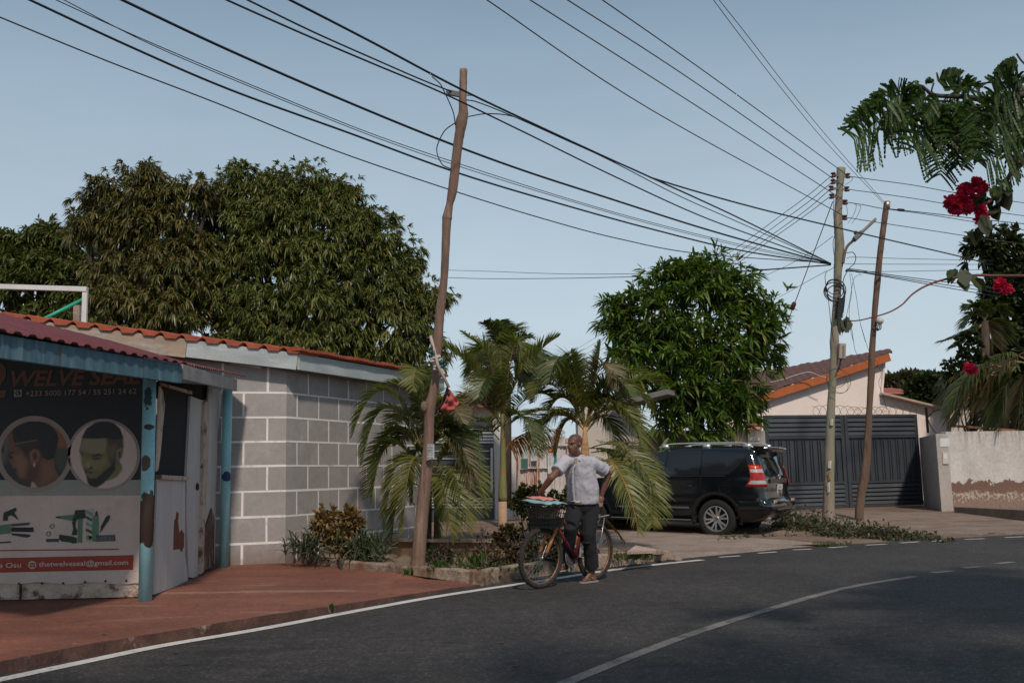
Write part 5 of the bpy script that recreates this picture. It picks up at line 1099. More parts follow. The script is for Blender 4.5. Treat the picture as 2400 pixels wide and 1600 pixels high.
# bumper, reflectors, chevron sticker, exhaust
mb = MB(); rows = []
for z, o in ((.40, .0), (.50, .05), (.60, .075), (.70, .075), (.745, .05)):
    row = []
    for (x, y) in outline(z)[54:92]: row.append(Vector((x-.0, y, z)) + Vector((x-.5, y*.6, 0)).normalized()*o*.8)
    rows.append(row)
mb.grid(rows); mb.build('bumper', paint, car, smooth=True, local=True)
mb = MB(); mb.beam(rear(-.6, .585, .085), rear(.6, .585, .085), .02, .02); mb.build('bumper_line', plain('dull_bright', (.2, .2, .21), .3, .7), car, local=True)
refl = plain('red_reflector', (.35, .02, .015), .3); reflw = plain('white_reflector', (.6, .55, .53), .4)
for yy in (.60, -.60):
    st = MB().box(rear(yy, .70, .105) if False else Vector((-1.115, yy, .70)), (.006, .24, .13)).build('chevron_sticker', reflw, car, local=True)
    for i in range(6):
        y0 = yy + .12 - i*.045; mb = MB(); q_ = [(max(yy-.12, min(yy+.12, a_)), z_) for a_, z_ in ((y0, .637), (y0-.022, .637), (y0-.10, .763), (y0-.078, .763))]
        mb.prism([Vector((-1.1185, a_, z_)) for a_, z_ in q_], (-.002, 0, 0)); mb.build('chevron_stripe', refl, st, local=True)
mb = MB(); mb.tube([(-.80, .62, .40), (-1.02, .64, .405)], .04, 14); mb.build('exhaust_pipe', chrome, car, smooth=True, local=True)
# tail lights wrapping the corner
tl_red = plain('tail_red', (.36, .012, .008), .15, coat=.5); tl_or = plain('tail_orange', (.65, .11, .02), .2); tl_w = plain('tail_clear', (.40, .385, .385), .2)
def corner_pt(u, z, off):      # u in 0..1 from the side (x = xr+.34) round to the rear (y = w-.28)
    xr, xf, w_ = lv(z); L1 = .30 - RC + .10; L2 = RC*math.pi/2; L3 = .12; s = u*(L1+L2+L3)
    if s < L1: return Vector((xr+RC+L1-s, w_+off, z))
    if s < L1+L2:
        a = (s-L1)/RC; return Vector((xr+RC-(RC+off)*math.sin(a), w_-RC+(RC+off)*math.cos(a), z))
    y = w_-RC-(s-L1-L2); return Vector((xr - off - .02, y, z))
def lightpatch(sd_, ulo, uhi, z0, z1, m, name, off, par):
    rows = []
    for i in range(7):
        t_ = i/6; z = z0 + (z1-z0)*t_; u0_ = ulo(z); u1_ = uhi(z); row = [corner_pt(u0_ + (u1_-u0_)*k/14, z, off) for k in range(15)]
        rows.append([Vector((p.x, p.y*sd_, p.z)) for p in row])
    mb = MB(); mb.grid(rows); o = mb.build(name, m, par, smooth=True, local=True)
    if name == 'tail_light': md = o.modifiers.new('thick', 'SOLIDIFY'); md.thickness = .012
    return o
for sd_ in (1, -1):
    ul = lambda z: .30 if z > 1.20 else .30 - (1.20-z)/.19*.24
    uh = lambda z: .74 + (1.44-z)*.25
    par = lightpatch(sd_, ul, uh, 1.02, 1.45, tl_red, 'tail_light', .014, car)
    lightpatch(sd_, lambda z: .36, lambda z: .62, 1.39, 1.425, tl_or, 'indicator_lens', .018, par)
    lightpatch(sd_, lambda z: .34, lambda z: uh(z)-.02, 1.30, 1.365, tl_w, 'clear_lens', .018, par)
    lightpatch(sd_, lambda z: ul(z)+.06, lambda z: uh(z)-.02, 1.075, 1.145, tl_w, 'clear_lens', .018, par)
# wheels
def wheel(x, sd_):
    c = Vector((x, sd_*.80, TR)); ax = Vector((0, sd_, 0))
    prof = [(.245, -.11), (.27, -.125), (.345, -.125), (.375, -.105), (.388, -.07), (.388, .07), (.375, .105), (.345, .125), (.27, .125), (.245, .11)]
    mb = MB(); mb.lathe(c, prof, ax, 48); w_ = mb.build('wheel', rubber, car, smooth=True, local=True)
    mb = MB(); mb.lathe(c, [(.245, .10), (.252, .118), (.238, .122), (.222, .085), (.22, -.08)], ax, 48)
    e1 = ax.orthogonal().normalized(); e2 = ax.cross(e1)
    for i in range(6):
        for dlt in (-.15, .15):
            a0 = 2*math.pi*i/6 + dlt*.8; a1 = 2*math.pi*i/6 + dlt*1.35; d0 = e1*math.cos(a0) + e2*math.sin(a0); d1 = e1*math.cos(a1) + e2*math.sin(a1)
            mb.beam(c + d0*.05 + ax*.075, c + d1*.235 + ax*.105, .034, .03, up=ax)
    mb.lathe(c, [(.001, .10), (.045, .10), (.06, .085), (.085, .075), (.085, .05)], ax, 24)
    for i in range(6):
        a0 = 2*math.pi*(i+.5)/6; d0 = e1*math.cos(a0) + e2*math.sin(a0); mb.ell(c + d0*.07 + ax*.08, .012, nu=6, nv=4)
    rim = mb.build('rim', alloy, w_, local=True)
    MB().lathe(c, [(.001, .02), (.225, .02)], ax, 32).build('brake_disc', plain('brake_dark', (.03, .03, .03), .6), w_, local=True)
    MB().lathe(c, [(.001, .103), (.036, .103), (.036, .095)], ax, 20).build('hub_cap', plain('hub_grey', (.25, .25, .25), .3, .7), w_, local=True)
for x in (0, 2.79):
    for sd_ in (1, -1): wheel(x, sd_)
mb = MB(); mb.tube([side(1.95, 1.22, .0), side(1.98, 1.26, .12)], .02, 6); mb.ell(Vector((2.0, 1.06, 1.30)), (.07, .12, .09)); mb.build('door_mirror', paint, car, smooth=True, local=True)
MB().box((1.4, 0, .38), (4.2, 1.5, .1)).build('underbody', blackpl, car, local=True)
# ================================================================== BICYCLE
bh = Vector((-0.666, -0.746, 0)); bl = Vector((0.746, -0.666, 0))          # heading and the rider's left
FWc = Vector((.255, 11.44, 0)); RWc = Vector((.925, 12.19, 0))
lean = Vector((0.05, -0.04, 0))
def B(t, z, l=0.0):           # t=0 front axle .. 1 rear axle, l metres to the rider's left
    p = FWc*(1-t) + RWc*t + bl*l + lean*(z/1.0); return Vector((p.x, p.y, z))
bike = thing('bicycle', 'old red and orange mountain bicycle with a black front basket under the man', 'bicycle', FWc*.5 + RWc*.5)
tyre = pm('bike_tyre', (.030, .027, .026), .9, var=.3, vscale=20, fine=.3); rimr = pm('rusty_rim', (.22, .12, .075), .5, .5, var=.4, vscale=14)
wine = pm('wine_red_frame', (.17, .020, .035), .35, var=.25, vscale=12, stain=[((.32, .27, .26), 22, .66, .05)]); orng = pm('orange_fork', (.42, .16, .045), .4, var=.25, vscale=10)
steel = plain('bike_steel', (.30, .29, .28), .35, .8); bblack = plain('bike_black', (.014, .014, .016), .6); grip = plain('grip_beige', (.42, .35, .28), .8)
st_ang = R(-6); fdirw = Matrix.Rotation(st_ang, 3, 'Z') @ bh
def bwheel(c, d, rear_=False):
    ax = d.cross(Vector((0, 0, 1))).normalized(); ax = (ax + Vector((0, 0, .06))).normalized()
    mb = MB(); mb.torus(c, .310, .027, ax, 64, 10)
    e1 = ax.orthogonal().normalized(); e2 = ax.cross(e1)
    for i in range(56):                    # tread knobs
        a = 2*math.pi*i/56; dd = e1*math.cos(a) + e2*math.sin(a); tt = -e1*math.sin(a) + e2*math.cos(a)
        for s_ in (-1, 1): mb.beam(c + dd*.333 + ax*.011*s_ - tt*.009, c + dd*.333 + ax*.011*s_ + tt*.009, .012, .010, up=dd)
    w_ = mb.build('wheel', tyre, bike, smooth=True)
    mb = MB(); mb.torus(c, .283, .011, ax, 56, 6); mb.build('rim', rimr, w_, smooth=True)
    mb = MB()
    for i in range(32):
        a = 2*math.pi*i/32; b = a + (.9 if i % 2 else -.9); d0 = e1*math.cos(a) + e2*math.sin(a); d1 = e1*math.cos(b) + e2*math.sin(b); s_ = 1 if i % 4 < 2 else -1
        mb.tube([c + d1*.02 + ax*.03*s_, c + d0*.28], .0014, 4, cap=False)
    mb.build('spokes', steel, w_); MB().tube([c - ax*.045, c + ax*.045], .022, 12).build('hub', steel, w_, smooth=True)
    return ax
fa = bwheel(Vector((FWc.x, FWc.y, .335)) + lean*.33, fdirw); bwheel(Vector((RWc.x, RWc.y, .335)) + lean*.33, bh, True)
Hb, Htp, Hc = B(.235, .70), B(.285, .86), B(.205, .685); BBk = B(.615, .30); STt = B(.775, .76); TTs = B(.70, .53)
mb = MB(); mb.tube([Hb, BBk], .019, 10); mb.build('down_tube', wine, bike, smooth=True)
mb = MB(); mb.tube([B(.265, .79), TTs], .016, 10); mb.build('top_tube', wine, bike, smooth=True)
mb = MB(); mb.tube([BBk, STt], .016, 10); mb.build('seat_tube', wine, bike, smooth=True)
mb = MB(); mb.tube([B(.215, .67), B(.285, .86)], .021, 10); mb.build('head_tube', wine, bike, smooth=True)
RA = Vector((RWc.x, RWc.y, .335)) + lean*.33
mb = MB()
for s_ in (-1, 1): mb.tube([BBk + bl*.04*s_, RA + bl*.06*s_], .009, 8)
for s_ in (-1, 1): mb.tube([B(.715, .60) + bl*.03*s_, RA + bl*.06*s_], .008, 8)
mb.build('rear_stays', wine, bike, smooth=True)
fx = Vector((FWc.x, FWc.y, .335)) + lean*.33
for s_ in (-1, 1):
    top = Hc + fa*.055*s_ + Vector((0, 0, -.01)); bot = fx + fa*.055*s_; md_ = top*.45 + bot*.55
    lg_ = MB().tube([top, md_*.3 + bot*.7], .019, 10).build('fork_leg', orng, bike, smooth=True); MB().tube([md_*.35 + bot*.65, bot], .022, 10).build('fork_lower', bblack, lg_, smooth=True)
MB().beam(Hc - fa*.075, Hc + fa*.075, .05, .05).build('fork_crown', bblack, bike, bevel=.008)
hbz = .955; hm = B(.27, hbz-.01); L_, R_ = hm + bl*.29 + bh*-.06, hm - bl*.29 + bh*-.06
mb = MB(); mb.tube([Htp, hm], .014, 8); mb.tube(catmull([R_, hm - bl*.1, hm + bl*.1, L_], 5), .012, 8); mb.build('handlebar', bblack, bike, smooth=True)
for e, i_ in ((L_, hm + bl*.17 - bh*.03), (R_, hm - bl*.17 - bh*.03)): MB().tube([e, i_], .018, 10).build('grip', grip, bike, smooth=True)
for s_ in (-1, 1):
    a = hm + bl*.15*s_; MB().tube([a, a + bh*.06 + bl*.02*s_, a + bh*.05 + bl*.11*s_ - Vector((0, 0, .02))], .006, 6).build('brake_lever', bblack, bike)
mb = MB(); mb.ell(B(.80, .80), (.13, .07, .035), Matrix.Rotation(math.atan2(bh.y, bh.x), 3, 'Z')); mb.build('saddle', bblack, bike, smooth=True); MB().tube([STt, B(.79, .80)], .012, 8).build('seat_post', steel, bike)
# cranks, chainring, pedals
MB().lathe(BBk - bl*.05, [(.03, 0), (.092, 0), (.097, .002), (.092, .004), (.03, .004)], bl, 36).build('chainring', steel, bike)
MB().torus(BBk - bl*.055, .108, .004, bl, 40, 6).build('chain_guard', plain('dull_silver', (.4, .42, .43), .4, .5), bike, smooth=True)
cup = Vector((0, 0, 1)) - bh*.12
for s_ in (1, -1):
    e = BBk + bl*.085*s_ + cup.normalized()*.17*s_; MB().beam(BBk + bl*.07*s_, e, .018, .026).build('crank', plain('crank_grey', (.33, .32, .31), .4, .6), bike, bevel=.003)
    q_ = e + bl*.065*s_; MB().beam(q_ - bh*.045, q_ + bh*.045, .085, .022).build('pedal', bblack, bike, bevel=.004)
pedR = BBk - bl*.15 - cup.normalized()*.17
mb = MB()
for z0, z1 in ((.02, .02), (-.02, -.02)): mb.tube([BBk - bl*.052 + Vector((0, 0, z0*4.5)), RA - bl*.052 + Vector((0, 0, z1*1.6))], .004, 5)
mb.build('chain', plain('oily_chain', (.05, .04, .035), .6, .5), bike)
mb = MB(); c = RA + Vector((0, 0, .40)); mb.tube(catmull([c - bh*-.10 + bl*.06, c - bh*.18 + bl*.07 + Vector((0, 0, .02)), c - bh*.28 + Vector((0, 0, .02)), c - bh*.18 - bl*.07, c + bh*.10 - bl*.06], 5), .006, 6); mb.tube([RA + bl*.06, c - bh*.12 + bl*.065], .005, 6); mb.tube([RA - bl*.06, c - bh*.12 - bl*.065], .005, 6); mb.build('rear_rack', plain('rack_silver', (.5, .5, .5), .3, .7), bike, smooth=True)
mb = MB(); mb.tube(catmull([hm + bl*.1, hm + bh*.12 + bl*.07 - Vector((0, 0, .08)), Hc + bl*.06 + bh*.04], 5), .004, 5, cap=False); mb.tube(catmull([hm - bl*.1, hm + bh*.10 - bl*.05 - Vector((0, 0, .1)), BBk*.5 + Hb*.5 + bl*.03], 5), .004, 5, cap=False); mb.build('brake_cables', bblack, bike)
# basket: black wire mesh
bc = B(.10, .80, .02) + bh*.05; e1 = fdirw; e2 = Matrix.Rotation(st_ang, 3, 'Z') @ bl
def bk(u, v, w_):              # u along heading, v to the left, w up; box widens upward
    f = 1 + .18*w_; return bc + e1*(u*.125*f) + e2*(v*.175*f) + Vector((0, 0, .125*w_))
basket = MB()
for w_ in (-1, -.6, -.2, .2, .6, 1):
    basket.tube([bk(-1, -1, w_), bk(1, -1, w_), bk(1, 1, w_), bk(-1, 1, w_), bk(-1, -1, w_)], .0075 if abs(w_) == 1 else .004, 5)
for i in range(11):
    v = -1 + i*.2
    for u in (-1, 1): basket.tube([bk(u, v, -1), bk(u, v, 1)], .004, 4)
    basket.tube([bk(-1, v, -1), bk(1, v, -1)], .004, 4)
for i in range(8):
    u = -1 + i*2/7
    for v in (-1, 1): basket.tube([bk(u, v, -1), bk(u, v, 1)], .004, 4)
bko = basket.build('basket', bblack, bike)
mb = MB(); q = lambda a, b, c_: bk(a*.96, b*.96, c_)
mb.hexa([q(-1,-1,-.97), q(1,-1,-.97), q(1,1,-.97), q(-1,1,-.97), q(-1,-1,-.25), q(1,-1,-.25), q(1,1,-.3), q(-1,1,-.15)]); mb.build('basket_liner', plain('dark_liner', (.010, .014, .016), .6), bko)
# bags in the basket
bagm = pm('brown_bag', (.10, .075, .06), .5, var=.5, vscale=9, fine=.2, stain=[((.25, .25, .26), 6, .60, .06), ((.02, .02, .02), 5, .60, .06)])
mb = MB(); rows = []
for i in range(7):
    row = []
    for j in range(16):
        a = 2*math.pi*j/16; k = .80 + .08*math.sin(j*2.3 + i); row.append(bk(math.cos(a)*k*1.0, math.sin(a)*k, -.2 + i*.17) + Vector((0, 0, .01*math.sin(j*3+i))))
    rows.append(row)
mb.grid(rows, close=True); mb.poly(rows[-1]); mb.poly(rows[0]); tag(mb.build('carrier_bag', bagm, smooth=True), 'crumpled brown plastic bag inside the bicycle basket', 'bag')
pk = pm('pink_cloth', (.60, .25, .20), .8, var=.1, vscale=8, fine=.1); pb_ = pm('pale_blue_cloth', (.23, .40, .43), .8, var=.1, vscale=8, fine=.1)
ct = thing('folded_bag', 'folded pink and pale blue bag lying over the top of the bicycle basket', 'bag', bk(0, 0, 1.1))
for nm_, m_, v0, v1, hgt in (('pink_half', pk, -1.02, .25, .09), ('blue_half', pb_, -1.02, 1.0, .0)):
    rows = []
    for i in range(8):
        u = -1.02 + 2.04*i/7 if nm_ == 'blue_half' else -1.0 + 1.55*i/7; row = []
        for j in range(10):
            v = v0 + (v1-v0)*j/9; z = 1.05 + hgt*2.0 + (.55 - .36*v)*.55 + .06*math.sin(i*1.9 + j*1.1) - .25*max(0, abs(u)-.8)*2
            row.append(bk(u, v, z))
        rows.append(row)
    mb = MB(); mb.grid(rows); o = mb.build(nm_, m_, ct, smooth=True); md = o.modifiers.new('thick', 'SOLIDIFY'); md.thickness = .012

# ================================================================== MAN
def PB(zx, zy, d): return P(1180 + zx/3.734, 980 + zy/3.734, d)
man = thing('person', 'bald man in a grey short sleeved shirt and dark trousers astride the bicycle', 'person', P(1386, 1355, 12.0))
skin = pm('brown_skin', (.155, .072, .048), .45, var=.14, vscale=6, spec=.4)
def remesh(o, vox, sm=6, fac=.5):
    md = o.modifiers.new('remesh', 'REMESH'); md.mode = 'VOXEL'; md.voxel_size = vox; md.use_smooth_shade = True
    s_ = o.modifiers.new('smooth', 'SMOOTH'); s_.iterations = sm; s_.factor = fac
hc = PB(622, 232, 11.74)                    # head centre
fdir_ = Vector((-.62, -.78, -.05)).normalized(); sdr = fdir_.cross(Vector((0, 0, 1))).normalized(); hup = sdr.cross(fdir_).normalized()   # sdr = his right side
HR = Matrix((sdr, fdir_, hup)).transposed()
def Hd(x, y, z): return hc + HR @ Vector((x, y, z))
nb = PB(652, 335, 11.82); rs = PB(545, 374, 11.74); ls = PB(778, 390, 11.84)
re_ = PB(418, 520, 11.56); rw_ = PB(318, 652, 11.72); le = PB(922, 478, 12.02); lw = PB(862, 668, 12.03)
hipR, hipL = PB(640, 775, 11.95), PB(760, 775, 11.93); pel = PB(700, 740, 11.95); chest = PB(668, 430, 11.86); waist = PB(690, 610, 11.92)
kR, kL = PB(585, 960, 11.75), PB(745, 1010, 11.86); aR = pedR + Vector((0, 0, .10)) + bh*-.06; aL = PB(775, 1345, 11.99)
mb = MB()
mb.ell(Hd(0, -.015, .035), (.073, .096, .088), HR, nu=20, nv=14); mb.ell(Hd(0, .035, -.045), (.058, .062, .075), HR, nu=16, nv=10)
mb.ell(Hd(0, .055, -.085), (.038, .036, .030), HR); mb.ell(Hd(0, .094, -.018), (.015, .020, .026), HR); mb.ell(Hd(0, .100, -.032), (.021, .014, .011), HR)
mb.ell(Hd(0, .076, .026), (.054, .020, .012), HR); mb.ell(Hd(0, .090, -.058), (.026, .012, .007), HR); mb.ell(Hd(0, .087, -.070), (.023, .012, .008), HR)
for s_ in (-1, 1):
    mb.ell(Hd(.048*s_, .050, -.022), (.020, .024, .026), HR); mb.ell(Hd(.074*s_, -.012, .0), (.012, .020, .033), HR)
mb.cap(hc + Vector((0, .01, -.07)), nb + Vector((0, 0, .0)), .056, .062)
mb.cap(nb, chest, .07, .13); mb.cap(chest, waist, .13, .13); mb.cap(rs, ls, .05, .05); mb.cap(waist, pel, .13, .13)
for sh, el, wr, s_ in ((rs, re_, rw_, 0), (ls, le, lw, 1)):
    mb.cap(sh, el, .052, .040); m1 = el*.7 + wr*.3; mb.cap(el, m1, .040, .041); mb.cap(m1, wr, .041, .027)
    if s_ == 0: hd_ = (R_ + bl*.05 + Vector((0, 0, .025)) - wr).normalized()
    else: hd_ = Vector((-.28, -.22, -1)).normalized()
    across = hd_.cross(Vector((0, 1, 0.3))).normalized(); pn = across.cross(hd_).normalized()
    pc = wr + hd_*.055
    mb.ell(pc, (.040, .020, .052), Matrix((across, pn, hd_)).transposed())
    for i, ln_ in enumerate((.072, .082, .076, .060)):
        b0_ = pc + hd_*.040 + across*(-.030 + .020*i); cur = (pn if s_ == 0 else -pn); k1_ = b0_ + hd_*ln_*.45 + cur*ln_*(.12 if s_ else .25); k2_ = k1_ + hd_*ln_*.30 - (Vector((0, 0, 1))*ln_*.35 if s_ == 0 else cur*-ln_*.15); mb.cap(b0_, k1_, .0105, .0095, n=8); mb.cap(k1_, k2_, .0095, .008, n=8)
    tb = pc - hd_*.01 - across*.036; mb.cap(tb, tb + hd_*.035 - across*.022 - pn*.012, .0125, .011, n=8); mb.cap(tb + hd_*.035 - across*.022 - pn*.012, tb + hd_*.066 - across*.020 - pn*.018, .011, .009, n=8)
for hp, kn, an, dirf in ((hipR, kR, aR, (bh*.9 + bl*-.1)), (hipL, kL, aL, (Vector((-.80, -.60, 0))))):
    mb.cap(hp, kn, .085, .055); m1 = kn*.7 + an*.3; mb.cap(kn, m1, .055, .055); mb.cap(m1, an, .055, .036)
    dirf = dirf.normalized(); heel = an - Vector((0, 0, an.z)) + Vector((0, 0, (pedR.z+.035 if an is aR else .032))); sw = dirf.cross(Vector((0, 0, 1))).normalized()
    mb.cap(an, heel - dirf*.03, .036, .030); mb.cap(heel - dirf*.03, heel + dirf*.09 + Vector((0, 0, .008)), .030, .028); mb.cap(an + dirf*.01, heel + dirf*.10 + Vector((0, 0, .01)), .03, .024)
    mb.ell(heel + dirf*.11, (.030, .045, .018), Matrix((sw, dirf, Vector((0, 0, 1)))).transposed())
    for i in range(5): t0 = heel + dirf*(.135 - .012*abs(i-1)) + sw*(-.032 + .016*i); mb.cap(t0, t0 + dirf*.025 + Vector((0, 0, -.008)), .011 if i else .013, .009, n=8)
ob = mb.build('body', skin, man); remesh(ob, .0065, 5)
# features the skin colour cannot show: eyes, brows, lips
eye_w = plain('eye_white', (.40, .36, .33), .3); eye_d = plain('eye_dark', (.012, .008, .007), .3)
for s_ in (-1, 1):
    e = MB().ell(Hd(.031*s_, .083, .004), (.011, .007, .006), HR).build('eye', eye_w, man, smooth=True); MB().ell(Hd(.031*s_, .089, .004), (.0055, .003, .0055), HR).build('iris', eye_d, e, smooth=True)
    MB().ell(Hd(.032*s_, .092, .024), (.020, .006, .004), HR).build('eyebrow', plain('brow_black', (.02, .012, .01), .8), man, smooth=True)
MB().ell(Hd(0, .101, -.0635), (.021, .003, .0025), HR).build('mouth', plain('lip_dark', (.03, .012, .012), .5), man, smooth=True)
MB().ell(Hd(0, -.022, .048), (.078, .098, .080), HR, nu=18, nv=12).build('cropped_hair', pm('shaved_scalp', (.11, .052, .037), .5, var=.15, vscale=20), man, smooth=True)
# shirt
m, n_, l_, sb = newmat('grey_lilac_shirt'); tc = n_.new('ShaderNodeTexCoord'); t1 = noise(n_, l_, tc.outputs['Object'], 5, 5); r_ = ramp(n_, l_, t1.outputs['Fac'], [(.35, (.42, .41, .46)), (.65, (.50, .49, .54))])
wv = n_.new('ShaderNodeTexWave'); wv.inputs['Scale'].default_value = 26; l_.new(tc.outputs['Object'], wv.inputs['Vector']); mm = n_.new('ShaderNodeMixRGB'); mm.blend_type = 'MULTIPLY'; mm.inputs[0].default_value = .15; l_.new(r_.outputs[0], mm.inputs[1]); l_.new(wv.outputs['Color'], mm.inputs[2]); l_.new(mm.outputs[0], sb.inputs['Base Color']); sb.inputs['Roughness'].default_value = .85
mpf = n_.new('ShaderNodeMapping'); mpf.inputs['Scale'].default_value = (4, 4, 2.2); mpf.inputs['Rotation'].default_value = (.3, .5, .2); l_.new(tc.outputs['Object'], mpf.inputs[0]); tf = noise(n_, l_, mpf.outputs[0], 1.6, 4, .55); tf.inputs['Distortion'].default_value = 1.3; bn = n_.new('ShaderNodeBump'); bn.inputs['Strength'].default_value = .40; bn.inputs['Distance'].default_value = .05; l_.new(tf.outputs['Fac'], bn.inputs['Height']); l_.new(bn.outputs[0], sb.inputs['Normal'])
shirt = m
mb = MB(); fr_ = Vector((-.50, -.86, 0)).normalized(); sr_ = Vector((-fr_.y, fr_.x, 0))
if sr_.x < 0: sr_ = -sr_
TR_ = Matrix((sr_, fr_, Vector((0, 0, 1)))).transposed()
def ring(c, a, b, n=24, wob=.0, ph=0): return [c + TR_ @ Vector((a*math.cos(2*math.pi*i/n), b*math.sin(2*math.pi*i/n), 0)) + TR_ @ Vector((wob*math.cos(i*3+ph), wob*math.sin(i*2.3+ph), 0)) for i in range(n)]
tors = [(PB(650, 330, 11.82), .075, .07), (PB(652, 352, 11.82), .155, .095), (PB(658, 395, 11.84), .192, .125), (PB(664, 450, 11.86), .196, .142), (PB(682, 530, 11.88), .190, .150), (PB(695, 610, 11.90), .198, .158), (PB(697, 680, 11.92), .198, .162), (PB(698, 725, 11.93), .198, .160), (PB(698, 752, 11.93), .188, .152)]
rows = [ring(c, a, b, 24, .0035*(k > 2), k*1.3) for k, (c, a, b) in enumerate(tors)]
mb.grid(rows, close=True); mb.poly(rows[0]); mb.poly(rows[-1])
for sh, el, e_ in ((rs, re_, .62), (ls, le, .74)):
    sl = sh*(1-e_) + el*e_; mb.cap(nb + Vector((0, 0, -.035)), sh, .066, .074); mb.tube([sh, sh*.6 + sl*.4, sl], [.078, .080, .084], 14); mb.ell(sh, .078)
so_ = mb.build('shirt', shirt, man); remesh(so_, .009, 4)
dtex = bpy.data.textures.new('folds', 'CLOUDS'); dtex.noise_scale = .09
md = so_.modifiers.new('folds', 'DISPLACE'); md.texture = dtex; md.strength = .018; md.mid_level = .5; md.texture_coords = 'LOCAL'
# collar, placket, buttons, pocket
pl_m = pm('shirt_collar', (.40, .39, .44), .85, var=.08)
def col_pt(a, r_, z): return nb + TR_ @ Vector((r_*math.sin(a), r_*math.cos(a)*.95, z)) + Vector((0, 0, -.004))
for s_ in (1, -1):
    rows = [[col_pt(s_*a, .076, .026 - .020*(a < .5)) for a in (.30, .6, 1.2, 1.9, 2.6, 3.2)] if k == 0 else [col_pt(s_*a, .106 + (.020 if a < .8 else 0), -.018 - (.030 if a < .8 else 0)) for a in (.50, .78, 1.2, 1.9, 2.6, 3.2)] for k in range(2)]
    mb = MB(); mb.grid(rows); o = mb.build('collar', pl_m, man, smooth=True); md = o.modifiers.new('thick', 'SOLIDIFY'); md.thickness = .006
cf_ = [PB(632, 400, 11.70), PB(610, 450, 11.715), PB(608, 540, 11.73), PB(612, 620, 11.745), PB(620, 700, 11.755), PB(628, 752, 11.765)]
mb = MB(); c_ = catmull(cf_, 4); mb.grid([[p - sr_*.016 + fr_*.012 for p in c_], [p + sr_*.016 + fr_*.012 for p in c_]]); o = mb.build('placket', pl_m, man, smooth=True); md = o.modifiers.new('thick', 'SOLIDIFY'); md.thickness = .008
for i in (5, 9, 13, 17): MB().ell(c_[i] + fr_*.02, (.006, .006, .006)).build('button', plain('button_white', (.55, .54, .55), .4), man, smooth=True)
mb = MB(); vn = [PB(612, 345, 11.735), PB(655, 348, 11.73), PB(634, 400, 11.70)]; mb.prism([v + fr_*.010 for v in vn], fr_*.004); mb.build('neck_opening', skin, man)
# trousers
trm = pm('charcoal_trousers', (.014, .015, .018), .9, var=.2, vscale=5, bump=.6, bscale=9, stretch=(1, 1, .6))
mb = MB(); mb.ell(PB(700, 770, 11.94), (.172, .145, .13), TR_)
mb.tube([hipR, hipR*.5+kR*.5, kR, kR*.45+aR*.55, aR + Vector((0, 0, .03))], [.105, .096, .080, .074, .070], 16)
mb.tube([hipL, hipL*.5+kL*.5, kL, kL*.45+aL*.55, aL + Vector((0, 0, .055))], [.112, .102, .084, .082, .088], 16); mb.ell(hipR, .105); mb.ell(hipL, .110)
tr_ = mb.build('trousers', trm, man); remesh(tr_, .010, 4); d2 = bpy.data.textures.new('trouser_folds', 'CLOUDS'); d2.noise_scale = .12; md = tr_.modifiers.new('folds', 'DISPLACE'); md.texture = d2; md.strength = .022; md.texture_coords = 'LOCAL'
MB().cap(PB(612, 755, 11.80), PB(600, 715, 11.78), .012, .012).build('belt_end', bblack, man)
# flip flops
for an, dirf, zz_ in ((aR, bh, pedR.z+.004), (aL, Vector((-.80, -.60, 0)), 0.0)):
    dirf = dirf.normalized(); sw = dirf.cross(Vector((0, 0, 1))).normalized(); h0 = Vector((an.x, an.y, zz_)) - dirf*.075
    outl = []
    for (l0, w0) in ((0, .03), (.04, .04), (.12, .036), (.19, .046), (.235, .042), (.262, .02)): outl.append((l0, w0))
    pts = [h0 + dirf*l0 + sw*w0 for l0, w0 in outl] + [h0 + dirf*l0 - sw*w0 for l0, w0 in outl[::-1]]
    sdl = MB().prism(pts, (0, 0, .016)).build('sandal', plain('sandal_grey', (.27, .25, .23), .7), man, tri=True); t0 = h0 + dirf*.19 + Vector((0, 0, .018))
    MB().tube(catmull([h0 + dirf*.09 + sw*.038 + Vector((0, 0, .02)), h0 + dirf*.14 + sw*.022 + Vector((0, 0, .062)), t0 + Vector((0, 0, .03)), h0 + dirf*.14 - sw*.022 + Vector((0, 0, .062)), h0 + dirf*.09 - sw*.038 + Vector((0, 0, .02))], 5), .006, 6).build('strap', plain('strap_dark', (.05, .04, .035), .7), sdl, smooth=True)
# ================================================================== WIRES
blackw = plain('black_cable_sheath', (.012, .014, .018), .5); brownw = plain('weathered_conductor', (.055, .038, .030), .6)
V2 = 2400/2352
def wire(label, S, Ya, Yb, r_, m=blackw, src='V', group=None, name='cable', per=8):
    if src == 'V': S = [(x*V2, y*V2) for x, y in S]
    x0, x1 = S[0][0], S[-1][0]; y0, y1 = S[0][1], S[-1][1]; big = abs(x1-x0) > abs(y1-y0)
    pts = []
    for x, y in S:
        t_ = ((x-x0)/(x1-x0)) if big else ((y-y0)/(y1-y0)); Y = 1/((1-t_)/Ya + t_/Yb); pts.append(P(x, y, Y))
    mb = MB(); mb.tube(catmull(pts, per), r_, 6); return tag(mb.build(name, m, smooth=True), label, 'cable' if name == 'cable' else 'wire', group)
PX = (1908, 606)
YL = Y2-.15
wire('thick black cable from the top left edge, just above the lowest thin one', [(-40,-50),(70,1),(300,108),(530,207),(800,305),(1060,400),(1300,472),(1500,527),(1700,575),(1908,607)], 10.0, YL, .014)
wire('thickest black cable running just above the leaning pole knot to the lamp pole', [(200,-38),(280,0),(500,104),(750,214),(1000,317),(1200,391),(1400,456),(1600,520),(1760,566),(1908,606)], 10.0, YL, .016)
wire('lower of the black cable pair slung past the leaning pole top bracket', [(440,-38),(520,0),(700,80),(860,148),(1012,212),(1200,302),(1400,400),(1600,492),(1760,552),(1908,606)], 9.5, YL, .011)
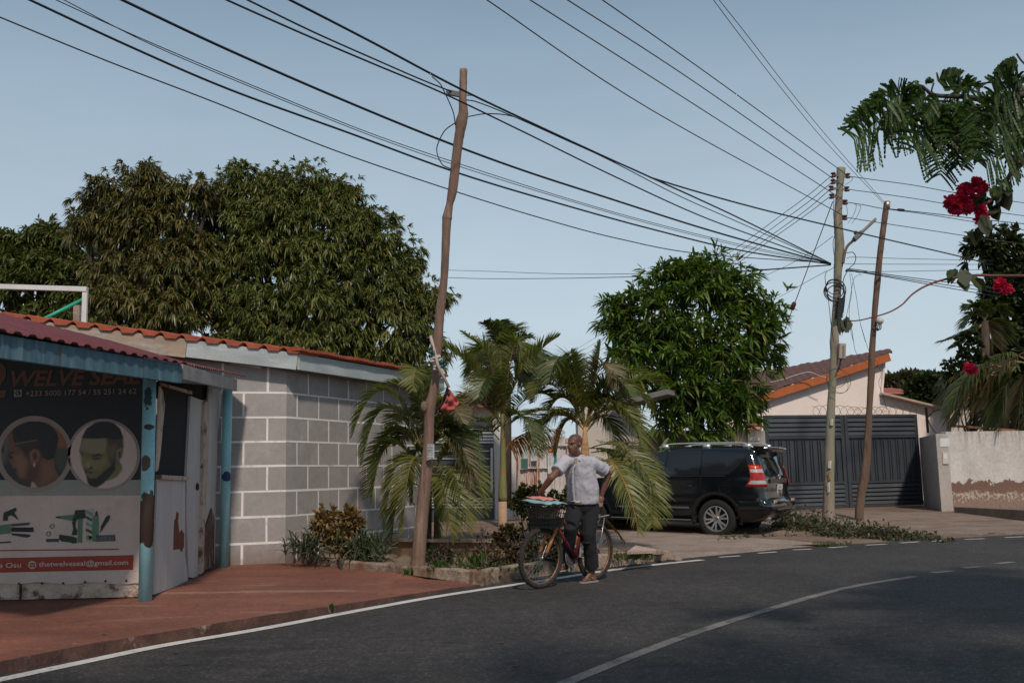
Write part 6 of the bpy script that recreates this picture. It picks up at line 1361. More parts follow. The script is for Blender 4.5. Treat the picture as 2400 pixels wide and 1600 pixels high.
wire('upper cable of the black pair, ending at the leaning pole bracket', [(485,-40),(568,0),(720,74),(880,145),(965,182),(1040,212)], 9.0, 13.1, .010)
wire('black cable crossing the very head of the leaning pole', [(580,-42),(665,0),(850,95),(1060,206),(1250,296),(1400,365),(1500,410),(1700,502),(1908,605)], 9.0, YL, .013)
wire('upper of two thin black wires between the two thick cables', [(60,-34),(128,0),(350,100),(600,205),(850,306),(1060,378),(1300,455),(1500,512),(1720,566),(1908,605)], 10.5, YL, .006, name='wire')
wire('lower of two thin black wires between the two thick cables', [(80,-34),(150,2),(350,104),(600,210),(850,311),(1060,384),(1300,459),(1500,516),(1720,570),(1908,607)], 10.5, YL, .0055, name='wire')
wire('lowest black cable, entering at the left edge of the picture', [(-60,12),(0,40),(250,142),(500,238),(770,346),(1040,438),(1250,503),(1420,548),(1610,583),(1908,604)], 11.0, YL, .009)
wire('single black cable leaving the leaning pole below its bracket toward the lamp pole', [(1072,230),(1100,236),(1180,268),(1300,322),(1400,368),(1560,450),(1700,512),(1908,605)], 13.1, YL, .008)
wire('thick black cable passing in front of both right poles into the dark right tree', [(1495,408),(1600,440),(1750,481),(1915,521),(2050,553),(2180,583),(2260,603)], 17.5, 24.0, .015)
wire('short black loop cable hanging left of the leaning pole', [(1046,282),(1022,300),(1006,330),(1004,352),(1016,378),(1036,388)], 13.0, 13.0, .008)
wire('short black tail cable curling down from the leaning pole bracket', [(992,176),(1010,192),(1020,210),(1034,240),(1042,262),(1046,288)], 12.95, 13.05, .008)
wire('short black jumper cable arching from the leaning pole to the next span', [(1076,268),(1110,262),(1140,262),(1160,264),(1180,268)], 13.1, 13.6, .008)
bs = ['leftmost', 'second from left', 'third from left', 'rightmost']
for i, (x0, mid, (x1, y1)) in enumerate(((1118, (1500,255), (1944,499)), (1217, (1560,218), (1944,464)), (1303, (1600,192), (1947,434)), (1383, (1640,180), (1948,404)))):
    dx = -60; wire('bare brown power line entering at the top edge, %s of four' % bs[i], [(x0-70, -46), (x0, 0), mid, (x1, y1)], 11.5, Y2-.08, .0085, brownw, name='wire')
zr = lambda x, y: (1850 + x/3.564, 360 + y/3.564)
bs = ['topmost', 'second from top', 'third from top', 'lowest']
for i, S in enumerate(([(485,188),(700,218),(1040,265),(1400,330),(1960,412),(2300,462)], [(480,298),(760,335),(1100,385),(1500,455),(1960,520),(2300,567)], [(470,405),(620,428),(785,460),(1130,505),(1540,570),(1960,638),(2300,690)], [(470,532),(740,575),(1200,645),(1650,714),(1960,757),(2300,806)])):
    wire('bare brown power line right of the lamp pole, %s of its four' % bs[i], [zr(*p) for p in S], Y2-.08, 24.0, .0085, brownw, 'S', name='wire')
wire('black service cable from the steel cap of the thin dark pole to the right edge', [zr(*p) for p in [(832,462),(930,472),(1200,502),(1570,545),(1960,587),(2300,622)]], Y3, 24.0, .010, blackw, 'S')
t = tag(MB().cap(P(*zr(912, 470), Y3), P(*zr(952, 474), Y3), .035, .035).build('cable_clamp', plain('clamp_black', (.012, .012, .014), .5), smooth=True), 'black cable clamp just right of the thin dark pole top', 'clamp')
for i, S in enumerate(([(1637,-2),(1700,82),(1800,210),(1900,330),(2032,470)], [(1650,-2),(1715,80),(1815,210),(1910,326),(2034,468)])):
    wire(('left' if i == 0 else 'right') + ' of two thin wires dropping from the top edge to the thin dark pole', [(S[0][0]-28, -40)] + S, 12.0, Y3, .0055, blackw, name='wire')
for i, S in enumerate(([(345,192),(0,465),(-600,950),(-1850,1900)], [(345,250),(0,520),(-600,1002),(-1850,1955)], [(338,302),(0,575),(-600,1056),(-1850,2010)], [(332,365),(0,610),(-600,1085),(-1850,2070)])):
    S2 = [zr(*p) for p in S]; S2[-1] = (1335 + i*2, 828 + i*11); S2[-2] = (1335 + (S2[1][0]-1335)*.55, S2[-1][1] + (S2[1][1]-S2[-1][1])*.52)
    wire('thin line sloping down left behind the round tree, %s of four' % bs[i], S2, Y2-.1, 60, .008, blackw, 'S', name='wire')
st = thing('stay_wire', 'brown stay wire with a red insulator sloping left from the lamp pole', 'wire', P(1826, 808, Y2-.5))
a_, b_ = P(1952, 472, Y2-.1), P(1826, 808, Y2+1.5); MB().tube([a_, a_*.5+b_*.5, b_], .010, 6).build('strand', plain('stay_brown', (.10, .04, .03), .6), st)
c_ = P(1859, 717, Y2+1.08); d_ = (b_-a_).normalized(); MB().tube([c_-d_*.10, c_-d_*.06, c_+d_*.06, c_+d_*.10], [.03, .055, .055, .03], 10).build('stay_insulator', ins, st, smooth=True)
wire('thin black wire crossing low sky, upper of the pair right of the leaning pole', [(1018,620),(1120,623),(1300,629),(1520,628),(1700,622),(1908,608)], 34, YL, .008, name='wire')
wire('black wire crossing low sky, lower of the pair right of the leaning pole', [(1018,637),(1120,640),(1300,639),(1500,634),(1700,624),(1908,609)], 34, YL, .010, name='wire')
for i, S in enumerate(([(480,872),(560,865),(1000,878),(1560,890),(1700,893)], [(470,920),(590,922),(1100,924),(1560,925),(1700,925)], [(470,985),(780,985),(1200,978),(1560,970),(1700,966)])):
    wire('level thin dark wire right of the lamp pole, %s of three' % ['top', 'middle', 'bottom'][i], [zr(*p) for p in S], Y2-.1, 27, .0065, blackw, 'S', name='wire')
for i, S in enumerate(([(470,975),(530,965),(900,1020),(1630,1112),(1760,1128)], [(470,980),(530,975),(900,1034),(1610,1142),(1760,1165)], [(470,985),(540,982),(900,1045),(1600,1170),(1760,1200)])):
    wire('black cable sagging right from the lamp pole into the dark tree, %s of three' % ['top', 'middle', 'bottom'][i], [zr(*p) for p in S], Y2-.1, 26, .010, blackw, 'S')
wire('thin wire sloping up right to the lamp pole from above the round tree', [zr(*p) for p in [(-520,1180),(-200,1020),(0,926),(200,810),(365,690)]], 40, Y2-.1, .006, blackw, 'S', name='wire')
wire('thin wire rising to the lamp pole beside the stay wire', [zr(*p) for p in [(-180,1250),(0,1152),(160,1062),(310,980)]], 40, Y2-.1, .006, blackw, 'S', name='wire')
drops = [([(505,1000),(520,1160),(500,1300),(510,1460),(535,1570)], 'nearest the lamp pole'), ([(520,1000),(560,1200),(590,1400),(635,1570)], 'nearest the thin dark pole'), ([(545,985),(600,1010),(540,1045),(500,1250),(440,1520)], 'crossing back to the lamp pole')]
for S, nm in drops: wire('thin slack drop wire between the two right poles, %s' % nm, [zr(*p) for p in S], Y2-.1, Y2+.6, .0045, blackw, 'S', name='wire')
r7 = lambda x, y: (1700 + x/2.904, 760 + y/2.904)
for S, nm in (([(860,30),(885,180),(925,235),(970,270)], 'left'), ([(920,0),(980,185),(1040,270)], 'right')): wire('thin service wire reaching the orange roof trim, %s one' % nm, [r7(*p) for p in S], Y2, 30.0, .006, blackw, 'S', name='wire')
wire('pale cable lying along the orange roof trim of the pink house', [r7(*p) for p in [(300,395),(390,375),(480,345),(570,325),(640,350),(690,362)]], 30.4, 30.6, .015, plain('pale_cable', (.45, .40, .36), .7), 'S')
wire('wire running down the pink house wall from the roof trim to the gate', [r7(*p) for p in [(1030,270),(1060,330),(1045,400),(1070,480),(1100,580)]], 30.3, 30.6, .006, blackw, 'S', name='wire')
wire('loose cable hugging the left side of the lamp pole', [zr(*p) for p in [(372,380),(370,520),(385,640),(365,760),(380,930),(310,990),(300,1060),(330,1250),(345,1400),(370,1570)]], Y2-.17, Y2-.17, .007, blackw, 'S')
wire('cable loop bowing out right of the lamp pole under the lamp arm', [zr(*p) for p in [(480,830),(530,825),(555,865),(540,920),(500,960),(450,1060),(465,1180),(450,1330)]], Y2-.2, Y2-.18, .009, blackw, 'S')
for i, (x, y, x2, y2) in enumerate(((530,205,462,262),(560,430,490,580),(470,420,470,560),(595,440,520,585))):
    wire('short jumper wire loop beside right hand insulator number %s down' % ['one', 'two', 'three', 'four'][i], [zr(*p) for p in [(x-20,y-5),(x,y),((x+x2)/2+15,(y+y2)/2),(x2,y2)]], Y2-.1, Y2-.1, .005, blackw, 'S', name='wire')
# ================================================================== VEGETATION
def nrm(a): return a/np.maximum(np.linalg.norm(a, axis=-1, keepdims=True), 1e-9)
def leaf_cloud(tips, dirs, nl, L, W, droop=.35, spread=.9, g=None, curl=.0, shape=(.25, 1.0, .85, .08)):
    g = g or rng; N = len(tips); n = N*nl
    base = np.repeat(tips, nl, 0); d = np.repeat(dirs, nl, 0)
    d = nrm(nrm(d) + spread*nrm(g.normal(size=(n, 3)))*g.uniform(.4, 1.2, (n, 1)))
    base = base - np.repeat(nrm(dirs), nl, 0)*g.uniform(0, L*.5, (n, 1))
    ln = L*g.uniform(.6, 1.25, (n, 1)); side = nrm(np.cross(d, nrm(g.normal(size=(n, 3))*.5 + np.array([0, 0, 1.0]))))
    V = np.zeros((n, 4, 2, 3)); dr = droop*g.uniform(.4, 1.5, (n, 1))
    for k, t in enumerate((0.04, .34, .68, 1.0)):
        c = base + d*ln*t; c[:, 2] -= (dr*ln)[:, 0]*t*t
        w_ = W*shape[k]*.5*(ln/L)
        V[:, k, 0] = c + side*w_; V[:, k, 1] = c - side*w_
    return V
def lobes_tips(lobes, g=None, shell=(.72, 1.04), front=.75, up=.15, clump=0, dens=1):
    g = g or rng; T = []; D = []
    for c, r_, n in lobes:
        c = np.array(c); r_ = np.array(r_); m = max(3, int(n*dens/clump)) if clump else n
        d = nrm(g.normal(size=(int(m*1.9), 3))); keep = (d[:, 1] < .15) | (g.uniform(size=len(d)) > front); d = d[keep][:m]
        rad = g.uniform(shell[0], shell[1], (len(d), 1)) * (1 + .10*np.sin(d[:, :1]*7 + c[0]) * np.sin(d[:, 2:]*6 + c[2]*2)); p = c + d*r_*rad; dd = nrm(d/r_*r_.mean() + np.array([0, 0, up]))
        if clump:                     # leaf sprays gather into hanging clumps with gaps between them
            k = int(clump); off = nrm(g.normal(size=(len(p), k, 3))) * g.uniform(.2, 1, (len(p), k, 1)) * g.uniform(.25, .55, (len(p), 1, 1)); off[..., 2] *= .75
            p = (p[:, None] + off).reshape(-1, 3); dd = nrm(np.repeat(dd, k, 0)*.7 + nrm(off.reshape(-1, 3)))
        T.append(p); D.append(dd)
    return np.concatenate(T), np.concatenate(D)
def rim(lobes, Y, n, r0_, r1_, seed, lo=-.2):      # small lobes that break the outline of the big ones
    g = np.random.default_rng(seed); o = []
    for i in range(n):
        c, r_, _ = lobes[g.integers(len(lobes))]; a = g.uniform(lo, math.pi-lo); q = (c[0] + math.cos(a)*r_[0]*.92, c[1] + g.uniform(-.5, .2)*r_[1], c[2] + math.sin(a)*r_[2]*.92); s_ = g.uniform(r0_, r1_); o.append((q, (s_, s_, s_*.8), int(26*(s_/.45)**1.5)))
    return o
def lobe(px, py, Y, rpx, n, fz=1.0, fy=.9):
    r_ = rpx*Y/FPX; return (tuple(P(px, py, Y)), (r_, r_*fy, r_*fz), n)
bark = pm('bark', (.075, .055, .042), .95, var=.35, vscale=6, stretch=(3, 3, .5), bump=.5, fine=.3)
def tree(label, base, lobes, cols, nl, L, W, droop, spread=.9, trunk_r=.25, name='leafy_tree', cat='tree', group=None, shell=(.72, 1.04), trans=.22, rough=.42, shape=(.25, 1, .85, .08), forks=None, seed=1, clump=0, rims=0, dens=1):
    lobes = [(c, tuple(q*(.90 if clump else .95) for q in r_), n) for c, r_, n in lobes]
    if rims: lobes = lobes + rim(lobes, 0, rims, .22, .48, seed+100)
    g = np.random.default_rng(seed); t = thing(name, label, cat, base, group=group); base = Vector(base)
    T, D = lobes_tips(lobes, g, shell, clump=clump, dens=dens); V = leaf_cloud(T, D, nl, L, W, droop, spread, g, shape=shape)
    np_quads('crown', V, leafmat('leaf_' + str(seed), cols, rough, trans), t)
    mb = MB(); cs = [Vector(l[0]) for l in lobes]; cen = sum(cs, Vector())/len(cs); fork = base*.55 + Vector((cen.x, cen.y, cen.z))*.45 if forks is None else Vector(forks)
    mb.tube(catmull([base, base*.5 + fork*.5 + Vector((.08, .0, 0)), fork], 4), [trunk_r*(1-.4*i/8) for i in range(9)], 10)
    for c in cs[:30]:
        m_ = fork*.5 + c*.5 + Vector((0, 0, -.15*(c-fork).length)); mb.tube(catmull([fork, m_, c], 4), [trunk_r*.5*(1-.75*i/8) for i in range(9)], 6)
        for k in range(4):
            e = c + Vector(g.normal(size=3).tolist()).normalized()*(min(l_[1][0] for l_ in lobes if (Vector(l_[0])-c).length < 1e-3)*.7); mb.tube([c, c*.5 + e*.5 + Vector((0, 0, .05)), e], [trunk_r*.12, trunk_r*.08, trunk_r*.03], 5)
    mb.build('trunk', bark, t, smooth=True); return t
olive = [(.038, .060, .014), (.070, .098, .021), (.108, .138, .028), (.145, .170, .038), (.19, .19, .058), (.16, .12, .045)]
g_ = lambda x, y, Y, z=0.0: Vector((P(x, y, Y).x, Y, z))
YT = 26
L1 = [lobe(620, 630, YT, 150, 420), lobe(770, 580, YT, 140, 380), lobe(880, 660, YT, 115, 300), lobe(700, 720, YT-.6, 190, 520), lobe(890, 780, YT-.4, 125, 330), lobe(545, 720, YT-.3, 130, 330), lobe(575, 520, YT, 85, 190), lobe(565, 450, YT, 46, 70), lobe(635, 445, YT, 44, 70), lobe(715, 460, YT, 62, 110), lobe(800, 475, YT, 60, 110), lobe(870, 540, YT, 65, 120), lobe(940, 610, YT, 55, 100), lobe(985, 710, YT, 50, 90), lobe(1000, 820, YT, 55, 90), lobe(700, 820, YT-.8, 180, 360), lobe(520, 820, YT-.8, 150, 260), lobe(900, 850, YT-.5, 110, 220), lobe(640, 540, YT-.5, 90, 160), lobe(490, 620, YT-.2, 95, 170), lobe(470, 710, YT-.3, 95, 170), lobe(600, 490, YT, 80, 130), lobe(680, 490, YT-.3, 90, 150), lobe(760, 500, YT-.3, 90, 150), lobe(840, 560, YT-.3, 90, 150), lobe(500, 540, YT+.2, 70, 110), lobe(470, 580, YT, 80, 130), lobe(440, 640, YT-.2, 80, 120), lobe(930, 680, YT-.2, 80, 130)]
tree('huge broad dark olive mango tree filling the sky behind the painted block house', g_(720, 900, YT+1), L1, olive, 16, .18, .034, .7, trunk_r=.4, seed=11, clump=8, rims=46, shell=(.80, 1.05), dens=1.75)
red_ol = [(.044, .058, .016), (.078, .088, .023), (.118, .122, .032), (.145, .095, .038), (.19, .16, .052), (.09, .105, .03)]
L2 = [lobe(352, 457, 25, 62, 110), lobe(300, 502, 25, 62, 90), lobe(240, 472, 25, 42, 50), lobe(225, 532, 25, 40, 40), lobe(420, 482, 25, 62, 100), lobe(468, 457, 25, 30, 36), lobe(330, 562, 25, 80, 110), lobe(240, 612, 25, 62, 70), lobe(300, 672, 25, 85, 130), lobe(420, 592, 25, 90, 170), lobe(400, 702, 24.6, 100, 200), lobe(280, 752, 24.6, 95, 170), lobe(350, 417, 25, 30, 36)]
tree('sparser reddish brown mango tree rising left of the huge olive tree', g_(340, 900, 25.5), L2, red_ol, 15, .20, .036, .7, trunk_r=.3, seed=12, shell=(.45, 1.06), clump=7, rims=34, dens=1.6)
gr2 = [(.036, .056, .012), (.058, .082, .016), (.088, .108, .020), (.115, .125, .032), (.14, .14, .04)]
L3 = [lobe(60, 610, 30, 75, 240), lobe(150, 620, 30, 75, 240), lobe(-40, 640, 30, 100, 260), lobe(100, 690, 29.6, 110, 330), lobe(220, 680, 29.6, 90, 250), lobe(20, 740, 29.4, 110, 260), lobe(180, 770, 29.2, 100, 240), lobe(215, 610, 30, 50, 100), lobe(0, 560, 30, 35, 60), lobe(110, 560, 30, 40, 70)]
tree('lower yellowish green tree at the left edge behind the white steel frame', g_(80, 900, 31), L3, gr2, 12, .26, .05, .5, trunk_r=.3, seed=13, clump=8, rims=24)
grn = [(.026, .058, .010), (.046, .095, .013), (.070, .135, .017), (.098, .175, .022), (.14, .20, .03), (.22, .22, .055)]
YR = 25.6
L4 = [lobe(1620, 750, YR, 130, 260), lobe(1530, 745, YR, 95, 180), lobe(1720, 790, YR, 95, 180), lobe(1640, 665, YR, 70, 110), lobe(1670, 625, YR, 36, 40), lobe(1590, 660, YR, 50, 60), lobe(1560, 850, YR-.4, 115, 210), lobe(1690, 880, YR-.4, 110, 210), lobe(1620, 930, YR-.5, 100, 170), lobe(1460, 790, YR, 55, 70), lobe(1440, 740, YR, 30, 24), lobe(1780, 830, YR, 55, 80), lobe(1780, 740, YR, 40, 50), lobe(1730, 960, YR-.3, 62, 70), lobe(1560, 985, YR-.8, 45, 40), lobe(1480, 880, YR-.3, 60, 80), lobe(1730, 690, YR, 48, 60), lobe(1640, 1000, YR-.7, 45, 36)]
tree('round bright green mango tree above the black car and brown wall', g_(1640, 1100, YR+.7), L4, grn, 10, .30, .055, .35, spread=.95, trunk_r=.20, seed=14, trans=.30, clump=3, rims=26, forks=(P(1635, 960, YR+.4)), name='mango_tree')
dark = [(.012, .024, .008), (.022, .040, .012), (.032, .056, .015), (.048, .072, .020), (.06, .06, .024)]
L5 = [lobe(2400, 720, 30, 95, 260), lobe(2335, 650, 30, 48, 80), lobe(2385, 600, 30, 50, 90), lobe(2310, 590, 30, 24, 24), lobe(2350, 760, 30, 75, 170), lobe(2420, 880, 30, 130, 320), lobe(2345, 870, 30, 80, 180), lobe(2470, 650, 30, 110, 240), lobe(2480, 780, 30, 120, 200), lobe(2390, 960, 30.4, 95, 200)]
tree('big dark leafy tree at the right edge swallowing the cables', g_(2440, 1000, 31.5), L5, dark, 9, .28, .10, .3, trunk_r=.28, seed=15, clump=6, rims=26, trans=.12, name='dark_tree')
L5b = [lobe(2245, 850, 27, 36, 46), lobe(2230, 880, 27, 32, 36), lobe(2270, 800, 27, 30, 36), lobe(2290, 850, 27, 40, 50)]
tree('thin airy small leaved tree left of the dark right tree', g_(2270, 1000, 27.5), L5b, dark, 12, .15, .07, .1, trunk_r=.06, seed=16, shell=(.2, 1.1), name='small_tree')
L6 = [lobe(2190, 918, 42, 34, 90), lobe(2165, 905, 42, 26, 60), lobe(2145, 925, 42, 24, 50), lobe(2175, 940, 42, 34, 70)]
tree('small round dark tree showing above the pink house side roof', g_(2170, 990, 42.5), L6, dark, 9, .32, .14, .1, trunk_r=.12, seed=17, name='round_tree')
tan_ = [(.055, .060, .030), (.085, .080, .045), (.11, .095, .06)]
L7 = [lobe(x, y, 62, r_, n, .38) for x, y, r_, n in ((2085, 892, 28, 80), (2130, 886, 34, 110), (2175, 890, 34, 110), (2220, 896, 34, 110), (2265, 900, 30, 90), (2150, 905, 34, 90), (2205, 910, 34, 90))]
tree('far flat topped grey green acacia canopy beyond the pink house', g_(2160, 990, 63), L7, tan_, 9, .45, .16, .1, trunk_r=.25, seed=18, name='acacia_tree')

# ---------------------------------------------------------------- palms
def bez(a, b, c, t): return a*(1-t)**2 + b*2*t*(1-t) + c*t*t
def frond(pts, n, lmax, w_, droop, fwd=.55, lift=.5, t0=.14, g=None, gap=0.0):
    g = g or rng; a, b, c = [np.array(p) for p in pts]; V = []
    for i in range(n):
        t = t0 + (1-t0)*(i+.5)/n; p = bez(a, b, c, t); tg = nrm((b-a)*(1-t) + (c-b)*t)
        sd_ = np.cross(tg, [0, 0, 1.0]); sd_ = sd_/max(1e-6, np.linalg.norm(sd_)); upn = np.cross(sd_, tg)
        u = (t-t0)/(1-t0); ll = lmax*(.35 + .65*math.sin(math.pi*min(1, .18 + u*.80))**.8)*(1 if u < .85 else 1-.5*(u-.85)/.15)
        for s_ in (-1, 1):
            if g.uniform() < gap: continue
            d = nrm(tg*fwd*(1+.5*u) + sd_*s_ + upn*lift + g.normal(size=3)*.07); l_ = ll*g.uniform(.85, 1.1); dr = droop*g.uniform(.7, 1.3)
            wd = nrm(np.cross(d, upn*.6 + sd_*s_*-.5 + g.normal(size=3)*.15)); st = []
            for k, (tt, ww) in enumerate(((0, .5), (.3, 1), (.65, .85), (1.0, .1))):
                q = p + d*l_*tt; q = q - np.array([0, 0, dr*l_*tt*tt]); st.append([q + wd*w_*.5*ww, q - wd*w_*.5*ww])
            V.append(st)
    # rachis as a thin four sided strip pair
    rs_ = [bez(a, b, c, k/13) for k in range(14)]
    return np.array(V), rs_
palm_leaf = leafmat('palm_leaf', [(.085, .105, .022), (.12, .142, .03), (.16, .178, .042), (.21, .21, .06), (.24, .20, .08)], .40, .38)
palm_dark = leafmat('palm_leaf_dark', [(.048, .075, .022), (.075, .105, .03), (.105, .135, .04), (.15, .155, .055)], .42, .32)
palm_dry = leafmat('palm_leaf_dry', [(.20, .085, .025), (.26, .12, .035), (.16, .10, .04)], .6, .35)
palm_brown = leafmat('palm_leaf_brown', [(.095, .080, .036), (.14, .112, .05), (.175, .13, .06), (.07, .072, .03)], .5, .3)
stalk = pm('palm_stalk', (.20, .16, .05), .5, var=.25, vscale=4); stalko = pm('palm_stalk_orange', (.38, .14, .03), .5, var=.25, vscale=4)
def put_frond(par, S, Y, n=34, lmax=.42, w_=.021, droop=.22, m=None, st=None, dy=(0, 0, 0), rr=.012, g=None, gap=.03, **k):
    pts = [P(x, y, Y + dd) for (x, y), dd in zip(S, dy)]
    # bezier control so that the middle point lies on the curve
    ctl = pts[1]*2 - (pts[0] + pts[2])*.5
    n = int(n*2.1)
    V, rs_ = frond((pts[0], ctl, pts[2]), n, lmax, w_, droop, g=g, gap=gap, **k)
    o = np_quads('frond', V, m or palm_leaf, par)
    MB().tube(rs_, [rr*(1-.8*i/13) for i in range(14)], 5, cap=False).build('stalk', st or stalk, o, smooth=True)
    return o
YA = 17.0; pa_ = thing('areca_palm', 'single stemmed palm with ringed pale trunk before the white pillar', 'palm', g_(1178, 1280, YA, .1))
ptr = pm('ringed_palm_trunk', (.40, .27, .18), .75, var=.15, vscale=3, stretch=(.5, .5, 9), fine=.15); pgr = pm('palm_crownshaft', (.20, .20, .085), .5, var=.2, vscale=3, stretch=(2, 2, .5), stain=[((.30, .14, .05), 2, .55, .15)])
MB().tube([P(1177, 1290, YA), P(1178, 1235, YA), P(1178, 1172, YA)], [.085, .078, .072], 16).build('trunk', ptr, pa_, smooth=True)
MB().tube(catmull([P(1178, 1174, YA), P(1178, 1140, YA), P(1179, 1090, YA), P(1179, 1045, YA), P(1178, 1000, YA), P(1177, 970, YA)], 3), [.076, .078, .076, .072, .066, .06, .055, .052, .05, .047, .044, .04, .036, .03, .024, .015], 14).build('crownshaft', pgr, pa_, smooth=True)
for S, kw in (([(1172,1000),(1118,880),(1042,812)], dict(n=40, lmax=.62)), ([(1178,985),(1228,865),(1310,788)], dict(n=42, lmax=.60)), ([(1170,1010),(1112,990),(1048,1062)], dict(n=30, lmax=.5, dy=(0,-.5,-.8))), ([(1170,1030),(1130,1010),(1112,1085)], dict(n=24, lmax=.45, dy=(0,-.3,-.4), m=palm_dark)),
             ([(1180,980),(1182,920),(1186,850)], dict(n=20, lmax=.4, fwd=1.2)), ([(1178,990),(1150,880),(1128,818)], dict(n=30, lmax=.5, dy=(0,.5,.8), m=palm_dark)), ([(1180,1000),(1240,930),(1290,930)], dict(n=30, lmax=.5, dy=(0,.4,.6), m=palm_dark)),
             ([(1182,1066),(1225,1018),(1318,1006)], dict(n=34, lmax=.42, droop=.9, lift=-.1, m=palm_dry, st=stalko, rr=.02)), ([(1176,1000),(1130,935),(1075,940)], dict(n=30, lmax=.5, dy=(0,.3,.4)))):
    put_frond(pa_, S, YA, **kw)
YB = 17.4; pb2 = thing('areca_palm', 'feathery clumping palm arching over the parked car behind the man', 'palm', g_(1372, 1270, YB, .05))
for x, x2 in ((1371, 1372), (1382, 1392), (1360, 1352)): MB().tube(catmull([P(x2, 1275, YB), P(x, 1140, YB), P(1371, 1000, YB)], 4), [.05, .048, .046, .045, .043, .042, .04, .035, .03], 10).build('stem', pm('pale_palm_stem', (.42, .24, .12), .6, var=.3, vscale=3, stretch=(.6, .6, 5)), pb2, smooth=True)
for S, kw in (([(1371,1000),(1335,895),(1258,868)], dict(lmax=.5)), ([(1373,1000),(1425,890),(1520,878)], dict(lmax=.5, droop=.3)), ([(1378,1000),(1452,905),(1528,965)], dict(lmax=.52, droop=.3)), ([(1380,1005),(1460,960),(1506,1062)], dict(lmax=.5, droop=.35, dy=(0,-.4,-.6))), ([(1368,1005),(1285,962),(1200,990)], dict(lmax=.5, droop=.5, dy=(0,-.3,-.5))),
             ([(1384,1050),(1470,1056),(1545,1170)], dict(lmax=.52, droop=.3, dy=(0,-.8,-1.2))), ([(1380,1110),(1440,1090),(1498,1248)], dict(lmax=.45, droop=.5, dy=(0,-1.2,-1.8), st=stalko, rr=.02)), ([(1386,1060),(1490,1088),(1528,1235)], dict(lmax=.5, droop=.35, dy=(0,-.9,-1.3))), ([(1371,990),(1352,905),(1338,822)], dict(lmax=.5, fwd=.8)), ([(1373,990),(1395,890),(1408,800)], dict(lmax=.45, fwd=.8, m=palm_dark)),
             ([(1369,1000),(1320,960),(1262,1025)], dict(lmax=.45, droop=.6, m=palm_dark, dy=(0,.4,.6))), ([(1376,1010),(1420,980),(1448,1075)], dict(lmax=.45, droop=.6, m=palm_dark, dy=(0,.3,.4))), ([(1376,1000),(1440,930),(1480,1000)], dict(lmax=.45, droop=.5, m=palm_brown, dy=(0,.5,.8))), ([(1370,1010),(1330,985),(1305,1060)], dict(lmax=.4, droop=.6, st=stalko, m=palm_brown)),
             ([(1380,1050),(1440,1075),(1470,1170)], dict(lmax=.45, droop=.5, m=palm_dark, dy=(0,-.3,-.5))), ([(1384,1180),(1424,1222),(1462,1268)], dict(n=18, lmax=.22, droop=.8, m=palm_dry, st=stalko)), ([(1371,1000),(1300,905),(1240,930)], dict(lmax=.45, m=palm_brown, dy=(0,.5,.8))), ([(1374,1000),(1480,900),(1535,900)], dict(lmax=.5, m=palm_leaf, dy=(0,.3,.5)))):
    put_frond(pb2, S, YB, **kw)
def more(par, cen, Y, n, rx, ry, seed, lmax, up=.5, low=0.8, mats=None):      # extra fronds filling the crown
    g = np.random.default_rng(seed)
    for i in range(n):
        a = g.uniform(-.25, math.pi+.25); f = g.uniform(.6, 1.0); tx = cen[0] + math.cos(a)*rx*f; ty = cen[1] - math.sin(a)*ry*f*up + ry*low*abs(math.cos(a))*f*g.uniform(.0, .7)
        mx_ = cen[0] + (tx-cen[0])*.55; my_ = min(cen[1], ty) - ry*g.uniform(.12, .35); d = g.uniform(-1, .8)
        put_frond(par, [cen, (mx_, my_), (tx, ty)], Y, n=32, lmax=lmax*g.uniform(.85, 1.1), droop=g.uniform(.15, .4), m=(mats or (palm_leaf, palm_dark, palm_brown))[i % 3], dy=(0, d*.5, d), g=g)
more(pa_, (1178, 1000), YA, 7, 120, 190, 61, .5, up=1.0, low=.5)
more(pb2, (1372, 1000), YB, 14, 150, 165, 62, .46, up=1.0, low=.5)
YC = 15.2; pc2 = thing('areca_palm', 'low dense palm clump drooping beside the leaning pole and grey wall', 'palm', g_(1000, 1285, YC, .1))
for x in (985, 1005, 1022): MB().tube([P(x, 1285, YC), P(x+2, 1160, YC), P(1000, 1040, YC)], [.04, .036, .025], 8).build('stem', bark, pc2, smooth=True)
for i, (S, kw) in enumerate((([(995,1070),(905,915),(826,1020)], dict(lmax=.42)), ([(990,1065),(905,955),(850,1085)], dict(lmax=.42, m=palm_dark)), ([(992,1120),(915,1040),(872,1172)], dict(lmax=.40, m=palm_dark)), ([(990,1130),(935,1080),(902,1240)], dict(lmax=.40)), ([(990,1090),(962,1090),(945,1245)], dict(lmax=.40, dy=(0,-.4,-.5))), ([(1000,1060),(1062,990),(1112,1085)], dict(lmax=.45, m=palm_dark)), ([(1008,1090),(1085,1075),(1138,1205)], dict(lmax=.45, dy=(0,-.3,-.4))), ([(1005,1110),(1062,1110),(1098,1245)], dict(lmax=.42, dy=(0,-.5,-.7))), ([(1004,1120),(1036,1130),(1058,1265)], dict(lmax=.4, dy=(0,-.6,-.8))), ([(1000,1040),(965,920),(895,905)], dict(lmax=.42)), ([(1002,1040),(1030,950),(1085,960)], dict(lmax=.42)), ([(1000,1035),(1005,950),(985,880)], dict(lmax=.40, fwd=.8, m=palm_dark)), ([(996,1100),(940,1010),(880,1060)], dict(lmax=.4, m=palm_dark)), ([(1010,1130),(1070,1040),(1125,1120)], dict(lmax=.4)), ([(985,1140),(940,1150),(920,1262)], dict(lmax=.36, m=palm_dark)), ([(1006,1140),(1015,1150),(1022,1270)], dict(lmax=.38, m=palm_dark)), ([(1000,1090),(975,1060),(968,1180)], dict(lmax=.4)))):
    put_frond(pc2, S, YC, n=32, droop=.32, **kw)
more(pc2, (1000, 1060), YC, 12, 150, 170, 63, .42, up=.9, low=.9)
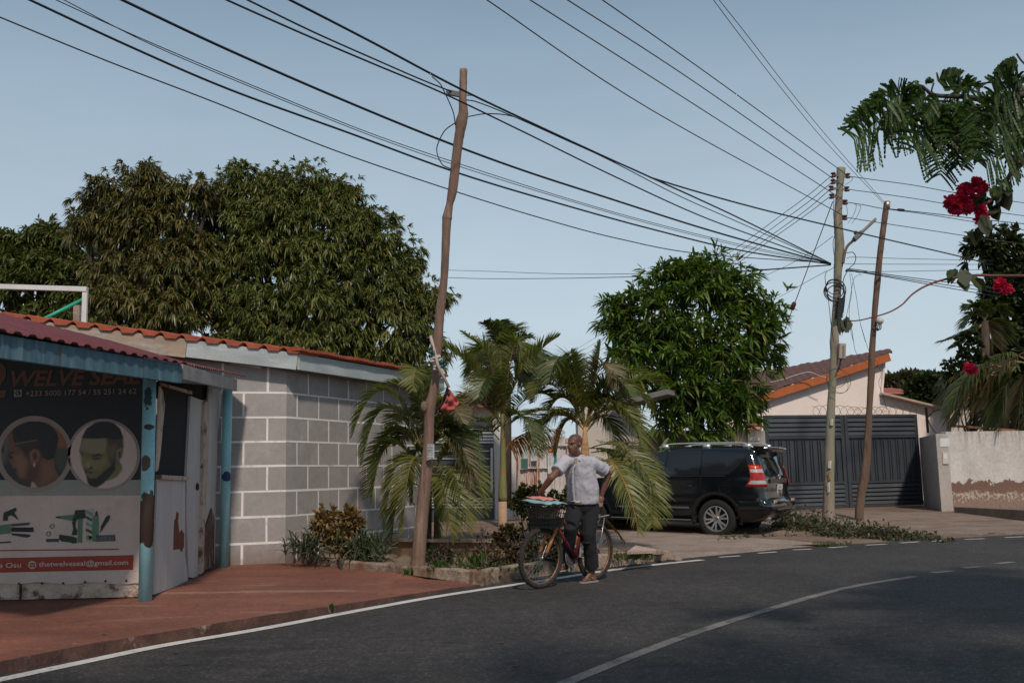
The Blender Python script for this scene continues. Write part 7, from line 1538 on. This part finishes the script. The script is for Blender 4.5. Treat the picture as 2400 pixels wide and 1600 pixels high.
YD = 22; pd2 = thing('coconut_palm', 'taller dark palm fanning out behind the ringed trunk palm', 'palm', g_(1186, 1200, YD, .1))
MB().tube([P(1184, 1190, YD), P(1186, 1000, YD), P(1186, 850, YD)], [.14, .12, .09], 12).build('trunk', bark, pd2, smooth=True)
for i, (tx, ty, mx_, my_) in enumerate(((1080,776,1140,820),(1134,757,1162,790),(1172,752,1178,800),(1210,762,1196,796),(1246,792,1212,806),(1270,842,1225,815),(1115,845,1150,815),(1098,880,1140,832),(1262,880,1222,835),(1150,905,1160,850),(1225,905,1210,850))):
    put_frond(pd2, [(1186,850),(mx_,my_),(tx,ty)], YD, n=30, lmax=.62, w_=.035, droop=.4, m=palm_dark if i % 3 else palm_leaf, dy=(0, .3*math.cos(i*2), .6*math.cos(i*2)))
more(pd2, (1186, 850), YD, 8, 95, 95, 64, .6)
YE = 27; pe2 = thing('coconut_palm', 'brownish coconut palm drooping over the white wall under the dark right tree', 'palm', g_(2345, 1050, YE, .1))
MB().tube([P(2352, 1020, YE), P(2348, 930, YE), P(2345, 850, YE)], [.17, .15, .12], 12).build('trunk', bark, pe2, smooth=True)
for i, (S, m_) in enumerate((([(2400,850),(2340,868),(2285,962)], palm_brown), ([(2390,850),(2300,855),(2202,900)], palm_brown), ([(2345,880),(2280,900),(2245,988)], palm_brown), ([(2345,900),(2325,930),(2297,1000)], palm_brown), ([(2345,860),(2280,870),(2230,960)], palm_dark), ([(2400,870),(2400,900),(2380,1000)], palm_brown), ([(2380,860),(2360,900),(2340,1000)], palm_dark), ([(2400,840),(2330,842),(2270,930)], palm_dark), ([(2420,880),(2440,920),(2430,1010)], palm_brown), ([(2350,880),(2265,885),(2215,935)], palm_brown))):
    put_frond(pe2, S, YE-(.0 if i % 2 else 1.2), n=34, lmax=.85, w_=.04, droop=.7, m=m_, rr=.025)
pf2 = thing('coconut_palm', 'small high palm crown peeping left of the dark right tree', 'palm', g_(2312, 1050, 28, .1))
MB().tube([P(2318, 1020, 28), P(2312, 880, 28), P(2308, 752, 28)], [.15, .13, .10], 12).build('trunk', bark, pf2, smooth=True)
for i, S in enumerate(([(2308,752),(2285,735),(2262,765)], [(2308,752),(2290,722),(2270,724)], [(2308,752),(2302,722),(2292,716)], [(2308,752),(2315,724),(2318,712)], [(2308,752),(2330,726),(2345,735)], [(2308,755),(2320,770),(2326,820)], [(2308,755),(2260,782),(2200,802)], [(2308,755),(2270,790),(2240,812)], [(2308,755),(2340,760),(2350,800)])):
    put_frond(pf2, S, 28, n=26, lmax=.55, w_=.04, droop=.4, m=palm_brown if i in (5, 6) else palm_dark, rr=.02)

# ---------------------------------------------------------------- flame tree branch and bougainvillea near the camera
YN = 6.0; zf = lambda x, y: (2000 + x/3.92, 80 + y/3.92)
ft = thing('flame_tree', 'feathery leaved tree branch reaching in from the top right corner', 'tree', (5.4, 5.6, 0))
mb = MB(); root = Vector((5.4, 5.6, 0)); top = Vector((5.0, 5.8, 3.4))
mb.tube(catmull([root, Vector((5.3, 5.7, 1.6)), top, Vector((4.7, 5.9, 5.2))], 5), [.16 - .006*i for i in range(16)], 12)
br = [P(*zf(x, y), YN) for x, y in ((1560, 560), (1250, 600), (1000, 575), (740, 560), (600, 470), (380, 545), (280, 520))]
mb.tube(catmull([top + Vector((0, 0, -.4)), Vector((4.0, 5.9, 3.5))] + br, 4), [.030*(1-.93*i/32) for i in range(33)], 7)
for S in ([(1250,600),(1170,560),(1165,490),(1280,420)], [(740,560),(720,520),(740,450)], [(600,580),(380,700),(290,712)], [(1568,420),(1380,440),(1200,450),(1050,480)], [(1600,300),(1540,240),(1500,180)]): mb.tube(catmull([P(*zf(*p), YN) for p in S], 4), .006, 5, cap=False)
mb.build('trunk', pm('grey_bark', (.06, .05, .045), .9, var=.3, vscale=8), ft, smooth=True)
def bip(a, c, sag, g, npair=13, lp=.10, w_=.022):
    a = np.array(a); c = np.array(c); b = (a+c)/2 + np.array([0, 0, sag]); V = []; L_ = np.linalg.norm(c-a); view = np.array([0.1, -1, -.35]); 
    for i in range(npair):
        t = .16 + .84*i/(npair-1); p = bez(a, b, c, t); tg = nrm((b-a)*(1-t) + (c-b)*t); sd_ = nrm(np.cross(tg, nrm(view + g.normal(size=3)*.2))); l_ = lp*(L_/.30)*(.55 + .45*math.sin(math.pi*min(1, .12+.8*t)))
        for s_ in (-1, 1):
            d = nrm(sd_*s_ + tg*.55 + g.normal(size=3)*.08); n = 11; tw = nrm(np.cross(d, sd_*.3*s_ + view + g.normal(size=3)*.3))
            for k in range(n):             # little leaflets along each pinna
                q = p + d*l_*(k+.5)/n - np.array([0, 0, .25*l_*((k+.5)/n)**2]); ww = w_*.5*(1-.45*abs(k/n-.45)); e = d*l_/n*.60
                V.append([[q - e + tw*ww*.6, q - e - tw*ww*.6], [q + tw*ww, q - tw*ww], [q + e + tw*ww*.7, q + e - tw*ww*.7], [q + e*1.1 + tw*ww*.2, q + e*1.1 - tw*ww*.2]])
    return np.array(V)
gf = np.random.default_rng(5); FV = []
for a, c in (((330,540),(100,700)),((340,600),(10,860)),((380,700),(10,970)),((600,640),(290,890)),((560,560),(400,690)),((690,600),(420,930)),((740,620),(560,1075)),((830,600),(830,960)),((900,640),(800,1285)),((880,590),(700,900)),((1000,600),(970,1190)),((1060,620),(1190,1090)),((1150,640),(1110,1140)),((980,590),(900,1000)),((1250,620),(1200,800)),((620,480),(500,520)),((740,450),(975,385)),((730,450),(685,440)),((900,560),(1050,480)),((1165,500),(1050,470)),((1400,440),(1568,425)),((1500,560),(1250,900)),((1568,700),(1220,1195)),((1568,500),(1250,690)),((1450,620),(1330,780)),((1568,620),(1420,840)),((1600,520),(1480,700)),((1568,480),(1300,560)),((1620,760),(1420,1120)),((1640,640),(1560,1000)),((680,540),(560,640)),((1120,600),(1010,860)),((1650,700),(1500,1060)),((800,560),(640,760)),((480,560),(320,640)),((1540,240),(1330,370)),((940,600),(1040,900))):
    FV.append(bip(P(*zf(*a), YN + gf.uniform(-.25, .25)), P(*zf(*c), YN + gf.uniform(-.35, .25)), gf.uniform(.01, .05), gf, npair=23, lp=.105, w_=.0165))
np_quads('foliage', np.concatenate(FV), leafmat('flame_leaf', [(.014, .038, .008), (.026, .066, .011), (.046, .10, .014), (.08, .12, .018)], .5, .3), ft)
# the rest of its crown, up and out of the frame to the right
To, Do = lobes_tips([((6.3, 5.2, 6.0), (1.8, 1.9, 1.0), 130), ((5.6, 3.6, 6.2), (1.5, 1.6, .9), 110), ((7.4, 4.0, 6.4), (1.6, 1.6, .9), 110)], np.random.default_rng(8), front=0, shell=(.3, 1.0))
np_quads('crown', leaf_cloud(To, Do, 10, .36, .12, .3, 1.0, np.random.default_rng(9)), leafmat('flame_leaf2', [(.015, .035, .009), (.03, .06, .012)], .5, .25), ft)
sh = thing('added_shade_tree', 'broad unseen tree added behind the viewer to shade the near road', 'tree', (-3.2, -7.5, 0))  # unseen tree, added to darken the near road and lower corners
Ts, Ds = lobes_tips([((-.6, -2.2, 7.6), (2.6, 2.0, 1.1), 120), ((2.2, -1.4, 7.4), (2.2, 2.2, 1.0), 110), ((4.6, -.2, 7.2), (2.0, 2.0, 1.0), 100), ((-3.6, -2.6, 7.4), (2.4, 1.9, 1.1), 120), ((7.4, .8, 7.0), (2.0, 2.2, 1.0), 100), ((1.0, -4.5, 8.0), (3.5, 2.5, 1.2), 150)], np.random.default_rng(28), front=0, shell=(.1, 1.0))
np_quads('crown', leaf_cloud(Ts, Ds, 10, .40, .15, .3, 1.1, np.random.default_rng(29)), leafmat('shade_leaf', olive, .5, .2), sh)
mb = MB(); mb.tube(catmull([Vector((-3.2, -7.5, 0)), Vector((-2.8, -7.2, 2.5)), Vector((-1.0, -5.0, 5.5))], 5), [.35-.012*i for i in range(11)], 10)
for e_ in ((-.6, -2.2, 7.4), (2.2, -1.4, 7.2), (4.6, -.2, 7.0), (-3.6, -2.6, 7.2), (7.4, .8, 6.9)): mb.tube(catmull([Vector((-1.0, -5.0, 5.5)), Vector((-1.0, -5.0, 5.5))*.5 + Vector(e_)*.5 + Vector((0, 0, .4)), Vector(e_)], 4), [.14-.014*i for i in range(9)], 7)
mb.build('trunk', bark, sh, smooth=True)
bv = thing('bougainvillea', 'crimson bougainvillea spray hanging in front of the sky at the right', 'plant', (5.1, 5.2, 0))
mb = MB(); z8 = zr
mb.tube(catmull([Vector((5.1, 5.2, 0)), Vector((5.0, 5.3, 1.8)), Vector((4.5, 5.6, 3.3)), Vector((3.6, 5.9, 3.55))] + [P(*z8(*p), YN) for p in ((1990, 0), (1900, 90), (1800, 250), (1700, 380), (1610, 450), (1640, 560), (1560, 640))], 5), [.03*(1-.9*i/50) for i in range(51)], 7)
mb.tube(catmull([Vector((4.5, 5.6, 3.3)) , Vector((3.7, 6.0, 2.9))] + [P(*z8(*p), YN) for p in ((2100, 1020), (1960, 1020), (1700, 1020), (1560, 1015), (1430, 1030), (1300, 1050), (1150, 1100), (1030, 1172), (940, 1262), (830, 1325), (680, 1370), (560, 1395), (470, 1392))], 5), [.011*(1-.72*i/70) for i in range(71)], 6)
mb.tube(catmull([P(*z8(*p), YN) for p in ((2150, 1560), (2000, 1640), (1800, 1740), (1640, 1790))], 5), .006, 5)
mb.build('stem', pm('thorny_stem', (.16, .065, .045), .7, var=.25, vscale=9), bv, smooth=True)
def rleaf(cs, L, m, name, par, g, nl=1, sp=.5, W=.8):
    T = np.array([P(*z8(x, y), YN + g.uniform(-.05, .05)) for x, y, *_ in cs]); D = nrm(np.array([[dx, g.uniform(-.6, .1), dy] for _, _, dx, dy in cs]))
    V = leaf_cloud(T, D, nl, L, L*W, .2, sp, g, shape=(.45, 1.0, .8, .1)); return np_quads(name, V, m, par)
gb_ = np.random.default_rng(21); cs = []
for x, y in ((1880,60),(1900,30),(1870,130),(1890,170),(1850,110),(1780,220),(1800,240),(1760,250),(1830,300),(1810,320),(1720,300),(1740,330),(1700,310),(1760,390),(1780,380),(1730,410),(1650,370),(1660,390),(1600,360),(1720,480),(1740,470),(1640,600),(1650,580),(1560,620),(1590,640),(1540,660),(1620,540),(1560,380),(1590,400),(1920,10),(1940,60),(1700,450)): cs += [(x, y, gb_.uniform(-.8, .5), gb_.uniform(-1, -.1))]
for x, y in ((1340,1010),(1380,1010),(1440,1060),(1470,1005),(1550,1045),(430,1400),(480,1400)): cs += [(x, y, gb_.uniform(-.6, .6), -.8)]
rleaf(cs, .085, leafmat('boug_leaf', [(.018, .032, .014), (.035, .055, .022), (.06, .075, .035), (.09, .09, .045)], .5, .3), 'leaves', bv, gb_, nl=2, sp=.4, W=.85)
T = []; D = []
for x, y, r_ in ((1370,420,70),(1340,400,45),(1400,460,45),(1440,310,45),(1480,290,45),(1490,360,55),(1480,440,55),(1580,270,55),(1560,240,35),(1610,290,40),(1590,470,50),(1440,380,55),(1590,555,30),(1640,540,16),(1575,380,25),(1760,1085,34),(1745,1115,28),(1820,1130,26),(1780,1100,26)):
    c = np.array(P(*z8(x, y), YN)); R_ = r_/3.564*YN/FPX; d = nrm(gb_.normal(size=(int(r_*1.5), 3))); d[:, 1] -= .2; d = nrm(d); T.append(c + d*R_*.75); D.append(d)
for x, y, r_ in ((2270, 862, 9), (2278, 866, 7)):
    c = np.array(P(x, y, YN)); R_ = r_*YN/FPX; d = nrm(gb_.normal(size=(40, 3))); T.append(c + d*R_*.75); D.append(d)
np_quads('flowers', leaf_cloud(np.concatenate(T), np.concatenate(D), 3, .026, .022, .1, .8, gb_, shape=(.4, 1, .9, .3)), leafmat('crimson_bract', [(.48, .008, .085), (.64, .014, .13), (.76, .03, .17), (.82, .10, .21)], .6, .45), bv)

# ---------------------------------------------------------------- bed plants
def shrub(label, lobes, cols, nl, L, W, base, seed, stems=7, droop=.1, name='shrub', trans=.2, shell=(.3, 1.05), twig=.006):
    g = np.random.default_rng(seed); t = thing(name, label, 'shrub', base); base = Vector(base)
    T, D = lobes_tips(lobes, g, shell, front=0); np_quads('foliage', leaf_cloud(T, D, nl, L, W, droop, .9, g), leafmat('shrub_leaf%d' % seed, cols, .45, trans), t)
    mb = MB()
    for i in range(stems):
        l_ = lobes[i % len(lobes)]; e = Vector(l_[0]) + Vector(g.normal(size=3).tolist())*Vector(l_[1]).length*.25; b0 = base + Vector((g.uniform(-.06, .06), g.uniform(-.05, .05), 0)); m_ = b0*.5 + e*.5 + Vector((g.uniform(-.05, .05), g.uniform(-.05, .05), 0)); mb.tube(catmull([b0, m_, e], 3), [twig*1.6, twig*1.4, twig*1.2, twig, twig*.9, twig*.7, twig*.5], 5)
        for k in range(3): e2 = e + Vector(g.normal(size=3).tolist())*Vector(l_[1]).length*.4; mb.tube([m_*.4 + e*.6, e2], [twig*.6, twig*.3], 4)
    mb.build('stems', pm('twig_bark', (.085, .06, .05), .9, var=.3, vscale=10), t, smooth=True)
croton = [(.10, .075, .024), (.19, .14, .04), (.32, .22, .085), (.42, .29, .15), (.17, .08, .035), (.08, .08, .024)]
shrub('two headed croton shrub with yellow and brown leaves against the painted wall', [lobe(765, 1212, 14.1, 28, 60), lobe(750, 1232, 14.1, 22, 40), lobe(822, 1210, 14.1, 26, 60), lobe(835, 1232, 14.1, 16, 30), lobe(790, 1250, 14.1, 30, 70), lobe(805, 1272, 14.1, 27, 60), lobe(778, 1270, 14.1, 20, 40)], croton, 8, .10, .035, P(793, 1300, 14.1), 31)
hedge = [(.015, .030, .008), (.026, .046, .011), (.045, .066, .016), (.08, .085, .024), (.10, .07, .03)]
shrub('tall leggy dark hedge shrub beside the bicycle basket', [lobe(1222, 1160, 13.2, 24, 80), lobe(1245, 1170, 13.2, 26, 90), lobe(1225, 1190, 13.2, 22, 70), lobe(1262, 1150, 13.2, 18, 40), lobe(1205, 1180, 13.2, 15, 36), lobe(1250, 1210, 13.1, 24, 50), lobe(1240, 1250, 13.1, 34, 36), lobe(1262, 1285, 13.0, 36, 40)], hedge, 8, .055, .032, P(1245, 1325, 13.0), 32, stems=16)
shrub('twiggy half bare hedge shrub left of the front wheel', [lobe(1190, 1245, 13.2, 24, 70), lobe(1172, 1260, 13.2, 18, 40), lobe(1212, 1255, 13.2, 18, 40), lobe(1190, 1290, 13.1, 32, 40), lobe(1205, 1315, 12.9, 26, 34), lobe(1225, 1290, 13.0, 26, 30)], [(.02, .03, .01), (.05, .05, .015), (.10, .075, .03), (.16, .10, .045), (.05, .03, .02)], 8, .055, .026, P(1200, 1335, 12.9), 33, stems=20)
shrub('bare reddish twig shrub in the middle of the bed', [lobe(1130, 1262, 13.4, 22, 30), lobe(1145, 1290, 13.2, 26, 34), lobe(1120, 1300, 13.1, 24, 30), lobe(1160, 1315, 12.8, 26, 40)], [(.06, .035, .025), (.09, .05, .03), (.04, .045, .015), (.12, .07, .04)], 6, .05, .02, P(1140, 1338, 12.8), 34, stems=22)
shrub('low brown leaved shrub just right of the leaning pole foot', [lobe(1030, 1300, 13.6, 24, 50), lobe(1050, 1305, 13.6, 20, 40), lobe(1012, 1305, 13.5, 14, 24)], [(.05, .04, .025), (.08, .055, .035), (.04, .05, .018)], 7, .05, .022, P(1035, 1328, 13.4), 35, stems=16)
shrub('dark low shrub hidden behind the bicycle wheels', [lobe(1300, 1250, 13.4, 30, 60), lobe(1285, 1300, 13.0, 36, 70), lobe(1320, 1290, 13.2, 28, 50), lobe(1330, 1170, 13.6, 26, 60), lobe(1300, 1165, 13.6, 18, 40), lobe(1345, 1230, 13.6, 22, 40)], hedge, 8, .055, .03, P(1300, 1330, 13.2), 36, stems=12)
def tuft(label, c, n, h, spread, cols, seed, name='weed', W=.02, droop=.4, cat='weed', shape=(.6, 1, .7, .1), kind=None, pts=None, nl=8, ss=.55):
    g = np.random.default_rng(seed); T = pts if pts is not None else np.array(c)[None] + np.concatenate([g.normal(size=(n, 2))*spread, np.zeros((n, 1))], 1)
    D = np.tile(np.array([[0, 0, 1.0]]), (len(T), 1)); T = T.copy(); T[:, 2] += h*.25
    V = leaf_cloud(T, D, nl, h, W, droop, ss, g, shape=shape); o = np_quads(name, V, leafmat('tuft%d' % seed, cols, .5, .25)); return tag(o, label, cat, kind=kind) if kind is None else tag(o, kind=kind)
strap = [(.03, .045, .022), (.05, .07, .035), (.075, .095, .055), (.11, .12, .08)]
for i, (x, y, n) in enumerate(((738, 1292, 7), (880, 1296, 9), (830, 1296, 7), (702, 1290, 3))):
    tuft(['strap leaved lily clump left of the croton shrub', 'strap leaved lily clump right of the croton shrub', 'strap leaved lily clump under the croton shrub', 'small strap leaved lily clump by the bent pipe'][i], P(x, y, 14.05), n, .56 if i < 3 else .34, .11, strap, 40+i, 'lily_clump', .026, .65, 'plant', nl=16, ss=1.0)
weedc = [(.03, .06, .012), (.05, .10, .016), (.08, .14, .022), (.05, .07, .02)]
for i, (x, y, z, h, n, lab) in enumerate(((610, 1318, PZ, .10, 6, 'small round weed at the foot of the painted wall'), (648, 1316, PZ, .20, 4, 'taller thin weed at the painted wall corner'), (777, 1424, .05, .05, 4, 'tiny green weed on the edge of the red paving'), (1086, 1362, .02, .12, 5, 'small weed growing against the front of the kerb'), (957, 1350, .06, .10, 4, 'small weed at the kerb below the leaning pole'), (1012, 1296, .14, .12, 9, 'bright green weed patch right of the leaning pole'), (1030, 1328, .14, .08, 7, 'bright weed at the kerb edge right of the leaning pole'), (1120, 1325, .13, .16, 9, 'bright green leafy weed in the middle of the bed'), (1002, 1312, .13, .12, 6, 'green weed touching the leaning pole foot'))):
    tuft(lab, G(x, y, z), n, h, h*.4, weedc, 50+i, 'weed', h*.35, .2)
g_w = np.random.default_rng(77); pts = []
for _ in range(230):
    x = g_w.uniform(1800, 2225); y0 = np.interp(x, [1800, 1900, 1990, 2100, 2225], [1232, 1237, 1243, 1253, 1262]); y = y0 + g_w.normal()*6.0*np.interp(x, [1800, 1950, 2100, 2225], [1, 1, .8, .25])
    p = G(x, min(y, 1268), .03); h = np.interp(x, [1800, 1880, 2020, 2100, 2225], [.10, .26, .22, .15, .05])*g_w.uniform(.3, 1.25)
    for k in range(int(6 + 60*h)): pts.append((p.x + g_w.normal()*.09, p.y + g_w.normal()*.09, tz(p.x, p.y) + abs(g_w.normal())*.5*h))
T_ = np.array(pts); D_ = nrm(g_w.normal(size=T_.shape) + np.array([0, 0, .7]))
tag(np_quads('verge_weeds', leaf_cloud(T_, D_, 3, .075, .028, .3, 1.0, g_w), leafmat('verge_leaf', [(.022, .032, .015), (.040, .052, .022), (.062, .072, .03), (.10, .092, .05), (.12, .08, .05)], .5, .25)), kind='stuff')
pts = []
for _ in range(260):
    a = g_w.uniform(0, 1)
    if a < .5: p = G(g_w.uniform(1440, 1530), g_w.uniform(1296, 1312), .13); pts.append((p.x, p.y, .13))
    elif a < .8: p = G(g_w.uniform(1900, 1995), 1276 + g_w.normal()*2.2, .01); pts.append((p.x, p.y, .0))
    else: p = G(g_w.uniform(1680, 1760), 1262 + g_w.normal()*3, .03); pts.append((p.x, p.y, .03))
tuft(None, None, 0, .09, 0, [(.05, .07, .02), (.09, .11, .03), (.15, .13, .05)], 79, 'grass', .012, .4, kind='stuff', pts=np.array(pts), nl=7, ss=.8)
pts = []
for _ in range(240):
    p = G(g_w.uniform(1000, 1270), g_w.uniform(1296, 1345), .12); pts.append((p.x, p.y, .14))
tuft(None, None, 0, .07, 0, [(.03, .06, .014), (.05, .09, .02), (.08, .10, .03)], 80, 'bed_ground_cover', .02, .2, kind='stuff', pts=np.array(pts), nl=6, ss=.9)
pts = []
for _ in range(160):
    p = G(g_w.uniform(1400, 1660), 1236 + g_w.normal()*4, .0); pts.append((p.x, p.y+.6, .0))
tuft(None, None, 0, .14, 0, [(.03, .04, .016), (.07, .07, .03), (.14, .10, .06)], 81, 'grass_under_car', .012, .4, kind='stuff', pts=np.array(pts), nl=6, ss=.8)
# climbing weed and fallen bits
lt = [(.16, .08, .035), (.10, .06, .03), (.07, .06, .02)]
pts = []
for _ in range(130):
    x = g_w.uniform(50, 2300); y = g_w.uniform(1285, 1560)
    if y < np.interp(x, [0, 600, 1120, 1575, 2400], [1400, 1330, 1375, 1312, 1256])+4: continue
    p = G(x, y, .003); pts.append((p.x, p.y, .004 if y > np.interp(x, [0, 600, 1120, 1575, 2400], [1570, 1460, 1375, 1312, 1256]) else PZ+.004))
T = np.array(pts); np_l = leaf_cloud(T, np.tile(np.array([[1., 0, .02]]), (len(T), 1)), 1, .05, .025, 0, 1.2, g_w); np_l[..., 2] = np.repeat(T[:, 2], 8).reshape(np_l[..., 2].shape) + .004
tag(np_quads('fallen_leaves', np_l, leafmat('dry_leaf', lt, .7, .1)), kind='stuff')
stone = pm('rubble_stone', (.26, .20, .16), .95, var=.3, vscale=10, bump=.5, fine=.3)
for x, y, s_, lab in ((1580, 1309, .07, 'broken brown kerb lump at the end of the planting bed'), (1588, 1311, .05, 'smaller broken kerb lump beside the bed end'), (1962, 1236, .05, 'pale stone at the foot of the lamp pole')):
    mb = MB(); mb.ell(G(x, y, s_*.4), (s_*1.5, s_, s_*.7), nu=9, nv=6); o = mb.build('stone', stone); tag(o, lab, 'stone'); md = o.modifiers.new('d', 'DISPLACE'); tx = bpy.data.textures.new('lump', 'CLOUDS'); tx.noise_scale = .06; md.texture = tx; md.strength = .04
sl = MB().hexa([P(1470, 1298, 13.0), P(1537, 1296, 13.6), P(1537, 1292, 13.8), P(1490, 1283, 14.0)] + [p + Vector((0, 0, .035)) for p in (P(1470, 1298, 13.0), P(1537, 1296, 13.6), P(1537, 1292, 13.8), P(1490, 1283, 14.0))]); tag(sl.build('slab', pm('pinkish_slab', (.45, .33, .27), .9, var=.2, fine=.2)), 'broken pinkish concrete slab lying at the bed end', 'slab')
